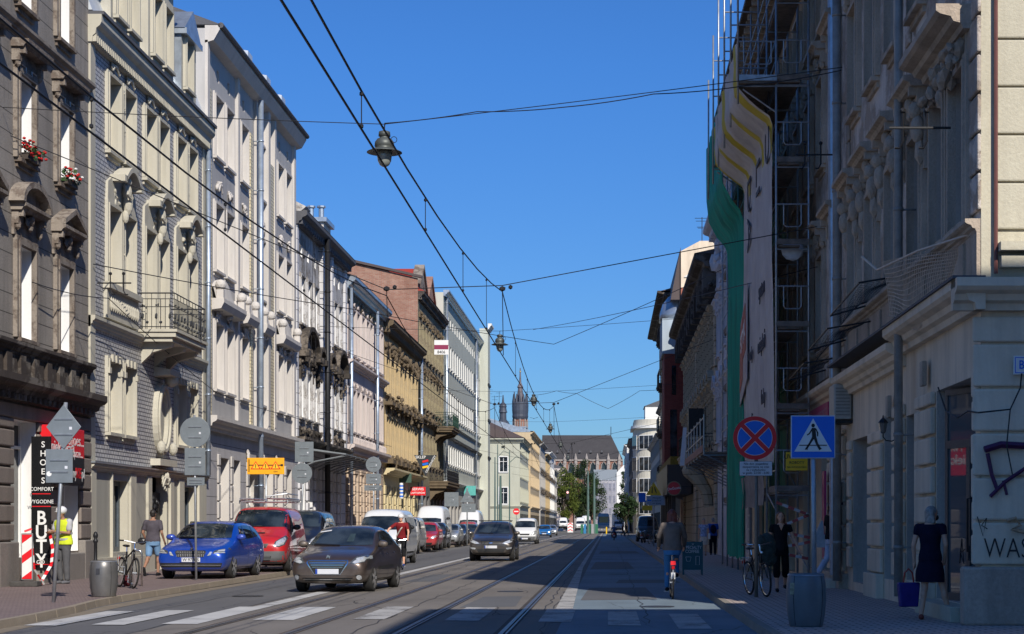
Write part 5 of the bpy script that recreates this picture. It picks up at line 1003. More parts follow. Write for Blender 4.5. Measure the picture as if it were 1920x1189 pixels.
# torn orange poster
t = empty('torn_poster', (3.93,49.6,0), BX, 'torn red and white poster stuck on the white banner', 'poster'); c = MB(); c.prism([(-.9,5.0),(1.6,5.6),(1.75,8.3),(.9,7.9),(-.6,7.4)], -.03, -.01); c.build('sheet', simple('poster_white', (.52,.44,.42), .7, var=.2), t); c = MB(); c.prism([(-.8,5.4),(.2,5.7),(.3,7.55),(-.6,7.2)], -.045, -.031); c.prism([(.3,6.3),(1.4,6.5),(1.2,7.8),(.35,7.6)], -.045, -.031); c.build('red_print', simple('poster_red', (.50,.10,.05), .7, var=.4, scale=2), t); text('STYK', .7, M_white, t, (.4,-.05,6.9), rot=(PI/2,-.25,0), bold=.02)
m, nt, b = _nt('green_net_fabric'); L = nt.links; g_ = nt.nodes.new('ShaderNodeTexCoord'); nn = noise(nt, g_.outputs['Object'], 1.0, 5, .6, (1,2.2,.3)); L.new(mix(nt, ramp(nt, nn, .35, .65), (.0,.30,.20), (.01,.62,.43)), b.inputs['Base Color']); b.inputs['Roughness'].default_value = .8; b.inputs['Alpha'].default_value = .93; b.inputs['Transmission Weight'].default_value = 0
bp = N(nt, 'ShaderNodeBump', Strength=.8, Distance=.15); L.new(nn, bp.inputs['Height']); L.new(bp.outputs[0], b.inputs['Normal']); M_gn = m; translucent(m, (.02,.6,.42), .35)
prof = [(3.98,.5),(3.96,1.5),(3.99,2.5),(3.96,3.5)]+[(3.97,4+k*.7) for k in range(8)]+[(3.95,9.8),(3.94,10.4),(3.85,10.7),(3.6,11.0),(3.35,11.5),(3.28,12.2),(3.27,13.0),(3.28,13.9)]
sheet('green_netting', M_gn, prof, 49.8, 56.4, 'green debris netting hanging down the far half of the scaffold', 'netting', 34, 4, .035)
mb = MB(); 
for k in range(10): mb.add([(3.6,40.98,12.9-k*.0),(4.04,40.98,12.5),(4.04,40.98,12.4),(3.6,40.98,12.8)], [(0,1,2,3)]) if k == 0 else None
c = sheet('banner_lower', simple('dirty_fabric', (.30,.26,.24), .8, var=.3, scale=2, bump=.5), [(4.0,2.0),(4.02,2.4),(3.97,2.9)], 44, 50.6, 'dirty beige cloth hanging below the white banner', 'cloth', 14, 6, .05)
for i, (a, b_) in enumerate((((4.04,40.95,2.05),(4.82,40.95,1.75)), ((4.82,40.95,1.75),(4.1,40.95,1.45)), ((4.1,40.95,1.35),(4.85,40.95,1.2)), ((4.85,40.95,1.1),(4.05,40.95,.95)), ((4.05,40.95,.85),(4.8,40.95,.7)))):
    tape('red and white tape strung across the scaffold foot, strip %s from the top' % ('one','two','three','four','five')[i], [a, b_], .07)
    bpy.data.objects[-1]
for i, o in enumerate([o for o in bpy.data.objects if o.name.startswith('barrier_tape') and 'strung' in o['label']]): o['label'] = ('topmost', 'second', 'middle', 'fourth', 'lowest')[i]+' red and white tape strip strung across the scaffold foot'; o['group'] = 'tapes across the scaffold foot'
# pigeon nets
def net(label, pts, m, w=.004, n=(34,12)):
    A, B_, C, D = [Vector(p) for p in pts]; mb = MB(); vs = []
    for i in range(n[0]+1):
        u = i/n[0]
        for j in range(n[1]+1):
            v = j/n[1]; p = A.lerp(B_, u).lerp(D.lerp(C, u), v); p.z -= .35*math.sin(PI*u)*v*v+.08*math.sin(9*u+3*v)*v; p.x += .05*math.sin(7*u+2*v); vs.append(p)
    fs = [(i*(n[1]+1)+j, (i+1)*(n[1]+1)+j, (i+1)*(n[1]+1)+j+1, i*(n[1]+1)+j+1) for i in range(n[0]) for j in range(n[1])]
    mb.add(vs, fs); o = mb.build('bird_net', m); w_ = o.modifiers.new('w', 'WIREFRAME'); w_.thickness = w; w_.use_replace = True; return tag(o, label, 'net')
NT = simple('pale_net_twine', (.72,.58,.45), .8); ND = simple('dark_net_twine', (.03,.03,.032), .8)
net('pale torn bird net drooping from rods over the corner shopfront', [(5.15,24.4,5.50),(4.55,28.5,5.9),(4.75,28.9,5.0),(5.2,25.2,5.1)], NT, .014, (46,14))
tag(MB().tube([(5.3,23.9,5.65),(4.65,25.6,5.62),(4.45,28.2,5.72),(4.25,28.6,6.0)], .02, 5).build('net_rod', NT), 'bent pale rod carrying the torn bird net', 'rod')
for i, (a, b_, z) in enumerate(((29.2,33.0,5.5),(33.4,36.6,5.2),(37.4,40.6,4.9))):
    net(['dark sagging bird net above the cream shop cornice, nearest of the dark ones','middle dark bird net above the cream shop cornice','farthest dark bird net beside the scaffold corner'][i], [(5.1,a,z+.35),(5.1,b_,z+.35),(4.3,b_-.1,z+.05),(4.3,a,z+.15)], ND, .006, (26,8)); tag(MB().tube([(5.2,a,z+.3),(4.3,a,z+.15),(4.3,b_,z+.05),(5.2,b_,z+.3)], .018, 5).build('net_rod', M_dark), ['rod frame of the nearest dark bird net','rod frame of the middle dark bird net','rod frame of the farthest dark bird net'][i], 'rod')
# insulators and brackets on walls
for i, (x, d, z) in enumerate(((-13.5,45.1,7.9),(5.0,37.3,9.6),(5.0,24.9,7.3))):
    mb = MB(); sg = 1 if x < 0 else -1; mb.tube([(0,0,0),(sg*.9,0,0)], .02, 5); 
    for q in (.35,.7): mb.tube([(sg*q,0,.25),(sg*q,0,-.2),(sg*(q+.05),0,-.3),(sg*(q+.12),0,-.3)], .018, 5); mb.ball((sg*q,0,.25), .05, 1)
    tag(mb.build('wire_bracket', M_dark, loc=(x,d,z)), ['wall bracket for cables between the brown house and the white brick house','cable bracket crossing the nearer tall downpipe on the right','short cable bracket on the quoins of the corner house'][i], 'bracket')

# ================================================================== OVERHEAD WIRES AND LAMPS
def wire(label, pts, r=.012, name='overhead_wire', cat='wire', n=10, sag=0):
    P_ = [Vector(p) for p in pts]; out = []
    for a, b in zip(P_, P_[1:]):
        k = n if sag else 1
        for i in range(k): t_ = i/k; q = a.lerp(b, t_); q.z -= sag*4*t_*(1-t_); out.append(q)
    out.append(P_[-1]); return tag(MB().tube(out, r, 5, caps=False).build(name, M_cable, fix=False), label, cat)
wire('right tram contact wire running down the street', [(-2.6,6,5.68),(-2.6,60,5.68),(-2.62,130,5.62),(-2.7,290,5.7)], .013)
wire('left tram contact wire running down the street past the house fronts', [(-5.5,6,5.68),(-5.5,60,5.68),(-5.4,130,5.62),(-5.3,290,5.7)], .013)
def cat_(x, sup, hi, lo):
    out = []
    for a, b in zip(sup, sup[1:]):
        for i in range(12): t_ = i/12; out.append((x, a+(b-a)*t_, hi-(hi-lo)*4*t_*(1-t_)))
    out.append((x, sup[-1], hi)); return out
sup = [-6,42,82,122,162,202,242,290]
wire('right sagging carrier wire above the right tram wire', cat_(-2.6, sup, 7.25, 6.08), .013); wire('left sagging carrier wire above the left tram wire', cat_(-5.45, sup, 7.15, 6.02), .013)
def zc(y, hi, lo):
    for a, b in zip(sup, sup[1:]):
        if a <= y <= b: t_ = (y-a)/(b-a); return hi-(hi-lo)*4*t_*(1-t_)
for x, hi, lo, nm in ((-2.6,7.25,6.08,'right'),(-5.45,7.15,6.02,'left')):
    for y in (11.5,18,24.3,30.6,36.5,48,55,62,69,76,90,98,106,114):
        z = zc(y, hi, lo); mb = MB(); mb.tube([(0,0,0),(0,0,z-5.68)], .006, 4); mb.ball((0,0,.03), (.025,.03,.03), 1); mb.ball((0,0,z-5.71), (.025,.03,.03), 1); tag(mb.build('wire_hanger', M_cable, loc=(x,y,5.68)), 'short wire hanger between carrier and contact wire of the %s tram line' % nm, 'hanger', 'hangers on the %s tram line' % nm)
def lamp(x, y, z, label, s=1.0):
    t = empty('street_lamp', (x,y,z), 0, label, 'street lamp', 'lamps hanging over the tram tracks'); t.scale = (s,s,s); hm = simple('lamp_hood_grey', (.11,.12,.11), .5, .4, var=.25)
    MB().lathe([(.08,.62),(.13,.60),(.14,.50),(.11,.49),(.11,.46),(.17,.43),(.22,.36),(.23,.26),(.19,.22),(.26,.20),(.405,.13),(.41,.115),(.26,.16),(.18,.17)], 32).build('hood', hm, t, smooth=True)
    MB().lathe([(.17,.17),(.175,.05),(.155,-.08),(.11,-.17),(.05,-.21),(.01,-.215)], 24).build('glass', simple('lamp_glass', (.32,.34,.30), .15, coat=.5, var=.3, scale=5), t, smooth=True)
    MB().tube([(0,0,.62),(0,0,.74),(.02,0,.80)], .015, 6).build('hook', M_dark, t); mb = MB(); mb.torus((.22,0,.42), .07, .008, 'y', 14, 4); mb.build('cable_loop', M_cable, t); return t
LY = [39.7,82,119.5,154,187,222]
for i, y in enumerate(LY): lamp(-5.2, y, 10.05, ['big grey street lamp with a glass bowl, nearest of those over the tracks','second hanging street lamp, over the roof of the pale green block','third hanging street lamp, against the sky by the gothic spire','fourth hanging street lamp, above the church roof','fifth hanging street lamp, before the church roof','last tiny hanging street lamp at the crossroads'][i], 1.0)
for i, y in enumerate(LY):
    z = 10.05+.78
    wire(['first','second','third','fourth','fifth','sixth'][i]+' lamp span wire from the camera, stretched between the house fronts', [(-13.65,y-1.2,z+.1),(-5.2,y,z),(4.9,y-4,z+.25)], .010, 'span_wire', sag=.03)
wire('loose supply cable looped along the first lamp span wire', [(-5.2,39.7,10.85),(-3,39,10.95),(-1,38.3,10.88),(1,37.6,11.0),(3,36.8,10.98),(4.95,36.2,11.15)], .012, 'lamp_cable', 'cable', 6, .03)
wire('looping supply cable at the third lamp', [(-5.2,119.5,10.6),(-3.6,119.3,10.9),(-2.2,119,10.7),(0,118.5,9.6),(2.2,118,10.8),(4.9,117,10.95)], .014, 'lamp_cable', 'cable', 6, .05)
for i, (y, z1, z2) in enumerate(((42,11.0,8.5),(82,10.8,10.2),(122,9.5,9.0),(162,9.5,9.5),(202,9.5,9.5),(242,9.4,9.4))):
    mb = MB(); pts = [(-13.65,y-3 if i == 0 else y,z1-.6),(-5.45,y,7.3),(-2.6,y,7.4),(4.9,y-2,z2)]; P_ = []
    wire(['nearest','second','third','fourth','fifth','sixth'][i]+' cross wire carrying the tram wires between the house fronts', pts, .012, 'cross_wire')
    c = MB()
    for x in (-5.45,-2.6): c.ball((x,y,7.32), (.09,.07,.07), 1); c.tube([(x,y,7.3),(x,y+.4,5.72)], .010, 4); c.ball((x+.2,y,7.36), (.06,.06,.06), 1)
    tag(c.build('insulator_set', M_cable), ['nearest','second','third','fourth','fifth','sixth'][i]+' set of insulators and droppers on the tram cross wires', 'insulator')
wire('thin cable from the brown house bracket across the street at roof height', [(-13.6,45.1,8.4),(-9,60,9.1),(-2.6,82,10.2),(4.9,60,10.9)], .014, 'cross_cable', 'cable', 8, .05)
wire('thin cable strung low along the left house fronts', [(-13.5,40.0,7.2),(-13.2,45.1,7.5),(-13.3,58,6.0),(-13.2,75,6.1),(-13.2,104,6.3)], .012, 'facade_cable', 'cable', 8, .08)
wire('cable rising over the street towards the scaffold', [(-3.6,82,10.9),(5.1,41.6,7.8)], .011, 'cross_cable', 'cable', 8, .1)
# a bird
mb = MB(); mb.ball((0,0,0), (.06,.18,.05), 1); mb.add([(0,-.05,.02),(.45,.05,.16),(.3,.12,.08),(0,.08,.02)], [(0,1,2,3)]); mb.add([(0,-.05,.02),(-.45,.05,.16),(-.3,.12,.08),(0,.08,.02)], [(0,1,2,3)])
tag(mb.build('bird', M_black, loc=(-7.3,168,12.0)), 'small dark bird gliding in the sky right of the gothic tower', 'bird')
# ================================================================== LEFT SIDE OF THE STREET
# ---- 1: grey-brown house with the shoe shop
B = building('grey_brown_house', 'grey brown rendered tenement with flower boxes at its sills and a shoe shop below, leftmost', 'building', 'L', 30)
ops = []; U = lambda d: d-30
cols = [U(33.7), U(36.6), U(39.5), U(42.35)]
kw = dict(dep=.36, sm=W_b1t, gm=M_curt, sp=.10, sw=.2)
for i, u in enumerate(cols):
    k = dict(kw); 
    windows(B, [u], 13.6, 1.05, 2.0, ops, style='frame', **k)
    windows(B, [u], 10.0, 1.05, 2.0, ops, style='hood', hz=.3, hp=.42, **k)
    windows(B, [u], 5.85, 1.05, 2.15, ops, style='tri+orn' if i % 2 else 'arch+orn', hz=.55, hp=.36, **k)
wall(B, 0, 15, 5.2, 17.6, ops, W_b1, .36, rev=W_plinthw)
for u in (cols[2], cols[3]):
    mb = MB(); mb.tube([(u-.02,-.12,12.18),(u+.32,-.12,12.18),(u+.32,-.12,12.06),(u+.72,-.12,12.06),(u+.72,-.12,12.18),(u+1.05,-.12,12.18)], .018, 4)
    mb.tube([(u-.02,-.12,11.98),(u+1.07,-.12,11.98)], .018, 4); mb.build('blind_rail', M_steel, B)
cornice(B, 0, 15, 12.85, .26, .2, W_b1t, name='string_course')
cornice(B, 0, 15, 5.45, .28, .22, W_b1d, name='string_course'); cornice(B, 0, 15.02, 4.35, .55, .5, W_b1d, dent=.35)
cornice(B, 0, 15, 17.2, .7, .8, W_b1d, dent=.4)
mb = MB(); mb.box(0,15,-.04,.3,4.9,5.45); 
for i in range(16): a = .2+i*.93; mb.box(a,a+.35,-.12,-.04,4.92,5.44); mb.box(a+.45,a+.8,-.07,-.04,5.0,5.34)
mb.build('frieze', W_b1d, B)
g = [(U(36.0), U(37.9), 1.0, 3.75), (U(39.15), U(40.85), .75, 3.95), (U(42.35), U(44.1), .85, 3.9)]
wall(B, 0, 15, 0, 5.2, g, W_b1s, .46, rev=W_plinthw, name='ground_floor_wall')
sp = [(0, U(36.0)), (U(37.9), U(39.15)), (U(40.85), U(42.35)), (U(44.1), 15)]
courses(B, sp, 1.15, 3.95, .43, W_b1s, .09, .05); courses(B, [(0, 15)], 3.97, 4.33, .38, W_b1s, .08)
mb = MB()
for a, b in sp: mb.box(a, b, -.2, 0, 0, 1.12)
mb.box(U(42.35), U(44.1), -.2, 0, 0, .8); mb.each('plinth', W_b1p, B, bevel=.03)
for a, b, c, d in g:
    win(B, a, c, b-a, d-c, dep=.46, style='bare', mull=1, tr=.8, frame=.08)
for (u, sd) in ((cols[2], 1), (cols[3], 2)):       # geranium boxes
    t = empty('flower_box', (-13.7+.16, 30+u+.52, 10.0), PI/2, ['red geraniums in a box on the upper sill nearer the left edge', 'red and white geraniums in a box on the upper sill by the white brick house'][sd-1], 'flower box', 'geranium boxes on the grey brown house')
    MB().box(-.42,.42,-.1,.1,0,.16).build('planter', W_b1d, t, bevel=.01)
    r = random.Random(sd); lf = MB(); fl = MB(); fw = MB()
    for i in range(130):
        p = (r.uniform(-.5,.5), r.uniform(-.2,.12), .14+r.uniform(-.1,.3)*(1-.3*abs(r.uniform(-1,1)))); R = Matrix.Rotation(r.uniform(0,6), 3, Vector((r.random(), r.random(), r.random()+.01)).normalized())
        s = .04
        if i % 3: lf.add([Vector(p)+R@Vector(q) for q in ((-s,-s,0),(s,-s,0),(s,s,.01),(-s,s,0))], [(0,1,2,3)])
        else: (fl if (sd == 1 or r.random() < .6) else fw).ball((p[0],p[1]-.03,p[2]+.06), (.045,.045,.035), 1)
    lf.build('leaves', simple('geranium_leaf', (.05,.11,.03), .6, var=.4), t); fl.build('blossom', simple('geranium_red', (.55,.012,.012), .6, var=.3), t)
    if fw.v: fw.build('blossom', M_white, t)
# shop signs of house 1
t = empty('shop_sign', (-13.72, 40.72, 0), 0, 'tall narrow black sign reading SHOES COMFORT WYGODNE BUTY in the shop doorway', 'shop sign')
mb = MB(); mb.box(-.02,.44,-.05,0,.55,3.62); mb.build('sign_board', simple('gloss_black_board', (.012,.012,.013), .25, var=.1), t)
for i, ch in enumerate('SHOES'): text(ch, .2, M_white, t, (.26,-.055,3.42-i*.215), bold=.01)
text('COMFORT', .125, M_white, t, (.23,-.055,2.36), bold=.006, sx=.95); text('WYGODNE', .125, M_white, t, (.2,-.055,2.06), bold=.006, sx=.95)
MB().box(.0,.44,-.056,-.05,2.24,2.26).build('red_line', M_red, t); MB().box(.0,.44,-.056,-.05,1.94,1.96).build('red_line', M_red, t)
for i, ch in enumerate('BUTY'): text(ch, .46, M_white, t, (.22,-.055,1.68-i*.34-.02), bold=.02, sx=.9)
text('GO', .13, M_white, t, (.2,-.055,.62), bold=.006); MB().box(.0,.44,-.056,-.05,.56,.575).build('red_line', M_red, t)
t = empty('shop_sign', (-13.66, 41.0, 0), PI/2, 'red and black box sign with white lettering over the shoe shop window', 'shop sign')
MB().box(0,2.6,-.28,0,2.95,3.92).build('sign_box', M_red, t, bevel=.01); MB().box(1.3,2.59,-.285,-.281,2.55,3.2).build('black_panel', M_black, t)
MB().box(0,2.6,-.27,0,2.5,2.94).build('lower_box', M_black, t)
text('Twoje', .34, M_white, t, (.7,-.285,3.75)); text('niekaleczą', .42, M_white, t, (.9,-.285,3.4), bold=.01); text('shoes...', .42, M_white, t, (1.95,-.285,3.62)); text('najlepsze...', .3, M_white, t, (1.85,-.285,3.3))
text('my', .36, M_white, t, (1.75,-.29,2.8)); text('IKE', .36, M_red, t, (2.1,-.29,2.8), bold=.02); text('.pl', .36, M_white, t, (2.45,-.29,2.8))

# ---- 2: white brick house with balcony
B = building('white_brick_house', 'four storey house faced in white glazed brick with cream trim and an iron balcony', 'building', 'L', 45)
U = lambda d: d-45; ops = []
pairs = [U(46.6), U(50.3), U(53.95)]; kw = dict(dep=.32, sm=W_b2, fm=M_cream, gm=M_curt)
for i, u in enumerate(pairs):
    for q in (0, 1.5):
        windows(B, [u+q], 11.75, 1.1, 2.05, ops, style='frame+orn', **kw)
        windows(B, [u+q], 8.15 if i == 0 else 7.25, 1.1, 2.1 if i == 0 else 3.0, ops, style='frame', **kw)
        if i != 1: windows(B, [u+q], 4.05, 1.1, 1.95, ops, style='keys', **kw)
wall(B, 0, 13, 3.05, 14.3, ops, W_tile, .32, rev=W_b2)
mb = MB(); mb.box(0,.42,-.06,.02,3.0,14.3); mb.box(12.6,13,-.04,.02,3.0,14.3); mb.each('corner_strip', W_b2, B)
for i, u in enumerate(pairs):           # piers between twin windows, aprons, figured hoods
    mb = MB(); mb.box(u+1.24,u+1.36,-.12,0,11.75,13.7); blobs(mb, u+1.3, 12.8, .12, 1.7, 16, i, .16); mb.box(u+1.24,u+1.36,-.12,0,8.2,10.2); blobs(mb, u+1.3, 9.4, .12, 1.5, 14, i+5, .16)
    mb.build('pier', W_b2, B)
    mb = MB()
    poly = [(u-.1,10.35),(u-.05,10.9),(u+.5,11.15),(u+1.0,11.3),(u+1.3,11.32),(u+1.6,11.3),(u+2.1,11.15),(u+2.65,10.9),(u+2.7,10.35)]
    mb.prism(poly, -.07, 0)
    n = 12; arc = [(u+.55+1.5*k/n, 11.0+.38*math.sin(PI*k/n)) for k in range(n+1)]
    for k in range(n): p, q = arc[k], arc[k+1]; mb.prism([p, q, (q[0], q[1]+.14), (p[0], p[1]+.14)], -.42, 0)
    mb.box(u+.35,u+.6,-.42,0,10.98,11.16); mb.box(u+2.0,u+2.25,-.42,0,10.98,11.16)
    # standing figure under the hood
    mb.ball((u+1.3,-.24,11.12), (.09,.1,.12), 2); mb.ball((u+1.3,-.2,10.85), (.15,.14,.24), 2); mb.ball((u+1.32,-.22,10.5), (.13,.14,.32), 2); mb.ball((u+1.26,-.17,10.15), (.09,.1,.2), 2)
    mb.tube([(u+1.12,-.2,10.98),(u+.98,-.3,10.72),(u+1.2,-.34,10.62)], .045, 5); mb.tube([(u+1.46,-.2,10.98),(u+1.62,-.26,10.75),(u+1.7,-.15,10.5)], .045, 5)
    blobs(mb, u+.8, 10.6, .6, .5, 7, i+20, .1); blobs(mb, u+1.8, 10.6, .6, .5, 7, i+40, .1)
    mb.build('carved_hood', W_b2, B, smooth=False)
u = pairs[0]; mb = MB(); mb.box(u-.25,u+2.85,-.1,0,7.15,7.95)
for k in range(14): q = u+.0+k*.2; mb.ball((q,-.14,7.55), (.05,.06,.2), 1)
mb.box(u-.3,u+2.9,-.22,0,7.95,8.1); mb.build('window_apron', W_b2, B)
cornice(B, 0, 5.2, 6.75, .3, .18, W_b2, name='string_course'); cornice(B, 8.4, 13, 6.75, .3, .18, W_b2, name='string_course')
balcony(B, 4.75, 8.5, 7.22, 1.1, W_b2, simple('railing_grey_iron', (.05,.052,.055), .5, .3), 1.05, 3)
cornice(B, -.05, 13, 14.25, .72, .36, W_b2, dent=.16)
MB().prism([(-.42,14.97),(-.42,15.06),(2.3,15.12),(2.3,14.97)], -.02, 13, 'yz').build('gutter', M_roofgrey, B)
MB().prism([(-.1,15.1),(1.6,19.6),(6,21),(12,21),(12,15.1)], 0.0, 13, 'yz').build('mansard_roof', M_roofw, B)
for u, w, H in ((1.5, 2.9, 18.6), (5.3, 2.9, 18.6), (9.2, 1.9, 17.6)):
    dm = [(u+.35,u+1.2,15.5,17.3)] + ([(u+1.65,u+2.5,15.5,17.3)] if w > 2 else [])
    o = wall(B, u, u+w, 15.05, H-.5, dm, W_b2, .25, y=-.15, name='dormer')
    mb = MB(); mb.quad((u,-.15,15.05),(u,-.15,H-.5),(u,1.9,H-.5),(u,.2,15.05)); mb.quad((u+w,-.15,15.05),(u+w,-.15,H-.5),(u+w,1.9,H-.5),(u+w,.2,15.05)); mb.box(u-.12,u+w+.12,-.35,2.2,H-.5,H-.32)
    mb.prism([(u-.15,H-.32),(u+w/2,H+.5),(u+w+.15,H-.32)], -.3, 3); mb.build('dormer_gable', W_b2 if w > 2 else M_zinc, o)
    for a, b, c, d in dm: win(B, a, c, b-a, d-c, dep=.25, style='frame', fm=M_cream, sm=W_b2, y=-.15)
g = [(U(47.0), U(48.7), .75, 2.75), (U(51.2), U(53.0), .15, 3.0), (U(55.0), U(56.7), .75, 2.75)]
wall(B, 0, 13, 0, 3.05, g, W_b2g, .35, name='ground_floor_wall', rev=W_b2)
mb = MB()
for a, b in ((0,.45),(1.95,2.0),(3.75,4.3),(5.6,6.0),(8.2,8.6),(9.3,9.9),(11.9,12.9)): mb.box(a, b, -.08, 0, .6, 2.95)
mb.box(0,6.1,-.14,0,0,.62); mb.box(8.1,13,-.14,0,0,.62); mb.each('pilaster', W_b2, B); cornice(B, 0, 13, 2.95, .2, .16, W_b2, name='ground_cornice')
MB().box(-.05,13,-.2,0,3.15,3.19).build('ledge', M_zinc, B)
for a, b, c, d in (g[0], g[2]): win(B, a, c, b-a, d-c, dep=.35, style='bare', fm=simple('grey_blue_shutter', (.08,.10,.12), .5, .1), gm=M_glass, mull=2, tr=0, frame=.14)
o = MB().box(6.25,7.95,.2,.3,.15,2.5).build('door', simple('dark_carved_door', (.035,.033,.03), .5, var=.3), B)
mb = MB(); blobs(mb, 7.1, 2.1, .9, .5, 18, 9, .1, .2); mb.box(7.07,7.13,.17,.2,.15,2.45); mb.build('door_carving', M_dark, o)
# oval window over the door
mb = MB(); n = 28; cu, cz = 7.1, 4.75
for k in range(n):
    a, b = 2*PI*k/n, 2*PI*(k+1)/n; R = lambda q, e: (cu+(.5+e)*math.cos(q), cz+(.82+e)*math.sin(q))
    mb.prism([R(a,0), R(b,0), R(b,.28), R(a,.28)], -.16, .0); mb.prism([R(a,.1), R(b,.1), R(b,.2), R(a,.2)], -.22, -.16)
mb.box(6.1,8.1,-.3,0,3.3,3.5); mb.ball((6.4,-.25,3.85),(.14,.14,.2),2); mb.ball((7.8,-.25,3.85),(.14,.14,.2),2)
mb.prism([(0,6.0),(-.5,6.05),(-.5,6.2),(0,6.3)], 6.5, 7.6, 'yz'); mb.ball((7.4,-.3,5.95),(.22,.22,.22),2); scrolls(mb, 7.1, 2.85, 1.4, .5, 3, -.1)
o = mb.build('oval_window', W_b2, B); MB().prism([(cu+.5*math.cos(2*PI*k/n), cz+.82*math.sin(2*PI*k/n)) for k in range(n)], -.03, -.01).build('pane', W_b2g, o)
shell(B, 13, 12, 15.0, W_b2); drainpipe(B, 12.85, 3.2, 14.2)

# ---- 3: tall lilac-grey house
B = building('tall_lilac_house', 'tall pale lilac house with cream brick strips, grey downpipe and deep eaves', 'building', 'L', 58)
U = lambda d: d-58; ops = []; kw = dict(dep=.3, sm=W_b3t, gm=M_curt, sp=.07)
pos = [U(59.3), U(61.0), U(63.5), U(66.8), U(70.5), U(72.3)]
for u in pos:
    windows(B, [u], 14.35, 1.2, 2.1, ops, style='frame', **kw); windows(B, [u], 10.4, 1.2, 2.3, ops, style='frame', **kw); windows(B, [u], 6.25, 1.2, 2.3, ops, style='frame', **kw)
for u in pos: ops.append((u+.45, u+.8, 17.05, 17.45))
wall(B, 0, 16.7, 4.6, 18.3, ops, W_b3, .3, rev=W_b3t)
for u in pos: MB().quad((u+.4,.25,17),(u+.85,.25,17),(u+.85,.25,17.5),(u+.4,.25,17.5)).build('attic_window', M_glass, B, fix=False)
mb = MB()
for a in (0.0, 8.05): mb.box(a, a+.32, -.1, 0, 5.3, 18)
mb2 = MB(); mb2.box(7.2,7.6,-.05,0,5.3,16.5); mb2.box(10.3,11.2,-.16,0,5.3,16.0); mb2.box(.4,.8,-.05,0,5.3,16.5)
mb.box(4.7,5.0,-.12,0,5.3,18.2); mb.box(9.9,10.3,-.2,0,5.3,18.2); mb.box(11.2,11.5,-.2,0,5.3,18.2); mb.box(15.9,16.3,-.12,0,5.3,18.2)
mb.each('pilaster', W_b3t, B); mb2.each('brick_strip', W_ybrick, B)
cornice(B, 0, 16.7, 4.75, .5, .42, W_b3t, name='string_course')
mb = MB(); mb.prism([(0,17.9),(-.3,18.0),(-.5,18.35),(-.5,18.5),(0,18.5)], 0, 16.7, 'yz'); mb.build('eave', W_b3t, B); MB().tube([(0,-.54,18.5),(16.7,-.54,18.5)], .1, 8).build('gutter', M_roofgrey, B)
MB().prism([(-.56,18.52),(5,20.6),(12,20.6),(12,18.52)], 0, 16.8, 'yz').build('roof', M_roofgrey, B)
for u in (6, 9.5, 12.6): MB().prism([(-.2,18.9),(-.2,19.3),(1.6,19.6),(1.6,18.9)], u, u+.8, 'yz').each('roof_light', M_roofw, B)
shell(B, 16.7, 12, 18.4, W_b3); drainpipe(B, 7.9, .3, 17.9, -.3, .1)
garland(B, [(pos[i]+.6, 13.35, 1.0, .5) for i in range(6)], W_b3t, 31)
for i, (a, b) in enumerate(((0.9, 4.6), (5.2, 7.0), (8.4, 10.0), (12.2, 15.8))):      # swelling balconettes with ball finials
    mb = MB(); n = 14; mb.prism([(0,8.95),(-.35,9.0),(-.45,9.2),(-.45,9.35),(0,9.35)], a, b, 'yz')
    for k in range(n):
        t0, t1 = k/n, (k+1)/n; f = lambda t: 9.35+.75*math.cos(PI*(t-.25))**2; g_ = lambda t: -.18-.22*math.sin(PI*t)
        mb.add([(a+(b-a)*t0,g_(t0),9.35),(a+(b-a)*t1,g_(t1),9.35),(a+(b-a)*t1,g_(t1)+.1,f(t1)),(a+(b-a)*t0,g_(t0)+.1,f(t0)),(a+(b-a)*t0,0,f(t0)),(a+(b-a)*t1,0,f(t1))], [(0,1,2,3),(3,2,5,4)])
    for q in (a+.15, b-.15): mb.box(q-.12,q+.12,-.42,-.18,9.35,9.65); mb.ball((q,-.3,9.82), .19, 2)
    blobs(mb, (a+b)/2, 9.05, (b-a)*.8, .7, 16, i+60, .22); mb.build('balconette', W_b3t, B)
garland(B, [(a, 8.75, .8, .5) for a in (1.6, 3.6, 6.1, 9.4, 13, 14.8)], W_b3t, 77)
g = [(U(60.2),U(61.7),.4,3.9),(U(62.3),U(63.6),.4,3.9),(U(65.0),U(67.0),.2,3.7,'arch'),(U(68.4),U(69.8),.4,3.9),(U(70.6),U(71.9),.4,3.9),(U(72.6),U(73.9),.4,3.9)]
wall(B, 0, 16.7, 0, 4.6, g, W_b3g, .45, name='ground_floor_wall', rev=W_b3t)
for a in g: win(B, a[0], a[2], a[1]-a[0], a[3]-a[2], dep=.45, style='bare', gm=M_glass)
courses(B, [(a[0]-.42, a[0]-.05) for a in g if a[0] > .6], .5, 4.0, .62, W_b3t, .06, .04)
garland(B, [(U(64.6), 4.1, .4, .8), (U(67.4), 4.1, .4, .8), (U(70.2), 4.1, .4, .8)], W_b3t, 91, 'mask_corbel')

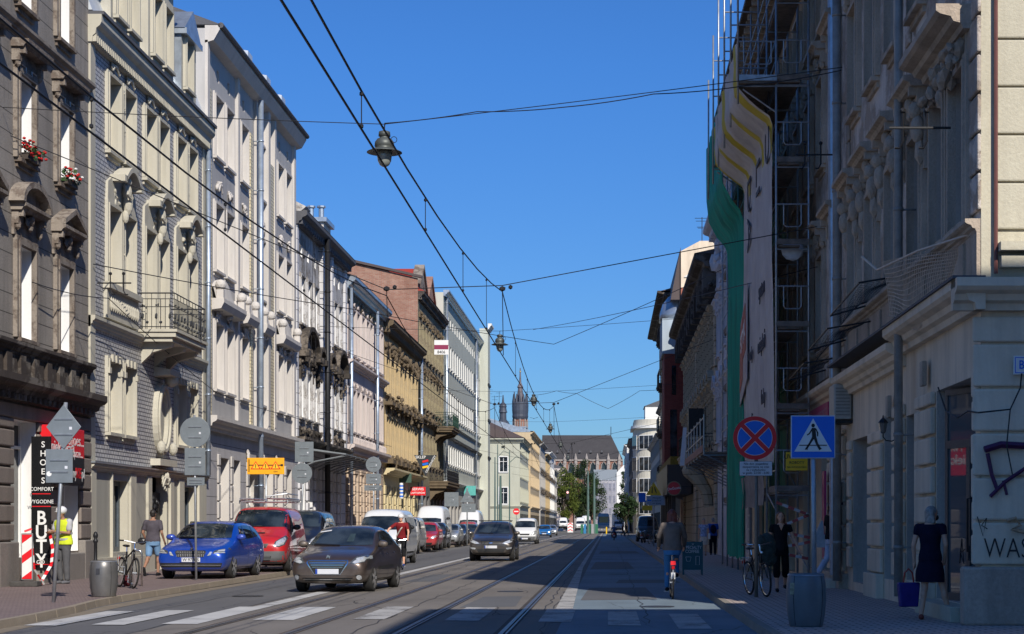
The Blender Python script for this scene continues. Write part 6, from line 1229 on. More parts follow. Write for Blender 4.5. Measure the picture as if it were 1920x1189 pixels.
# ---- 4: flaking white house with blackened hoods
B = building('flaking_white_house', 'weathered white plaster house with blackened carved hoods and a glass canopy', 'building', 'L', 74.7)
U = lambda d: d-74.7; ops = []; kw = dict(dep=.34, sm=W_b4, gm=M_curt)
pos = [1.0, 2.7, 4.6, 7.6, 10.1, 11.6]
for i, u in enumerate(pos):
    windows(B, [u], 10.5, 1.05, 2.1, ops, style='frame', **kw); windows(B, [u], 6.3, 1.05, 2.1, ops, style='frame', **kw)
for u in pos: ops.append((u+.3,u+.75,13.5,14.0))
wall(B, 0, 14.3, 4.9, 15.0, ops, W_b4, .34, rev=W_plinthw)
MB().quad((0,.3,13.4),(14,.3,13.4),(14,.3,14.1),(0,.3,14.1)).build('attic_window', M_void, B, fix=False)
cornice(B, -.1, 14.4, 14.7, .55, .55, M_roofgrey, dent=.5); cornice(B, 0, 14.3, 5.0, .4, .45, W_b4d, name='string_course')
mb = MB(); mb.prism([(-.2,15.2),(-.5,15.45),(0,15.7),(1,15.3)], -.05, 1.1, 'yz'); mb.build('gable_end', W_b4, B)
MB().prism([(-.56,15.27),(5,17),(12,17),(12,15.25)], 0, 14.3, 'yz').build('roof', M_roofgrey, B)
for i, (a, w) in enumerate(((.8,3.4),(4.5,1.4),(7.4,1.5),(9.9,3.0))):
    mb = MB(); n = 12; R = w/2; arc = [(a+R-R*math.cos(PI*k/n), 9.2+R*.62*math.sin(PI*k/n)) for k in range(n+1)]
    for k in range(n):
        p, q = arc[k], arc[k+1]; mb.prism([p, q, (q[0],q[1]+.2), (p[0],p[1]+.2)], -.42, 0)
    mb.box(a-.1,a+.45,-.5,0,9.0,9.25); mb.box(a+w-.45,a+w+.1,-.5,0,9.0,9.25)
    blobs(mb, a+R, 9.1, w*.8, .7, 40, i+3, .22); mb.build('carved_hood', W_b4d, B)
    for q in (a+.2, a+w-.2): mb = MB(); blobs(mb, q, 8.5, .4, .8, 12, i+int(q), .3); mb.box(q-.15,q+.15,-.12,0,8.0,9.0); mb.build('carved_console', W_b4d, B)
for (uu, z, w_, h_, n_) in ((3,10.2,4,.3,26),(10.5,10.2,4,.3,26),(7,5.7,13,.5,60)): mb = MB(); blobs(mb, uu, z, w_, h_, n_, int(uu), .28); mb.box(uu-w_/2,uu+w_/2,-.08,0,z-h_*.4,z+h_*.4); mb.build('carved_band', W_b4d, B)
mb = MB(); mb.box(6.3,6.75,-.18,0,5.4,14.7); mb.box(9.2,9.6,-.15,0,5.4,14.7); mb.box(0,.4,-.1,0,5.4,14.7); mb.box(13.6,14.2,-.12,0,5.4,14.7); mb.each('quoin_strip', W_b4g, B)
g = [(1.2,2.4,.3,4.2),(3.2,4.4,.3,4.2),(5.2,6.3,.3,4.2),(7.7,8.7,.3,4.2),(9.7,10.7,.3,4.2),(11.9,12.9,.3,4.2)]
wall(B, 0, 14.3, 0, 4.9, g, W_b4g, .5, name='ground_floor_wall', rev=W_plinthw)
for a in g: win(B, a[0], a[2], a[1]-a[0], a[3]-a[2], dep=.5, style='bare')
courses(B, [(a[0]-.55,a[0]-.05) for a in g], .5, 4.3, .52, W_b4g, .1, .05)
shell(B, 14.3, 12, 15, W_b4); drainpipe(B, 5.95, .3, 15.0, -.45, .13, M_dark)
c = MB(); c.prism([(0,5.0),(-2.0,4.7),(-2.0,4.65),(0,4.9)], 1.5, 13.5, 'yz')
for k in range(9): q = 1.6+k*1.47; c.tube([(q,0,4.1),(q,-.6,4.35),(q,-2.0,4.62)], .035, 5); c.tube([(q,0,4.95),(q,-2.0,4.68)], .03, 5)
c.build('canopy', simple('grey_canopy_glass', (.22,.24,.25), .5, .2), B)
mb = MB(); mb.tube([(1.9,-.35,8.0),(2.6,-.35,14.6)], .012, 4); mb.tube([(3.3,-.35,9.0),(3.0,-.35,14.6)], .012, 4); mb.each('hanging_rope', M_cable, B)

# ---- 5: pink house
B = building('pink_house', 'pale pink plaster house with carved window heads and a peach ground floor', 'building', 'L', 89)
ops = []; kw = dict(dep=.3, sm=W_pink, gm=M_curt)
for u in (.7,2.1,3.5,5.4,7.2,8.6,10.6,12.0,13.3):
    windows(B, [u], 10.6, .95, 2.4, ops, style='frame+orn', **kw); windows(B, [u], 6.5, .95, 2.2, ops, style='frame+orn', **kw)
wall(B, 0, 15, 5.4, 14.0, ops, W_pink, .3, rev=W_b3t)
cornice(B, 0, 15, 9.85, .35, .4, W_pink, name='string_course'); cornice(B, 0, 15, 5.3, .45, .5, W_pink, dent=.5, name='string_course')
mb = MB()
for k in range(22): mb.ball((.5+k*.66,-.18,6.0),(.12,.12,.28),1)
mb.each('baluster', W_pink, B)
cornice(B, -.05, 15.05, 13.9, .6, .55, M_zinc, name='eave'); MB().prism([(-.56,14.52),(5,16),(12,16),(12,14.5)], 0, 15, 'yz').build('roof', M_roofgrey, B)
mb = MB(); blobs(mb, 7.5, 13.5, 14.5, .35, 60, 4, .15); mb.box(.1,14.9,-.05,0,13.25,13.8); mb.build('carved_band', W_b7, B)
g = [(1+k*2.35, 2.3+k*2.35, .4, 4.3) for k in range(6)]
wall(B, 0, 15, 0, 5.4, g, W_peach, .4, name='ground_floor_wall')
for a in g: win(B, a[0], a[2], a[1]-a[0], a[3]-a[2], dep=.4, style='bare')
courses(B, [(a[0]-.6,a[0]-.1) for a in g], .4, 4.5, .55, W_peach, .1, .06); shell(B, 15, 12, 14.3, W_pink); drainpipe(B, 9.9, .3, 13.9, -.35, .09); drainpipe(B, .2, .3, 13.9, -.3, .09)

# ---- 6: ochre house
B = building('ochre_house', 'ochre yellow house with heavy brown carved consoles and a brown eave', 'building', 'L', 104)
ops = []; kw = dict(dep=.3, sm=W_ochre, gm=M_curt)
for k in range(8):
    u = .8+k*2.3
    windows(B, [u], 9.6, 1.1, 2.3, ops, style='frame', **kw); windows(B, [u], 5.9, 1.1, 2.3, ops, style='frame', **kw)
    for (uu, z, w_, h_, n_, o_) in ((u+.55,12.4,1.6,.9,22,.35),(u+1.6,9.0,.8,1.3,14,.45),(u+1.6,5.3,.9,1.0,12,.5)):
        mb = MB(); blobs(mb, uu, z, w_, h_, n_, k+int(z), o_); mb.box(uu-w_*.45,uu+w_*.45,-.12,0,z-h_*.4,z+h_*.4); mb.build('carved_console', W_ochd, B)
    MB().box(u-.2,u+1.3,-.5,0,8.9,9.1).box(u-.2,u+1.3,-.55,0,5.3,5.55).each('window_ledge', W_ochd, B)
wall(B, 0, 19, 4.6, 13.6, ops, W_ochre, .3); cornice(B, 0, 19, 13.3, .7, .65, W_ochd, dent=.6, name='eave'); cornice(B, 0, 19, 4.6, .4, .7, W_yel, name='string_course')
MB().prism([(-.7,14.02),(5,15.8),(12,15.8),(12,14.1)], 0, 19, 'yz').build('roof', M_roofbrown, B)
g = [(.9+k*2.6, 2.4+k*2.6, .2, 3.9) for k in range(7)]
wall(B, 0, 19, 0, 4.6, g, W_yel, .4, name='ground_floor_wall')
for a in g: win(B, a[0], a[2], a[1]-a[0], a[3]-a[2], dep=.4, style='bare')
courses(B, [(a[0]-.8,a[0]-.2) for a in g], .4, 4.0, .6, W_yel, .12, .05); shell(B, 19, 12, 14, W_ochre); drainpipe(B, 18.8, .3, 13.5, -.3, .1)

# ---- 7: brick-gabled house
B = building('brick_gabled_house', 'tall soot stained olive house whose bare brick side wall rises over its neighbour', 'building', 'L', 123)
ops = []; kw = dict(dep=.3, sm=W_b7, gm=M_curt)
for k in range(8):
    u = .8+k*2.3
    for z in (13.9, 10.2, 6.0): windows(B, [u], z, 1.05, 2.3, ops, style='frame', **kw)
    for (z, w_, h_, n_, o_) in ((12.9,1.3,.6,10,.3),(9.3,1.4,.8,12,.4),(16.8,1.5,.5,8,.25)):
        mb = MB(); blobs(mb, u+.5, z, w_, h_, n_, k+int(z), o_); mb.box(u+.5-w_*.45,u+.5+w_*.45,-.1,0,z-h_*.4,z+h_*.4); mb.build('carved_console', W_ochd, B)
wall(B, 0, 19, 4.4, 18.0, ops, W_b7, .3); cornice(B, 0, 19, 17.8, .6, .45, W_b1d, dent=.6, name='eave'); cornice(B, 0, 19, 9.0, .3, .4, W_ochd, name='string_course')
MB().quad((-.03,0,0),(-.03,0,19.3),(-.03,14,22.6),(-.03,14,0)).build('brick_side_wall', W_brick, B, fix=False)
MB().box(-.1,.15,-.3,14,0,.1).build('footing', W_dgrey, B)
MB().prism([(-.3,19.3),(14,22.6),(14,22.78),(-.3,19.48)], -.25, .2, 'yz').build('verge', M_roofbrown, B)
for u in (1.0, 7.0):
    mb = MB(); mb.prism([(u,18.4),(u,18.8),(u+2.4,20.4),(u+4.8,18.8),(u+4.8,18.4)], 0, .4); mb.prism([(u-.2,18.8),(u+2.4,20.5),(u+5,18.8),(u+5,19.05),(u+2.4,20.8),(u-.2,19.05)], -.12, .6); mb.build('gable', W_b1t if u < 5 else W_brick, B)
    MB().prism([(u-.1,18.9),(u+2.4,20.5),(u+4.9,18.9)], .6, 6).build('gable_roof', M_rooftile, B)
MB().prism([(-.5,18.4),(2.2,19.9),(14,22.75),(14,18.4)], 0.2, 19, 'yz').build('roof', M_rooftile, B)
wall(B, 0, 19, 0, 4.4, [(1+k*2.6, 2.7+k*2.6, .2, 3.7) for k in range(7)], W_dgrey, .5, name='ground_floor_wall')
for k in range(7): win(B, 1+k*2.6, .2, 1.7, 3.5, dep=.5, style='bare', fm=M_dark)
balcony(B, 11.5, 17, 9.3, 1.5, W_ochd, simple('green_iron', (.03,.07,.05), .5, .2), 1.1, 3, th=.2); balcony(B, 8, 18, 4.9, 1.4, W_ochd, M_dark, 1.0, 5, th=.25)
shell(B, 19, 12, 18.2, W_b7); chimney(B, -9.5, 9.5, 14, 18.9, .6, 1.2, W_b3t, 1)

# ---- 8: long pale green block
B = building('pale_green_block', 'long plain pale green office block with rows of small windows', 'building', 'L', 142)
ops = []; kw = dict(dep=.34, sm=W_wht, gm=M_glass)
for k in range(19):
    u = 1.6+k*2.2
    for z, h in ((15.0, 2.0), (11.0, 2.1), (6.8, 1.6)): windows(B, [u], z, 1.15, h, ops, style='sill', mull=1, **kw)
    windows(B, [u], 18.6, .8, .8, ops, style='bare', mull=0, tr=0, dep=.34, gm=M_glass)
wall(B, 0, 43, 4.6, 20.9, ops, W_b8, .34, rev=W_wht); cornice(B, 0, 43, 20.6, .5, .5, M_zinc, name='eave'); cornice(B, 0, 43, 10.0, .2, .2, W_b8, name='string_course'); cornice(B, 0, 43, 5.0, .25, .45, W_wht, name='string_course')
cornice(B, 0, 43, 8.9, .2, .3, M_dark, name='string_course')
wall(B, 0, 43, 0, 4.6, [(1+k*3.5, 3.4+k*3.5, .2, 3.3) for k in range(12)], W_grey, .4, name='ground_floor_wall')
for k in range(12): win(B, 1+k*3.5, .2, 2.4, 3.1, dep=.4, style='bare', fm=M_zinc)
shell(B, 43, 14, 20.9, W_b8); drainpipe(B, .9, .3, 20.6, -.2, .12, M_zinc); drainpipe(B, 33, .3, 20.6, -.2, .12, M_zinc)
MB().box(40,43.2,-.9,0,0,22.5).build('stair_tower', W_b8, B); cornice(B, 39.8, 43.4, 22.4, .6, .4, W_wht, name='tower_cornice', y=-.9)
mb = MB()
for z in (8.6, 12.6, 16.4): mb.box(39.9,43.3,-1.0,-.9,z,z+.25)
mb.each('tower_band', M_dark, B); antenna('roof_antenna', -18, 94, 18, 5, 'thin aerial on the roofs behind the ochre house')
MB().box(-.02,0,-.9,0,0,0.05).build('kerb_stone', W_grey, B)
B2 = tag(MB().box(-19,-16.5,99,101.5,14,19.3).build('roof_stack', W_b3t), 'rendered chimney stack with four pots above the brick side wall', 'chimney')
mb = MB()
for k in range(4): mb.tube([(-18.6+k*.6,100,19.3),(-18.6+k*.6,100,20.1)], .16, 8); mb.tube([(-18.6+k*.6,100,20.1),(-18.6+k*.6,100,20.2)], .26, 8)
mb.box(-19.2,-16.3,98.8,101.7,19.1,19.35); mb.each('chimney_pot', M_zinc, B2)
antenna('roof_antenna', -15.5, 79, 15.6, 2.6, 'rooftop aerial with crossbars above the flaking white house')

# ---- far left
def plain_house(name, label, side, d0, d1, x, H, m, rows, pitch=2.6, w=1.1, h=1.9, roof=None, eave=None, side_ops=False, D=14, sill=None, seed=0, rz=None, orn=None, sidem=None, zw=3.6, z0=5.0):
    B = building(name, label, 'building', side, d0, d1, x, 'houses further down the street'); W = d1-d0; ops = []
    n = max(1, int(W/pitch)); wy = 'frame'
    for r_ in range(rows):
        for k in range(n): windows(B, [(k+.5)*W/n-w/2], z0+r_*zw, w, h, ops, dep=.3, style=wy, sm=sill or m, gm=M_glass if seed % 2 else M_curt)
    wall(B, 0, W, 0, H, ops, m, .3); cornice(B, 0, W, H-.3, .5, .6, eave or m, name='eave'); cornice(B, 0, W, 4.2, .3, .35, sill or m, name='string_course'); shell(B, W, D, H, sidem or m)
    gable_roof(B, 0, W, D, H+.15, H+2.4, roof or M_roofgrey, .5)
    mb = MB(); 
    for k in range(n): a = (k+.5)*W/n-w/2; mb.box(a-.1,a+w+.1,-.03,.02,.3,3.2)
    mb.each('shop_front', M_void, B)
    if orn:
        mb = MB()
        for k in range(n): blobs(mb, (k+.5)*W/n, z0+zw-.9, 1.4, .8, 9, k+seed, .4); blobs(mb, (k+.5)*W/n, z0+2*zw-.9, 1.4, .8, 9, k+seed+50, .4)
        mb.build('carved_console', orn, B)
    return B
B = plain_house('lime_cream_house', 'lime cream corner house with brown hipped roof, its side wall facing up the street', 'L', 250, 276, -12.9, 14.2, W_b9, 3, h=2.0, roof=M_roofbrown, eave=W_b9)
# its flank towards us (local y runs back from the street)
fb = empty('flank', (0,0,0), -PI/2); fb.parent = B
F2 = MB(); 
for ops_u in ((-3.0), ):
    pass
opsf = []
for u in (1.2, 8.6): 
    for z, h in ((9.3, 2.2), (4.6, 2.4)): opsf.append((u, u+1.3, z, z+h))
bpy.data.objects.remove(fb)
Bf = empty('flank_wall', (-.35, 14, 0), -PI/2); Bf.parent = B
Mw = wall(Bf, 0, 14, 0, 14.2, [(11.0,12.2,9.3,11.5),(11.0,12.2,4.6,7.0),(11.3,11.8,12.6,13.1),(8.9,9.3,9.3,10.5)], W_b9, .25, y=-.05)
for a in ((11.0,9.3,1.2,2.2),(11.0,4.6,1.2,2.4)): win(Bf, a[0], a[1], a[2], a[3], dep=.25, style='frame', sm=W_wht, y=-.05)
cornice(Bf, 0, 14.6, 13.6, .6, .7, W_b9, name='eave', y=-.05); cornice(Bf, 0, 14, 4.0, .35, .3, W_b9, name='string_course', y=-.05)
MB().prism([(-14.6,14.25),(-8,18.2),(-2,18.2),(.7,14.25)], 14.3-14.3, 20).build('hipped_roof', M_roofbrown, B) if False else None
rb = MB(); rb.add([(-.7,-.7,14.3),(26,-.7,14.3),(26,14.6,14.3),(-.7,14.6,14.3),(6,7,18.0),(26,7,18.0)], [(0,1,5,4),(1,2,5),(2,3,4,5),(3,0,4)]); rb.build('hipped_roof', M_roofbrown, B)
plain_house('apricot_house', 'apricot rendered house taller than the lime cream corner house beside it', 'L', 277, 312, -12.6, 16.6, W_b10, 4, roof=M_zinc, zw=3.3, z0=4.6)
plain_house('narrow_stone_house', 'narrow grey house with dark carved balconies next to the apricot house', 'L', 313, 336, -12.4, 16.5, W_grey, 3, orn=W_b4d, seed=3)
plain_house('yellow_stone_house', 'yellowish old house with bulky balconies further down on the left', 'L', 337, 362, -12.4, 15.5, W_ochre, 3, orn=W_ochd, seed=4)
plain_house('white_gabled_house', 'white house with a bright blank gable near the street trees', 'L', 363, 395, -12.5, 17.0, W_wht, 3, orn=W_b4d, seed=5)
plain_house('grey_mid_house', 'low grey stone house standing before the first street tree', 'L', 396, 425, -12.8, 14.2, W_grey, 3, seed=6)
plain_house('rosy_tall_house', 'rose grey tall house between the two street trees', 'L', 450, 520, -11.8, 16.5, W_pink, 4, seed=7, zw=3.2, orn=W_b1t)
# ================================================================== RIGHT SIDE OF THE STREET
def R_house(name, label, d0, d1, x=5.2, cat='building', group=None): return building(name, label, cat, 'R', d0, d1, x, group)
# ---- corner house (d 23.8 - 37)
W_pl = wallmat('stained_plinth', (.50,.40,.32), stain=.6, streak=.6, fine=.4)
B = R_house('corner_house', 'sooty old corner house at the right edge with pedimented windows and cream shopfronts', 23.8, 37)
U = lambda d: 37-d; ops = []
kw = dict(dep=.34, sm=W_r1t, gm=M_glass, fm=simple('grey_old_frame', (.22,.22,.21), .6, var=.2), sp=.1, sw=.17)
for d in (28.5, 30.9, 33.3, 35.7):
    u = U(d)-.5
    windows(B, [u], 5.85, 1.05, 2.1, ops, style='hood+orn', hz=.5, hp=.42, **kw); windows(B, [u], 10.1, 1.05, 2.2, ops, style='hood+orn', hz=.4, hp=.36, **kw); windows(B, [u], 14.1, 1.05, 2.0, ops, style='frame', **kw)
for u in (U(27.0), U(25.5)):
    windows(B, [u], 5.85, 1.0, 2.25, ops, style='frame', **kw); windows(B, [u], 10.1, 1.0, 2.3, ops, style='frame', **kw)
wall(B, 0, 13.2, 4.95, 17.8, ops, W_r1, .34, rev=W_r1v)
cornice(B, U(27.3), U(24.2), 8.55, .35, .55, W_r1t, name='window_hood'); cornice(B, U(27.3), U(24.2), 12.8, .35, .5, W_r1t, name='window_hood')
mb = MB(); blobs(mb, U(25.8), 8.3, 2.6, .55, 50, 8, .3); mb.box(U(27.2), U(24.4), -.08, 0, 8.1, 8.55); mb.build('carved_frieze', W_r1t, B)
for d in (28.5, 30.9, 33.3, 35.7): 
    for s_ in (-.72, .72):
        mb = MB(); u = U(d)+s_; mb.box(u-.1,u+.1,-.08,0,7.3,8.3); mb.ball((u,-.2,8.25),(.1,.12,.14),2); mb.ball((u,-.16,7.95),(.13,.12,.24),2); mb.ball((u,-.12,7.6),(.1,.1,.25),1); mb.build('carved_figure', W_r1t, B)
courses(B, [(12.5, 13.25), (.02, .45), (U(29.6), U(29.2))], 5.9, 17.4, .55, W_r1, .06, .04, 'quoin')
mb = MB(); mb.box(0,13.2,-.06,.1,4.95,5.6)
for k in range(9): mb.box(.15+k*1.5,.45+k*1.5,-.1,-.06,5.0,5.55)
mb.build('window_apron', W_r1t, B); cornice(B, 0, 13.2, 5.6, .18, .22, W_r1t, name='string_course'); cornice(B, 0, 13.3, 17.4, .6, .8, W_r1t)
M_pipeR = simple('dull_grey_pipe', (.30,.29,.27), .6, .15, var=.35, scale=3)
drainpipe(B, U(28.8), .3, 17.2, -.3, .075, M_pipeR); drainpipe(B, .1, .3, 17.2, -.25, .095, M_pipeR)
# ground floor
g = [(U(27.0), U(24.15), .35, 3.62), (U(32.1), U(30.8), .5, 3.55), (U(29.7), U(29.0), .2, 3.4), (U(36.2), U(33.8), .3, 3.3)]
wall(B, 0, 13.2, 0, 4.95, g, W_r1c, .55, name='ground_floor_wall', rev=W_r1v)
cornice(B, U(29.75), 13.5, 4.48, .42, .42, W_r1c); cornice(B, 0, U(29.75)-.003, 4.28, .40, .36, W_r1c)
MB().box(-.001,13.52,-.46,0,4.9,4.94).build('cornice_cover', M_roofgrey, B)
courses(B, [(U(24.1), 13.22)], .95, 3.75, .47, W_r1b, .08, .05); courses(B, [(U(28.5), U(27.05)), (U(30.75), U(29.75))], .6, 3.62, .47, W_r1b, .1, .05); courses(B, [(U(33.75), U(32.15)), (.3, U(36.25))], .6, 3.3, .5, W_r1b, .08, .05)
mb = MB(); mb.box(U(24.15),13.36,-.22,0,.12,.92); mb.each('plinth', W_pl, B, bevel=.03)
for a, b in ((U(28.9), U(27.05)), (U(33.75), U(32.15))): MB().box(a,b,-.16,0,.1,.58).each('plinth', W_r1b, B, bevel=.02)
fm2 = simple('dark_door_frame', (.10,.105,.11), .4, .3)
MB().box(U(27.0),U(24.2),-.35,.5,.12,.34).build('door_step', W_r1l, B, bevel=.01)
win(B, U(27.0), .35, .6, 3.27, dep=.5, style='bare', fm=W_r1c, gm=M_curt, mull=0, tr=0, frame=.08)
dg = simple('mirror_like_door_glass', (.25,.27,.28), .02, .55, spec=1, var=0)
dr = empty('glazed_door', (U(26.35), .05, 0), math.atan2(.62, 1.75)); dr.parent = B; bpy.data.objects.remove(dr)
o = MB().box(-.0,.07,-.03,.03,.35,3.58).box(.62,.72,-.035,.035,.35,2.75).box(1.75,1.83,-.03,.03,.35,3.58).box(.07,1.75,-.03,.03,3.5,3.58).box(.07,1.75,-.04,.04,2.68,2.80).box(.07,1.75,-.03,.03,.35,.47).build('glazed_door', fm2, B, loc=(U(26.4), .04, 0), rot=(0,0,.34))
MB().quad((.07,0,.47),(1.75,0,.47),(1.75,0,2.68),(.07,0,2.68)).build('pane', dg, o, fix=False); MB().quad((.07,0,2.8),(1.75,0,2.8),(1.75,0,3.5),(.07,0,3.5)).build('pane', dg, o, fix=False)
mb = MB(); mb.tube([(.80,-.0,1.1),(.80,-.12,1.1),(.80,-.12,1.9),(.80,-.0,1.9)], .018, 6); mb.build('door_handle', M_dark, o)
for a in g[1:]: win(B, a[0], a[2], a[1]-a[0], a[3]-a[2], dep=.5, style='bare', fm=fm2, mull=0 if a[1]-a[0] < 1 else 1, tr=.8)
# its side facing us
Bf = empty('flank_wall', (13.215, 0, 0), PI/2); Bf.parent = B
wall(Bf, 0, 14, 0, 4.95, [], W_r1c, .3, name='lower_wall', y=0); wall(Bf, 0, 14, 4.95, 17.8, [], W_r1l, .3, name='upper_wall', y=.0)
courses(Bf, [(.2, 4)], 5.62, 17.5, .665, W_r1l, .05, .025, 'stone_course', y=.0)
courses(Bf, [(-.13, 4)], .95, 4.4, .62, W_r1c, .06, .035, 'stone_course'); cornice(Bf, -.42, 8, 4.48, .42, .42, W_r1c); MB().box(-.3,6,-.3,0,.12,.92).each('plinth', W_pl, Bf, bevel=.03)
mb = MB(); mb.box(.22,6,-.25,.1,5.3,5.42); mb.box(.25,6,-.16,.1,5.08,5.24); mb.each('stone_ledge', W_r1l, Bf)
MB().tube([(.19,-.07,5.0),(.19,-.07,17.6)], .028, 6).build('cable_pipe', simple('rust_pipe', (.16,.06,.05), .6), Bf)
shell(B, 13.2, 12, 17.8, W_r1)
# street name plate, graffiti, door stickers
t = empty('street_name_plate', (5.2+.42, 23.8-.13, 3.72), 0, 'white street name plate reading BERNARDYŃSKA on the corner house', 'street sign'); 
t['label'] = 'white enamel street name plate with blue letters at the far right edge'
MB().box(0,1.1,-.02,0,-.13,.13).build('plate', M_white, t, bevel=.004); MB().box(.02,1.08,-.024,-.021,-.11,-.1).add([], []).box(.02,1.08,-.024,-.021,.1,.11).box(.02,.03,-.024,-.021,-.099,.099).build('blue_border', M_blue, t)
text('BERNARD', .17, M_blue, t, (.07,-.026,.0), align='LEFT', bold=.01, sx=.85)
ink = simple('graffiti_black', (.012,.012,.014), .6, var=0); pur = simple('graffiti_purple', (.07,.01,.06), .6, var=.2); whi = simple('graffiti_white', (.6,.62,.62), .7, var=.1); org = simple('graffiti_faded', (.5,.33,.2), .8, var=.3)
def stroke(mb, pts, r): mb.tube([(x, 0, z) for x, z in pts], r, 5)
t = empty('graffiti', (5.2, 23.8-.135, 0), 0, 'black and purple spray tags on the cream corner stones at the right edge', 'graffiti')
text('WAS', .40, ink, t, (.33,-.01,1.17), bold=-.01, ext=.002, sx=.75)
mb = MB(); stroke(mb, [(.02,2.55),(.25,2.62),(.6,2.6)], .05); stroke(mb, [(.06,2.5),(.12,2.2),(.2,1.98)], .03); stroke(mb, [(.1,1.9),(.3,2.1),(.6,2.3)], .028); stroke(mb, [(.28,2.12),(.33,1.92)], .022); mb.build('purple_tag', pur, t)
mb = MB(); stroke(mb, [(-.08,1.62),(0,1.35),(.05,1.6),(-.02,1.5),(.06,1.45)], .008); mb.build('small_tag', ink, t)
mb = MB(); stroke(mb, [(.33,1.56),(.45,1.6),(.52,1.5),(.4,1.45),(.6,1.4)], .03); mb.build('faded_tag', org, t)
mb = MB(); stroke(mb, [(.62,.1),(.45,.35),(.4,.6),(.6,.8)], .015); mb.M = Matrix.Translation((0,-.17,.1)); mb.build('white_tag', whi, t)
t = empty('graffiti', (5.2-.09, 24.9, 0), -PI/2, 'thin scratchy spray tags low on the stone pier right of the glass door', 'graffiti')
mb = MB(); stroke(mb, [(.1,.95),(.25,1.3),(.4,.95),(.15,1.1),(.45,1.15)], .01); stroke(mb, [(.7,1.0),(.75,1.2),(.8,1.0),(.7,1.05)], .01); mb.M = Matrix.Translation((-.35,-.06,.05)); mb.build('tag', ink, t)
t = empty('graffiti', (5.2, 38.5, 0), -PI/2, 'small black spray tag on the wall beside the long pink strip sign', 'graffiti')
mb = MB(); r = random.Random(4)
for k in range(5): stroke(mb, [(.1+k*.14+r.uniform(-.05,.05), 1.95+r.uniform(-.15,.2)) for _ in range(4)], .012)
mb.M = Matrix.Translation((0,-.1,0)); mb.build('tag', ink, t)
for k, (uu, lab) in enumerate(((.30, 'left of two grey shield stickers in the glass over the corner shop door'), (.62, 'right of two grey shield stickers in the glass over the corner shop door'))):
    t = empty('shop_sticker', (5.58, 37-(U(27.1)+uu)+0, 3.05), -PI/2, lab, 'sticker')
    MB().box(-.14,.14,-.01,0,-.3,.3).build('sheet', simple('sticker_grey', (.25,.26,.26), .5, var=.05), t); MB().prism([(-.1,.24),(.1,.24),(.1,.1),(0,.0),(-.1,.1)], -.016, -.011).build('shield', ink, t)
    text('SOLID', .085, ink, t, (0,-.014,-.1), bold=.01); text('SECURITY', .045, ink, t, (0,-.014,-.18)); MB().box(-.14,.14,-.014,-.0101,-.3,-.24).build('band', M_black, t)

# wall lamp, air conditioner, meters
t = empty('wall_lamp', (5.1, 30.1, 3.12), -PI/2, 'small black lantern on a curled bracket between two shop piers', 'wall lamp')
MB().tube([(0,0,-.15),(0,-.15,-.22),(0,-.32,-.2),(0,-.4,-.1),(0,-.4,0)], .018, 6).each('bracket', M_dark, t)
t.scale = (.62,.62,.62)
o = MB().lathe([(.05,0),(.09,.05),(.13,.28),(.135,.3)], 6, (0,-.4,0)).build('lantern_glass', simple('dim_lamp_glass', (.12,.12,.11), .2), t); MB().lathe([(.16,.3),(.1,.38),(.03,.44),(.015,.52)], 6, (0,-.4,0)).build('lantern_cap', M_dark, t)
t = empty('air_conditioner', (4.98, 36.6, 3.75), -PI/2, 'beige air conditioner box on a bracket above the pavement near the pink signs', 'air conditioner')
MB().box(-.4,.4,-.19,.19,0,.75).build('casing', simple('ac_beige', (.42,.40,.35), .5), t, bevel=.03); mb = MB()
for k in range(9): mb.box(.402,.42,-.15,.15,.08+k*.07,.11+k*.07)
mb.build('grille', simple('ac_grey', (.25,.24,.22), .5), t); MB().box(-.36,.36,-.18,.22,-.08,-.02).each('bracket', M_dark, t)
for (d, z, lab) in ((31.0, 3.65, 'small wall meter box under the cream cornice'), (27.6, 3.95, 'small rusty junction box under the corner cornice')):
    t = tag(MB().box(-.07,0,-.14,.14,-.2,.2).build('junction_box', W_r1t, loc=(5.13, d, z), bevel=.01), lab, 'junction box')
mb = MB(); mb.tube([(5.03,26.0,3.6),(5.03,25.4,3.2),(5.04,24.6,3.05),(5.04,23.9,3.1),(5.1,23.5,3.05),(5.55,23.55,3.1),(5.7,23.6,3.4),(5.72,23.6,3.6)], .012, 5); mb.tube([(5.55,23.55,3.1),(5.5,23.55,2.6),(5.58,23.55,2.2)], .01, 5)
tag(mb.build('loose_cable', M_cable), 'loose black cable hanging across the corner stones below the street plate', 'cable')

# ---- sooty house behind the scaffold (37 - 62)
B = R_house('scaffolded_house', 'dark brown old house standing behind the scaffold and white banner', 37, 62)
U = lambda d: 62-d; ops = []; kw['sm'] = W_r1t
for d in (38.6, 41.2, 43.8, 46.4, 49, 51.6, 54.2, 56.8, 59.4):
    for z, st in ((5.85,'hood+orn'),(10.1,'hood+orn'),(13.4,'frame')): windows(B, [U(d)-.5], z, 1.05, 2.1 if z < 13 else 1.7, ops, style=st, hz=.4, hp=.4, **kw)
wall(B, 0, 25, 4.6, 16.4, ops, W_r2, .34); wall(B, 19.5, 25, 5.0, 16.3, [o for o in ops if o[0] > 19.5 and o[2] > 5], W_r1, .34, y=-.02, name='front_bay')
cornice(B, 0, 25, 4.35, .35, .4, W_r1c, dent=0); cornice(B, 0, 25, 5.45, .2, .2, W_r1t, name='string_course')
cornice(B, -.1, 25, 15.7, .7, .5, W_r2, dent=.5); mb = MB(); mb.prism([(.1,16.4),(-1.35,16.15),(-1.35,16.28),(6,18.6),(12,18.6),(12,16.4)], -.1, 24.5, 'yz'); mb.build('roof', simple('brown_boards', (.11,.085,.065), .8, var=.4, scale=3, bump=.5), B)
mb = MB()
for k in range(36): mb.box(.2+k*.68,.34+k*.68,-1.2,0,15.95,16.1)
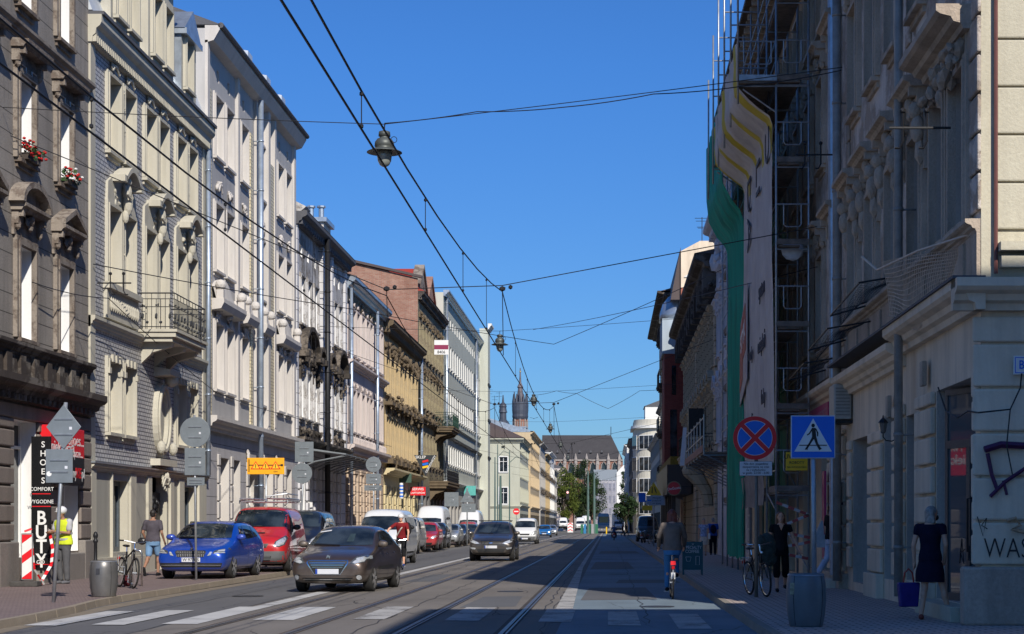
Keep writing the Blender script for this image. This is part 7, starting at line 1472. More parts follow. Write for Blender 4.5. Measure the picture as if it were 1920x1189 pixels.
mb.each('rafter_ends', W_r1t, B)
MB().tube([(24.2,-1.1,16.0),(24.2,-.7,15.3),(24.2,-.25,14.9),(24.2,-.2,.4)], .09, 10).build('drainpipe', M_pipe, B)
g = [(U(39.0),U(37.5),.3,3.6),(U(41.6),U(39.9),.3,3.2),(U(45.5),U(43),.2,3.4),(U(50),U(47.4),.2,3.4),(U(55),U(52.5),.2,3.4),(U(60),U(57.5),.2,3.4)]
wall(B, 0, 25, 0, 4.6, g, W_r1b, .6, name='ground_floor_wall')
for a in g: win(B, a[0], a[2], a[1]-a[0], a[3]-a[2], dep=.58, style='bare', fm=fm2, tr=.75)
courses(B, [(U(37.45), 24.8), (U(39.85), U(39.05))], .5, 3.6, .5, W_r1b, .1, .05); MB().box(U(42.9),25,-.2,0,.1,.45).each('plinth', W_r1t, B)
shell(B, 25, 12, 16.4, W_r2)
mag = simple('magenta_sign', (.45,.03,.13), .4, var=.15)
t = empty('shop_sign', (5.15, 42.2, 3.45), -PI/2, 'magenta shop fascia with pale writing under the cream cornice by the scaffold', 'shop sign'); MB().box(0,3.6,-.18,0,0,.85).build('board', mag, t); text('ODZIEŻ', .42, simple('pale_pink', (.5,.25,.3), .5), t, (2.6,-.185,.55)); text('TANIA', .34, M_red, t, (.9,-.185,.5)); text('używana', .28, simple('pale_pink', (.5,.25,.3), .5), t, (2.6,-.185,.2))
t = tag(MB().box(-.05,0,-.2,.2,.75,2.75).build('strip_sign', mag, loc=(5.02,39.45,0)), 'long narrow magenta strip sign upright on the wall behind the crossing sign', 'shop sign')
t = tag(MB().box(-.06,0,-.25,.25,.6,2.5).build('strip_sign', simple('faded_pink_poster', (.38,.22,.27), .6, var=.3), loc=(5.03,37.25,0)), 'faded pink poster strip on the pier beside the doorway with the shopper', 'shop sign')

# ---- pale blue-grey house (62-81)
B = R_house('pale_blue_grey_house', 'pale blue grey house with carved gable hoods beyond the green netting', 62, 81)
ops = []; kp = dict(dep=.3, sm=W_r3, gm=M_glass)
for k in range(7):
    for z, st in ((5.4,'tri+orn'),(9.4,'hood+orn'),(12.6,'frame')): windows(B, [.9+k*2.6], z, 1.05, 1.9, ops, style=st, hz=.35, hp=.35, **kp)
wall(B, 0, 19, 0, 15.2, ops, W_r3, .3); cornice(B, 0, 19, 14.9, .6, .7, W_r3, dent=.5); cornice(B, 0, 19, 4.3, .35, .4, W_r3, name='string_course'); shell(B, 19, 12, 15.4, W_r3)
drainpipe(B, 15, .3, 15, -.35, .1, M_pipe); mb = MB(); blobs(mb, 9, 13.6, 17, 1.6, 80, 3, .35); mb.build('carved_frieze', W_r3, B)
courses(B, [(14+.3, 14.9), (18.2, 19)], .4, 4.2, .5, W_r3, .1, .05)
MB().box(4,18.5,.6,8,15.4,17.4).build('attic_storey', W_wht, B); MB().box(9,18.7,2.2,7,17.4,19.2).build('attic_storey', W_r1c, B); mb = MB(); mb.tube([(8,1,17.4),(8,1,18.6)], .05, 6); mb.ball((8,1,18.9), .32, 2); mb.build('satellite_dish', M_white, B)
# ---- tan stone house (81-115)
B = R_house('tan_stone_house', 'tan sandstone house with deep consoles, quoins and a balcony on a scrolled bracket', 81, 115)
ops = []; kp = dict(dep=.3, sm=W_r4, gm=M_glass, fm=M_dark)
for k in range(12):
    for z, st in ((5.6,'arch+orn'),(9.3,'hood+orn'),): windows(B, [1+k*2.75], z, 1.05, 2.1, ops, style=st, hz=.45, hp=.4, **kp)
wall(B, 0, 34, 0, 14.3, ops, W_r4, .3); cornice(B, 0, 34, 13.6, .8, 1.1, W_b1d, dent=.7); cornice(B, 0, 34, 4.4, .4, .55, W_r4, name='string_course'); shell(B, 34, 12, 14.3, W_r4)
mb = MB(); 
for k in range(13): mb = MB(); blobs(mb, .3+k*2.75, 12.9, .8, 1.1, 12, k, .5); mb.box(.1+k*2.75,.6+k*2.75,-.7,0,12.4,13.6); mb.build('eave_console', W_b1d, B)

courses(B, [(33.1,34),(.1,.8),(16,16.6)], .4, 12.2, .62, W_r4, .14, .06, 'quoin')
balcony(B, 25, 31.5, 5.0, 1.5, W_r4, M_dark, 1.0, 0, th=.2); mb = MB(); mb.tube([(30.6,-.2,2.4),(30.6,-.35,3.2),(30.6,-.8,3.9),(30.6,-1.3,4.3)], [.25,.3,.4,.35], 8); mb.ball((30.6,-1.1,4.2),(.4,.45,.45),2); mb.build('scroll_bracket', W_r4, B)
MB().prism([(-1.1,14.42),(6,16),(12,16),(12,14.4)], 0, 34, 'yz').build('roof', M_roofgrey, B)
t = MB().box(-.9,-.1,89,90,6.2,7.6).build('hanging_box', M_dark, loc=(5.1,0,0)); tag(t, 'dark boxed sign jutting from the tan stone house', 'hanging sign')
# ---- brick house with oriel, and the tall cream block over it
B = R_house('brick_oriel_house', 'dark red brick house with a pale blue oriel under a grey domed cap', 115, 128)
ops = []
for k in range(4):
    for z in (4.9, 8.7, 12.4): windows(B, [.8+k*3.1], z, 1.1, 2.2, ops, style='frame', dep=.3, sm=W_bluegrey, gm=M_glass)
wall(B, 0, 13, 0, 15, ops, W_rbrick, .3); cornice(B, 0, 13, 14.6, .5, .6, W_bluegrey); shell(B, 13, 12, 15, W_rbrick)
MB().box(6.5,11.5,-1.35,0,4.8,13.2).build('oriel', W_rbrick, B); o = MB().box(6.4,11.6,-1.5,0,13.2,15.6).build('oriel_attic', W_bluegrey, B)
MB().lathe([(1.45,15.6),(1.4,16.2),(1.2,16.9),(.8,17.4),(.2,17.6)], 16, (9,-.2,0)).build('dome', M_zinc, B, smooth=True)
mb = MB(); mb.lathe([(.15,1.9),(.5,2.4),(1.1,3.0),(1.45,3.6),(1.5,4.8)], 4, (9,0,0)); mb.box(6.4,11.6,-1.5,0,4.0,4.8); mb.box(6.5,11.5,-1.45,0,3.6,4.0); mb.prism([(0,3.2),(-1.2,3.6),(0,3.6)],6.8,11.2,'yz'); mb.build('oriel_foot', W_bluegrey, B)
mb = MB(); mb.box(11.5,11.52,-.95,-.5,6.0,9.4); mb.box(11.5,11.52,-.85,-.55,10.4,12.4); mb.build('pane', M_glass, B)
tag(empty('spare', (0,0,0)), 'x', 'x'); bpy.data.objects.remove(bpy.data.objects['spare'])
B = building('tall_cream_block', 'tall cream block with a sloping roof rising above the tan stone house', 'building', 'C', 117, x=4.9)
MB().prism([(0.1,0),(0.1,20.3),(1.4,21),(6,21),(6,0)], 0, 24).build('wall', W_r1c, B); MB().prism([(-.6,17),(.1,20.6),(.1,17)], .2, 24).build('mansard_roof', M_roofbrown, B); MB().box(.1,3.2,-.04,0,14.5,17.8).build('red_panel', simple('terracotta_wall', (.36,.12,.07), .8), B); MB().prism([(0.3,18.5),(2.2,20),(2.2,18.5)], -.08,-.03).build('white_patch', W_wht, B)
antenna('roof_antenna', 6.5, 118, 21, 1.8, 'thin aerial on the tall cream block'); antenna('roof_antenna', 5.6, 100, 14.5, 1.6, 'thin aerial on the tan stone house roof')
# ---- balconied house
B = R_house('balcony_house', 'narrow sunlit tan house with four stacked iron balconies against the sky', 128, 160, 4.9)
ops = []
for k in range(8):
    for z in (5, 8.6, 12.2, 15.6): windows(B, [1+k*3.9], z, 1.2, 2.1, ops, style='frame', dep=.3, sm=W_r4, gm=M_glass)
wall(B, 0, 32, 0, 19, ops, W_r4, .3); cornice(B, 0, 32, 18.6, .5, 1.2, W_b1d, name='eave'); shell(B, 32, 12, 19, W_r4); gable_roof(B, 0, 32, 12, 19.1, 21, M_roofbrown, .9)
for z in (5.0, 8.6, 12.2, 15.6): balcony(B, 26.5, 31.8, z, 1.1, W_b1d, M_dark, 1.0, 0, orn=False)
for z in (4.6, 8.7): MB().box(26.6,31.7,-1.12,-1.08,z+.1,z+1).each('balcony_screen', simple('dark_green_screen', (.02,.05,.04), .6), B)
t = empty('awning_box', (0,0,0)); bpy.data.objects.remove(t)
B = R_house('arcade_block', 'dark brown block with a covered terrace and yellow hedge at its first floor', 100.2, 126, 4.2)
B['label'] = 'low dark brown projecting shopfront with a yellow planted terrace above'; B['category'] = 'shopfront'
MB().box(0,22,-.6,.9,3.4,5.2).build('fascia', simple('dark_brown_panel', (.05,.035,.028), .5), B); o = MB().box(0,22,-.4,.6,5.2,5.7).build('hedge', simple('yellow_hedge', (.25,.17,.02), .9, var=.5, bump=1), B)
for k in range(7): MB().box(.5+k*3.4,.75+k*3.4,-.3,-.05,.1,3.4).build('post', simple('dark_brown_panel', (.05,.035,.028), .5), B)
# ---- further right
W_cw = wallmat('cream_white_render', (.62,.58,.48), stain=.2, streak=.25)
B = building('round_white_building', 'white modern corner building with a rounded front and rows of triple windows', 'building', 'C', 300, x=4.6)
mb = MB(); pts = [(4.4+4.4*math.cos(a), 4.4+4.4*math.sin(a)) for a in [PI+PI*k/14*.62 for k in range(15)]]; pts = [(0,16)] + pts + [(12,.3),(12,16)]
mb.prism(pts, 0, 20.2, 'xy'); mb.build('wall', W_cw, B)
MB().prism([(x*1.04-.5, y-.6) for x, y in pts], 18.6, 19.1, 'xy').build('cornice', W_wht, B); MB().box(2.0,9,2.5,12,20.2,22.6).build('attic_storey', W_wht, B); MB().prism([(1.8,22.6),(5.5,24),(9.2,22.6)], 2.3, 12).build('roof', M_roofgrey, B)
for z in (3.6, 7.4, 11.2, 15.0):
    for k, a in enumerate((PI*1.08, PI*1.33, PI*1.58)):
        c = Vector((4.4+4.42*math.cos(a), 4.4+4.42*math.sin(a), z)); o = MB(); 
        for j in range(3): o.box(-1.35+j*.93,-.52+j*.93,-.06,.0,0,2.3)
        f = MB().box(-1.45,1.45,-.03,.05,-.12,2.42).build('window', M_white, B, loc=c, rot=(0,0,a+PI/2)); o.build('pane', M_glass, f)
plain_house('dark_narrow_house', 'dark narrow house just left of the round white building', 'R', 318, 350, 4.4, 17.5, W_dgrey, 4, zw=3.3, seed=1)
plain_house('pale_far_house', 'pale far house with bright flank beyond the dark narrow one', 'R', 352, 400, 3.9, 18, W_wht, 4, zw=3.3, seed=3)
plain_house('grey_far_house', 'grey brown house between the balconies and the crossroads', 'R', 161, 215, 6.6, 15.5, W_dgrey, 3, seed=2)
plain_house('grey_crossroads_house', 'low grey house at the crossroads right of the parked van', 'R', 216, 262, 6.6, 13, W_grey, 3, seed=2, z0=4.6, zw=3.2)

# ---- block across the side street, behind the camera: it throws the shade over the foreground
B = building('shade_block', 'plain tenement across the side street behind the viewer', 'building', 'R', -60, 7, 5.2)
MB().box(0,67,0,25,0,17.8).build('wall', W_grey, B)

# ================================================================== SETTING
def flat(name, pts, z, m, kind='structure'):
    mb = MB(); n = len(pts); mb.add([(p[0], p[1], z) for p in pts], [tuple(range(n))]); o = mb.build(name, m, fix=False); tag(o, kind=kind); return o
def roadmat(name, c, crack=.6, streak=.25, patch=.3, grain=.25):
    m, nt, b = _nt(name); L = nt.links
    g = nt.nodes.new('ShaderNodeTexCoord'); vec = g.outputs['Object']
    s1 = ramp(nt, noise(nt, vec, 1, 5, .6, (1.6,.05,1)), .35, .7); s2 = ramp(nt, noise(nt, vec, .22, 5, .65), .42, .6); fi = noise(nt, vec, 34, 3, .8)
    colr = mix(nt, mth(nt, 'MULTIPLY', s1, streak), c, tuple(x*.55 for x in c)); colr = mix(nt, mth(nt, 'MULTIPLY', s2, patch), colr, tuple(x*1.35 for x in c))
    mp = nt.nodes.new('ShaderNodeMapping'); mp.inputs['Scale'].default_value = (.55,.16,1); L.new(vec, mp.inputs[0])
    wn = nt.nodes.new('ShaderNodeTexNoise'); wn.inputs['Scale'].default_value = 1.2; wn.inputs['Detail'].default_value = 6; L.new(mp.outputs[0], wn.inputs['Vector'])
    ad = nt.nodes.new('ShaderNodeVectorMath'); ad.operation = 'ADD'; L.new(mp.outputs[0], ad.inputs[0]); sc = nt.nodes.new('ShaderNodeVectorMath'); sc.operation = 'SCALE'; sc.inputs['Scale'].default_value = .5; L.new(wn.outputs['Color'], sc.inputs[0]); L.new(sc.outputs[0], ad.inputs[1])
    vo = nt.nodes.new('ShaderNodeTexVoronoi'); vo.feature = 'DISTANCE_TO_EDGE'; vo.inputs['Scale'].default_value = 1.0; L.new(ad.outputs[0], vo.inputs['Vector'])
    cr = mth(nt, 'MULTIPLY', mth(nt, 'LESS_THAN', vo.outputs[0], .005), ramp(nt, noise(nt, vec, .12, 2), .46, .55))
    colr = mix(nt, mth(nt, 'MULTIPLY', cr, crack), colr, (.02,.02,.02)); colr = mix(nt, grain, colr, mix(nt, fi, (0,0,0), (1,1,1)), 'OVERLAY')
    L.new(colr, b.inputs['Base Color']); b.inputs['Roughness'].default_value = .8; b.inputs['Specular IOR Level'].default_value = .3
    bp = N(nt, 'ShaderNodeBump', Strength=.3, Distance=.01); L.new(fi, bp.inputs['Height']); L.new(bp.outputs[0], b.inputs['Normal']); return m
def pavermat(name, c, c2, mort, bw=.22, bh=.11):
    m = wallmat(name, c, stain=.3, streak=.0, fine=.25, bump=.4, brick=(c2, mort, bw, bh), lw=.07)
    for n in m.node_tree.nodes:      # lay the bond flat on the ground
        if n.bl_idname == 'ShaderNodeCombineXYZ':
            sp = [q for q in m.node_tree.nodes if q.bl_idname == 'ShaderNodeSeparateXYZ'][0]
            m.node_tree.links.new(sp.outputs[0], n.inputs[0]); m.node_tree.links.new(sp.outputs[1], n.inputs[1])
    return m
A_ground = roadmat('far_ground', (.15,.145,.14)); A_road = roadmat('side_lane_asphalt', (.125,.122,.122), patch=.2); A_bed = roadmat('tram_lane_asphalt', (.175,.157,.138), crack=.8, streak=.4, patch=.45); A_right = roadmat('new_asphalt', (.16,.205,.24), crack=.4, streak=.45, patch=.6)
P_left = pavermat('reddish_pavers', (.25,.19,.175), (.21,.155,.145), (.11,.085,.08)); P_right = pavermat('grey_pavers', (.52,.42,.37), (.44,.36,.32), (.18,.16,.15), .25, .18)
flat('ground', [(-3000,-300),(3000,-300),(3000,4000),(-3000,4000)], -.02, A_ground)
flat('road', [(-9.45,-60),(2.2,-60),(2.2,340),(-9.6,340)], 0, A_road); flat('side_road', [(2.2,-60),(60,-60),(60,22),(2.2,22)], 0, A_road)
flat('tram_lane', [(-6.6,-60),(-.9,-60),(-.9,330),(-6.6,330)], .004, A_bed); flat('right_lane', [(-.72,-60),(2.1,-60),(2.1,330),(-.72,330)], .004, A_right)
A_seam = simple('tar_seam', (.03,.03,.032), .7, var=.2); A_patch = roadmat('asphalt_patch', (.12,.12,.122), crack=.1, streak=.1)
for (x0, x1, y0, y1) in ((-.55,1.0,34,41),(.2,1.9,44,47),(-.6,.9,58,70),(-.5,1.7,90,99),(-5.4,-4.6,45,52),(-3.9,-3.1,62,72),(-2.7,-1.7,31,36)): flat('asphalt_patch', [(x0,y0),(x1,y0+.4),(x1-.1,y1),(x0+.1,y1-.3)], .0065, A_patch)
rr = random.Random(8)
for (x, y0, y1) in ((-.95,18,75),(-1.12,30,60),(.62,26,120),(-6.65,20,140),(-3.55,22,130),(-8.0,30,90),(-5.15,40,110)):
    mb = MB(); y = y0; px = x; L_ = []
    while y < y1: L_.append((px, y)); y += .8; px = x+rr.uniform(-.05,.05)
    for a, b in zip(L_, L_[1:]): mb.quad((a[0]-.01,a[1],0),(a[0]+.01,a[1],0),(b[0]+.01,b[1],0),(b[0]-.01,b[1],0))
    tag(mb.build('tar_seam', A_seam, loc=(0,0,.009), fix=False), kind='structure')
for (x, s) in ((-1.47,1),(-2.92,-1),(-4.42,1),(-5.86,-1)):
    M_rail = simple('worn_rail_steel', (.22,.21,.20), .45, .8, var=.25, scale=2)
    mb = MB(); mb.quad((x-.11,10,.008),(x+.11,10,.008),(x+.11,325,.008),(x-.11,325,.008)); tag(mb.build('rail_bed', simple('rail_bed_tar', (.055,.045,.038), .85, var=.3, scale=3) if abs(x) < 4 else simple('rust_rail_bed', (.10,.07,.05), .85, var=.4, scale=2), fix=False), kind='structure')
    mb = MB(); mb.box(x-.035,x+.03,10,325,.009,.016); mb.box(x+.055*1,x+.085,10,325,.009,.014); tag(mb.build('rail', M_rail), kind='structure')
    mb = MB(); mb.quad((x+.03,10,.0092),(x+.055,10,.0092),(x+.055,325,.0092),(x+.03,325,.0092)); tag(mb.build('rail_groove', M_void, fix=False), kind='structure')
def paintmat(name, c, wear, road=(.16,.15,.14)):
    m, nt, b = _nt(name); L = nt.links; g = nt.nodes.new('ShaderNodeTexCoord'); v = g.outputs['Object']
    n1 = noise(nt, v, 9, 8, .8); n2 = noise(nt, v, 1.3, 3, .6); k = ramp(nt, mth(nt, 'ADD', mth(nt, 'MULTIPLY', n1, .6), mth(nt, 'MULTIPLY', n2, .5)), wear, wear+.07)
    L.new(mix(nt, k, mix(nt, ramp(nt, n2, .3, .7), c, tuple(x*.72 for x in c)), road), b.inputs['Base Color']); b.inputs['Roughness'].default_value = .75; return m
A_paint = paintmat('road_paint_white', (.55,.54,.52), .62); A_paintw = paintmat('worn_road_paint', (.46,.445,.42), .56)
M_cast = simple('cast_iron_cover', (.07,.068,.065), .55, .5, var=.5, scale=14, bump=.6)
for (x, y, r_, lab) in ((-7.6,36,.33,0),(-2.2,38.5,.30,1),(.9,31.3,.32,2),(-4.0,55,.32,3),(.3,52,.32,4)): tag(MB().lathe([(r_,0),(r_,.004),(r_*.93,.006),(r_*.9,.003),(.02,.004)], 28).build('manhole_cover', M_cast, loc=(x,y,.008)), kind='structure')
for (x0, x1, y0, y1) in ((-8.7,-8.2,25.4,29.6),(-7.75,-7.25,25.6,29.9),(-6.75,-6.2,25.8,31.2),(-5.6,-4.95,26.9,31.1),(-4.05,-3.55,27.1,31.3),(-2.57,-2.02,26.7,31.0),(-1.08,-.57,26.4,30.4),(0,.49,25.4,29.6),(1.02,1.5,24.6,28.7)):
    flat('crossing_stripe', [(x0,y0),(x1,y0-.05),(x1,y1),(x0,y1+.05)], .011, A_paint if x0 < -5 else A_paintw)
flat('lane_line', [(-6.5,31.2),(-6.2,31.2),(-6.32,110),(-6.5,110)], .011, A_paint); flat('lane_line', [(-.93,29.5),(-.62,29.5),(-.88,60),(-1.04,60)], .0105, A_paintw); flat('lane_line', [(-1.04,60),(-.88,60),(-.95,330),(-1.12,330)], .0105, A_paintw)
for k in range(18): flat('lane_dash', [(-6.5,116+k*8),(-6.3,116+k*8),(-6.3,120+k*8),(-6.5,120+k*8)], .011, A_paint)
# pavements with stone kerbs
kl = [(-8.55,-60),(-8.6,18),(-8.77,24.6),(-8.86,26.5),(-9.07,29.1),(-9.35,31.2),(-9.5,33.4),(-9.5,36),(-9.6,44),(-9.55,55),(-9.7,80),(-10.6,98),(-10.6,250)]
def pavement(name, kerb, xw, m, s, km):
    mb = MB(); pts = [(x-s*.14 if s > 0 else x+.14, y) for x, y in kerb]
    mb.add([(x,y,.12) for x, y in pts] + [(xw,pts[-1][1],.12),(xw,pts[0][1],.12)], [tuple(range(len(pts)+2))]); tag(mb.build(name, m, fix=False), kind='structure')
    kb = MB()
    for a, b in zip(kerb, kerb[1:]):
        n = max(1, int((b[1]-a[1])/1.0)) if b[1] < 130 else 6
        for i in range(n):
            t0, t1 = i/n, (i+1)/n-.02/n; p = Vector(a).lerp(Vector(b), t0); q = Vector(a).lerp(Vector(b), t1)
            if p.y < 10: continue
            w_ = -s*.14; kb.add([(p.x,p.y,0),(q.x,q.y,0),(q.x+w_,q.y,0),(p.x+w_,p.y,0),(p.x+s*-.02,p.y,.122),(q.x+s*-.02,q.y,.122),(q.x+w_,q.y,.122),(p.x+w_,p.y,.122)], [(0,3,2,1),(4,5,6,7),(0,1,5,4),(1,2,6,5),(2,3,7,6),(3,0,4,7)])
    tag(kb.build('kerb', km), kind='structure')
K = wallmat('kerb_stone', (.30,.25,.19), stain=.3, streak=.2, fine=.2)
pavement('pavement_left', kl, -15, P_left, 1, K)
pavement('pavement_right', [(2.1,15),(2.07,24),(2.05,30),(2.08,60),(2.1,140),(2.4,200),(4,240)], 6, P_right, -1, wallmat('grey_kerb_stone', (.27,.24,.20), stain=.3, streak=.2, fine=.2))
flat('gutter_strip', [(-8.7,20),(-8.2,20),(-8.6,27),(-8.9,31),(-9.1,36),(-9.15,60),(-9.55,60),(-9.45,36),(-9.3,31.5),(-8.8,26.5)], .0045, simple('sandy_gutter', (.22,.18,.13), .9, var=.3, scale=3))
flat('crossroads', [(-40,241),(60,241),(60,330),(-40,330)], -.012, A_bed)
# ================================================================== FAR END OF THE STREET
def leafmat(name, c):
    m, nt, b = _nt(name); L = nt.links; tc = nt.nodes.new('ShaderNodeTexCoord')
    n1 = ramp(nt, noise(nt, tc.outputs['Object'], .45, 3, .5), .35, .65); n2 = ramp(nt, noise(nt, tc.outputs['Object'], 3, 3, .6), .3, .7)
    q = mix(nt, n1, tuple(x*.5 for x in c), tuple(x*1.5 for x in c)); q = mix(nt, mth(nt, 'MULTIPLY', n2, .35), q, (c[0]*2.2, c[1]*1.6, c[2])); L.new(q, b.inputs['Base Color']); b.inputs['Roughness'].default_value = .75; b.inputs['Specular IOR Level'].default_value = .2; return m
Lf = leafmat('street_tree_leaves', (.075,.105,.02)); Lf2 = leafmat('dark_park_leaves', (.022,.045,.016)); Bark = wallmat('tree_bark', (.09,.07,.05), fine=.4)
def tree(label, x, y, H, W, m, n=5000, seed=1, z0=0, th=2.5, leaf=.2):
    t = empty('street_tree', (x,y,z0), 0, label, 'tree', 'trees at the far end of the street'); r = random.Random(seed)
    tr = MB(); tr.tube([(0,0,0),(.1,0,th*.6),(0,.1,th),(.1,0,H*.7)], [.3,.24,.2,.08], 8); cl = []
    for i in range(46):
        a = r.uniform(0, 2*PI); u = r.uniform(-1, 1); q = r.random()**.4; c = Vector((math.cos(a)*math.sqrt(1-u*u)*q*W/2, math.sin(a)*math.sqrt(1-u*u)*q*W/2, th+(H-th)*(.5+.5*u*q))); 
        cl.append((c, r.uniform(.12, .2)*W))
        if i % 4 == 0: tr.tube([(0,0,th*.9), tuple(c*.5+Vector((0,0,th*.4))), tuple(c)], [.12,.07,.02], 5)
    tr.build('trunk', Bark, t); f = MB()
    for k in range(n):
        c, s = r.choice(cl); d = Vector((r.gauss(0,1), r.gauss(0,1), r.gauss(0,1))).normalized()*s*r.random()**.35; p = c+d
        R = Matrix.Rotation(r.uniform(0,6.3), 3, Vector((r.gauss(0,1), r.gauss(0,1), r.gauss(0,1))).normalized()); e = leaf*r.uniform(.6,1.3)
        f.add([p+R@Vector(v) for v in ((-e,0,0),(0,-e*.6,0),(e,0,.05),(0,e*.6,0))], [(0,1,2,3)])
    f.build('crown', m, t, fix=False); return t
tree('bright green street tree with a dense crown in front of the far left houses', -11.6, 432, 15.5, 8.0, Lf, 9000, 1, .8)
tree('smaller green street tree leaning against the bright one on the left', -10.5, 440, 11.0, 5.5, Lf, 3000, 2, .8)
tree('tall dark park tree left of the green tram poles', -7.2, 470, 18.5, 8.5, Lf2, 10000, 3, .9)
tree('broad dark park tree filling the gap behind the tram poles', -5.0, 480, 15.5, 8.0, Lf2, 9000, 4, .9)
tree('dark tree low behind the vans under the big park tree', -8.2, 476, 10, 6, Lf2, 3500, 5, .9)
tree('slim grey green tree by the scaffolded house on the right', 4.3, 420, 14.5, 3.6, Lf2, 2500, 6, .8)
tree('dark tree over the crossing on the right, under the round white building', 3.2, 300, 6.6, 4.0, Lf2, 3500, 7, .3, 1.8)
# scaffolded house and white gable
B = building('far_scaffolded_house', 'far grey house wrapped in pale scaffold netting below the church', 'building', 'C', 520, x=-4.2)
ops = []
for k in range(5):
    for z in (4.5, 8.3, 12.0): windows(B, [.5+k*1.3], z, .7, 2.2, ops, dep=.25, style='bare', fm=M_zinc, mull=0)
wall(B, 0, 6.8, 0, 15.2, ops, W_grey, .25); MB().prism([(-.3,15.2),(1,18.5),(8,18.5),(8,15.2)], -.2, 7, 'yz').build('roof', simple('far_grey_blue_roof', (.16,.19,.22), .6), B); shell(B, 6.8, 10, 15.2, W_wht)
MB().prism([(6.8,0),(6.8,17.5),(8.5,19.4),(10.3,21),(10.3,0)], -.4, 10).build('white_gable', W_wht, B)
mb = MB()
for k in range(7): mb.tube([(k*1.1,-1,0),(k*1.1,-1,15.5)], .05, 4)
for k in range(8): mb.tube([(0,-1,1+k*2),(6.7,-1,1+k*2)], .05, 4)
mb.build('scaffold', simple('pale_scaffold', (.5,.5,.53), .6), B)
n_ = simple('pale_scaffold_net', (.42,.42,.50), .8, alpha=.45, var=.3, scale=.5); MB().quad((0,-1.05,1),(6.7,-1.05,1),(6.7,-1.05,15),(0,-1.05,15)).build('netting', n_, B, fix=False)
# the brick church
B = building('brick_church', 'long gothic brick church with a huge dark slate roof closing the street', 'building', 'C', 690, x=-27)
rb = MB(); rb.add([(0,0,28),(33,0,28),(33,22,28),(0,22,28),(0,11,38.5),(28.2,11,38.5)], [(0,1,5,4),(1,2,5),(2,3,4,5),(3,0,4)]); rb.build('roof', wallmat('church_slate', (.062,.058,.06), rough=.8, stain=.35, streak=.3, fine=.1), B)
W_ch = wallmat('church_brick', (.30,.15,.11), stain=.4, streak=.2, fine=.2); W_st = wallmat('church_stone', (.34,.30,.27), stain=.3)
ops = [(2+k*4.4,4.6+k*4.4,20,27,'arch') for k in range(7)]; wall(B, 0, 33, 0, 28, ops, W_ch, .6, rev=W_st)
MB().quad((0,.55,19),(33,.55,19),(33,.55,27.6),(0,.55,27.6)).build('window', M_glass, B, fix=False)
mb = MB()
for k in range(8): u = -.3+k*4.4; mb.box(u+.5,u+1.6,-1.5,0,0,26); mb.lathe([(.9,26),(.6,27.5),(.75,28),(.1,30.5)], 8, (u+1.05,-.8,0))
for k in range(7): mb.tube([(2+k*4.4,-.1,23.5),(2.4+k*4.4,-.1,26),(3.3+k*4.4,-.1,27.3),(4.2+k*4.4,-.1,26),(4.6+k*4.4,-.1,23.5)], .22, 5)
mb.build('buttress', W_st, B); MB().box(0,33,-.5,.2,27.5,28.1).build('cornice', W_st, B)
MB().tube([(28.2,11,38.5),(28.2,11,42)], .15, 5).build('finial', M_dark, B)
for k in range(5): MB().prism([(6+k*4.5,31),(6.5+k*4.5,32.2),(7+k*4.5,31)], 2.0, 4.5).build('roof_dormer', M_roofgrey, B)
# towers
t = empty('gothic_tower', (-36,700,0), 0, 'tall gothic brick church tower with a crown of pinnacles and a needle spire', 'tower')
for k in range(8):
    pass
o = MB(); 
for j in range(8): a = 2*PI*(j+.5)/8; 
MB().lathe([(2.85,0),(2.85,45)], 8).build('shaft', W_ch, t); mb = MB()
for j in range(8): a = 2*PI*j/8; mb.box(-.28,.28,-.2,.25,30,45) if False else mb.tube([(2.9*math.cos(a),2.9*math.sin(a),30),(2.9*math.cos(a),2.9*math.sin(a),45)], .33, 4)
for j in range(8): a = 2*PI*(j+.5)/8; mb.tube([(2.72*math.cos(a),2.72*math.sin(a),32),(2.72*math.cos(a),2.72*math.sin(a),44)], .25, 4)
mb.build('stone_rib', W_st, t); dk = simple('dark_copper', (.05,.06,.085), .6, var=.3, scale=.5)
MB().lathe([(3.0,45),(3.3,46),(3.2,47),(3.35,48.5),(3.35,51.5),(3.0,52)], 16).build('gallery', dk, t); mb = MB()
for j in range(12): a = 2*PI*j/12; mb.lathe([(.6,50),(.5,52.4),(.08,55.4+(j%2)*.9)], 6, (2.8*math.cos(a),2.8*math.sin(a),0))
mb.build('pinnacle', dk, t); MB().lathe([(2.0,51),(1.5,53),(1.0,57),(.9,57.6),(1.3,58.1),(1.0,58.7),(.45,60),(.18,66)], 12).build('spire', simple('spire_brown', (.13,.11,.12), .6, var=.3, scale=.5), t); MB().ball((0,0,64.5), .4, 2).build('golden_ball', simple('gilt', (.5,.38,.15), .4, .5), t)
t = empty('baroque_tower', (-45.5,740,0), 0, 'smaller church tower with a dark baroque helmet left of the gothic one', 'tower')
MB().box(-3,3,-3,3,0,45).build('shaft', W_wht, t); MB().lathe([(3.4,43),(3.5,44),(3.1,45),(2.4,46.3),(1.5,47.3),(1.4,50.2),(1.9,50.4),(1.6,51.2),(1.4,52.5),(1.6,53),(1.3,54),(.5,54.8),(.2,58)], 12).build('helmet', dk, t)
B = building('white_rooftop_block', 'white blank rooftop wall in front of the baroque tower', 'building', 'C', 560, x=-36); MB().box(0,9,0,8,0,33.5).build('wall', W_wht, B); MB().box(-.3,9.3,-.3,8,33.5,33.9).build('roof', M_zinc, B)
for k, (x, h) in enumerate(((-18.2,5.5),(-17.4,4.2),(-16.7,4.8))): antenna('roof_antenna', x, 262, 17.2 if k else 17.0, h, 'rooftop aerials in a cluster behind the lime cream house', 'aerials behind the lime cream house')
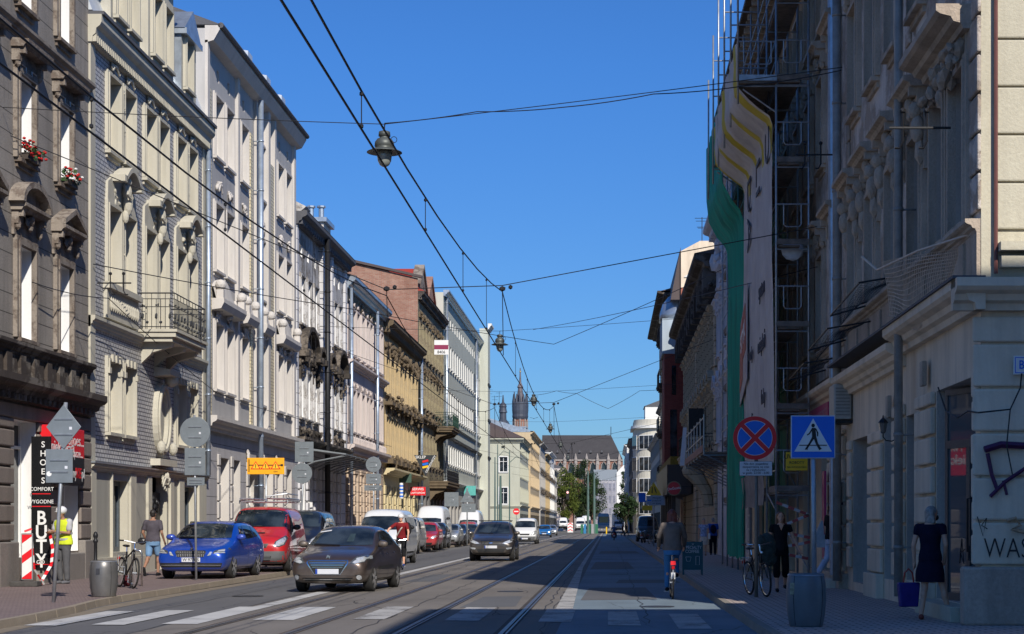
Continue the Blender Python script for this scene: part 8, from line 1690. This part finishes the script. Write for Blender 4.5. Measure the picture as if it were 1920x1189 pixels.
# crossroads furniture
M_pg = simple('green_pole_paint', (.10,.16,.14), .5, .2, var=.15)
def tram_pole(x, y, z, h, label, r=.13, arm=None):
    t = empty('tram_pole', (x,y,z), 0, label, 'pole', 'green overhead line poles'); MB().tube([(0,0,0),(0,0,h*.55),(0,0,h)], [r,r*.9,r*.6], 10).build('post', M_pg, t)
    if arm: MB().tube([(0,0,h*.86),(arm*.5,0,h*.93),(arm,0,h*.9)], .04, 5).build('arm', M_pg, t)
    return t
tram_pole(-3.4,290,.1,10.6,'left green pole of the close pair at the crossroads',.24); tram_pole(-2.35,292,.1,10.4,'right green pole of the close pair at the crossroads',.24)
tram_pole(-15.1,228,.1,10.5,'green pole standing at the left edge of the lime cream house',.12); tram_pole(-13.9,215,.1,11.6,'tall thin green pole before the lime cream flank',.09,1.5); tram_pole(-12.6,200,.1,7.2,'thick short green pole before the lime cream flank',.2); tram_pole(-12.0,208,.1,10.5,'thin green pole with a curved lamp arm near the lime cream corner',.09,1.6)
for k, x in enumerate((-4.4,-3.9,-3.0,-2.6,-1.9)): tag(MB().box(-.22,.22,-.05,.05,0,1.6).build('site_hoarding', [simple('hoarding_green', (.02,.14,.07), .5), simple('hoarding_blue', (.02,.18,.38), .5), simple('hoarding_green', (.02,.14,.07), .5), simple('hoarding_grey', (.3,.31,.32), .5), simple('hoarding_green', (.02,.14,.07), .5)][k], loc=(x,288-k*.3,.1)), 'coloured hoarding panel around the tram poles, number %d from the left' % (k+1), 'hoarding', 'hoarding panels at the crossroads')
cols_ = ['leftmost green', 'blue', 'middle green', 'grey', 'rightmost green']
for k, o in enumerate([o for o in bpy.data.objects if o.name.startswith('site_hoarding')]): o['label'] = cols_[k]+' hoarding panel around the tram poles at the crossroads'
tag(MB().lathe([(.12,0),(.12,1.05),(.05,1.15)], 10).build('bollard', M_yellow, loc=(-.25,272,.1)), 'yellow bollard right of the tram poles', 'bollard')
t = empty('road_barrier', (-6.1,276,0), 0, 'red and white arrow barrier standing left of the ambulance like van', 'barrier'); MB().box(-.45,.45,-.05,.05,.35,1.9).build('panel', M_white, t)
mb = MB()
for k in range(3): z = .5+k*.5; mb.prism([(-.4,z),(0,z+.25),(.4,z),(.4,z+.15),(0,z+.4),(-.4,z+.15)], -.06, -.051)
mb.build('red_chevron', M_red, t)
t = empty('no_entry_sign', (-10.1,188,.12), 0, 'small round no entry sign on a post near the white van', 'road sign'); MB().tube([(0,0,0),(0,0,2.9)], .035, 6).build('post', M_steel, t); MB().lathe([(.36,0),(.36,.02)], 24, (0,-.06,2.9), R=Matrix.Rotation(PI/2,3,'X')).build('disc', M_red, t); MB().box(-.24,.24,-.085,-.081,2.84,2.96).build('white_bar', M_white, t)
t = empty('traffic_light', (-8.0,338,6.6), 0, 'signal lamps glowing red on a wire over the crossroads', 'traffic light'); MB().box(-.3,.3,-.2,.2,0,1.8).build('housing', M_black, t, bevel=.05)
m, nt, b = _nt('red_signal_glow'); b.inputs['Emission Color'].default_value = (1,.03,.01,1); b.inputs['Emission Strength'].default_value = 1.2; MB().lathe([(.22,0),(.22,.02)], 16, (0,-.22,1.4), R=Matrix.Rotation(PI/2,3,'X')).build('lamp', m, t)
# ------------------------------------------------------------------ camera, sun, sky
cam = bpy.data.cameras.new('camera'); co = bpy.data.objects.new('camera', cam); col.objects.link(co); scene.camera = co
co.location = (0,0,EYE); co.rotation_euler = (PI/2,0,0); cam.sensor_width = 36; cam.lens = 36*F/1920
cam.shift_x = -(VX-960)/1920; cam.shift_y = (VY-594.5)/1920; cam.clip_end = 5000
SUN = Vector((.36,-1,.76)).normalized()
sl = bpy.data.lights.new('sun', 'SUN'); so = bpy.data.objects.new('sun', sl); col.objects.link(so); sl.energy = 5.0; sl.angle = math.radians(.5); sl.color = (1,.94,.85)
so.rotation_euler = SUN.to_track_quat('Z', 'Y').to_euler(); so.location = (20,-40,40)
w = bpy.data.worlds.new('World'); scene.world = w; w.use_nodes = True; nt = w.node_tree
bg = nt.nodes['Background']; sky = nt.nodes.new('ShaderNodeTexSky'); sky.sky_type = 'NISHITA'; sky.sun_disc = False
sky.sun_elevation = math.asin(SUN.z); sky.sun_rotation = math.atan2(SUN.x, SUN.y); sky.air_density = 1.0; sky.dust_density = .3; sky.ozone_density = 3.0; sky.altitude = 200
mx = nt.nodes.new('ShaderNodeMix'); mx.data_type = 'RGBA'; mx.blend_type = 'MULTIPLY'; mx.inputs[0].default_value = 1; mx.inputs[7].default_value = (.47,.82,1.25,1); nt.links.new(sky.outputs[0], mx.inputs[6]); tc = nt.nodes.new('ShaderNodeTexCoord'); sp = nt.nodes.new('ShaderNodeSeparateXYZ'); nt.links.new(tc.outputs['Generated'], sp.inputs[0]); nt.links.new(mix(nt, ramp(nt, sp.outputs[2], .0, .26), (.37,.585,.86), (.32,.70,1.22)), mx.inputs[7]); nt.links.new(mx.outputs[2], bg.inputs[0]); bg.inputs[1].default_value = .098
scene.view_settings.view_transform = 'Standard'; scene.view_settings.look = 'None'; scene.view_settings.exposure = 0; scene.view_settings.gamma = 1
scene.cycles.max_bounces = 5; scene.cycles.diffuse_bounces = 3; scene.cycles.transparent_max_bounces = 8
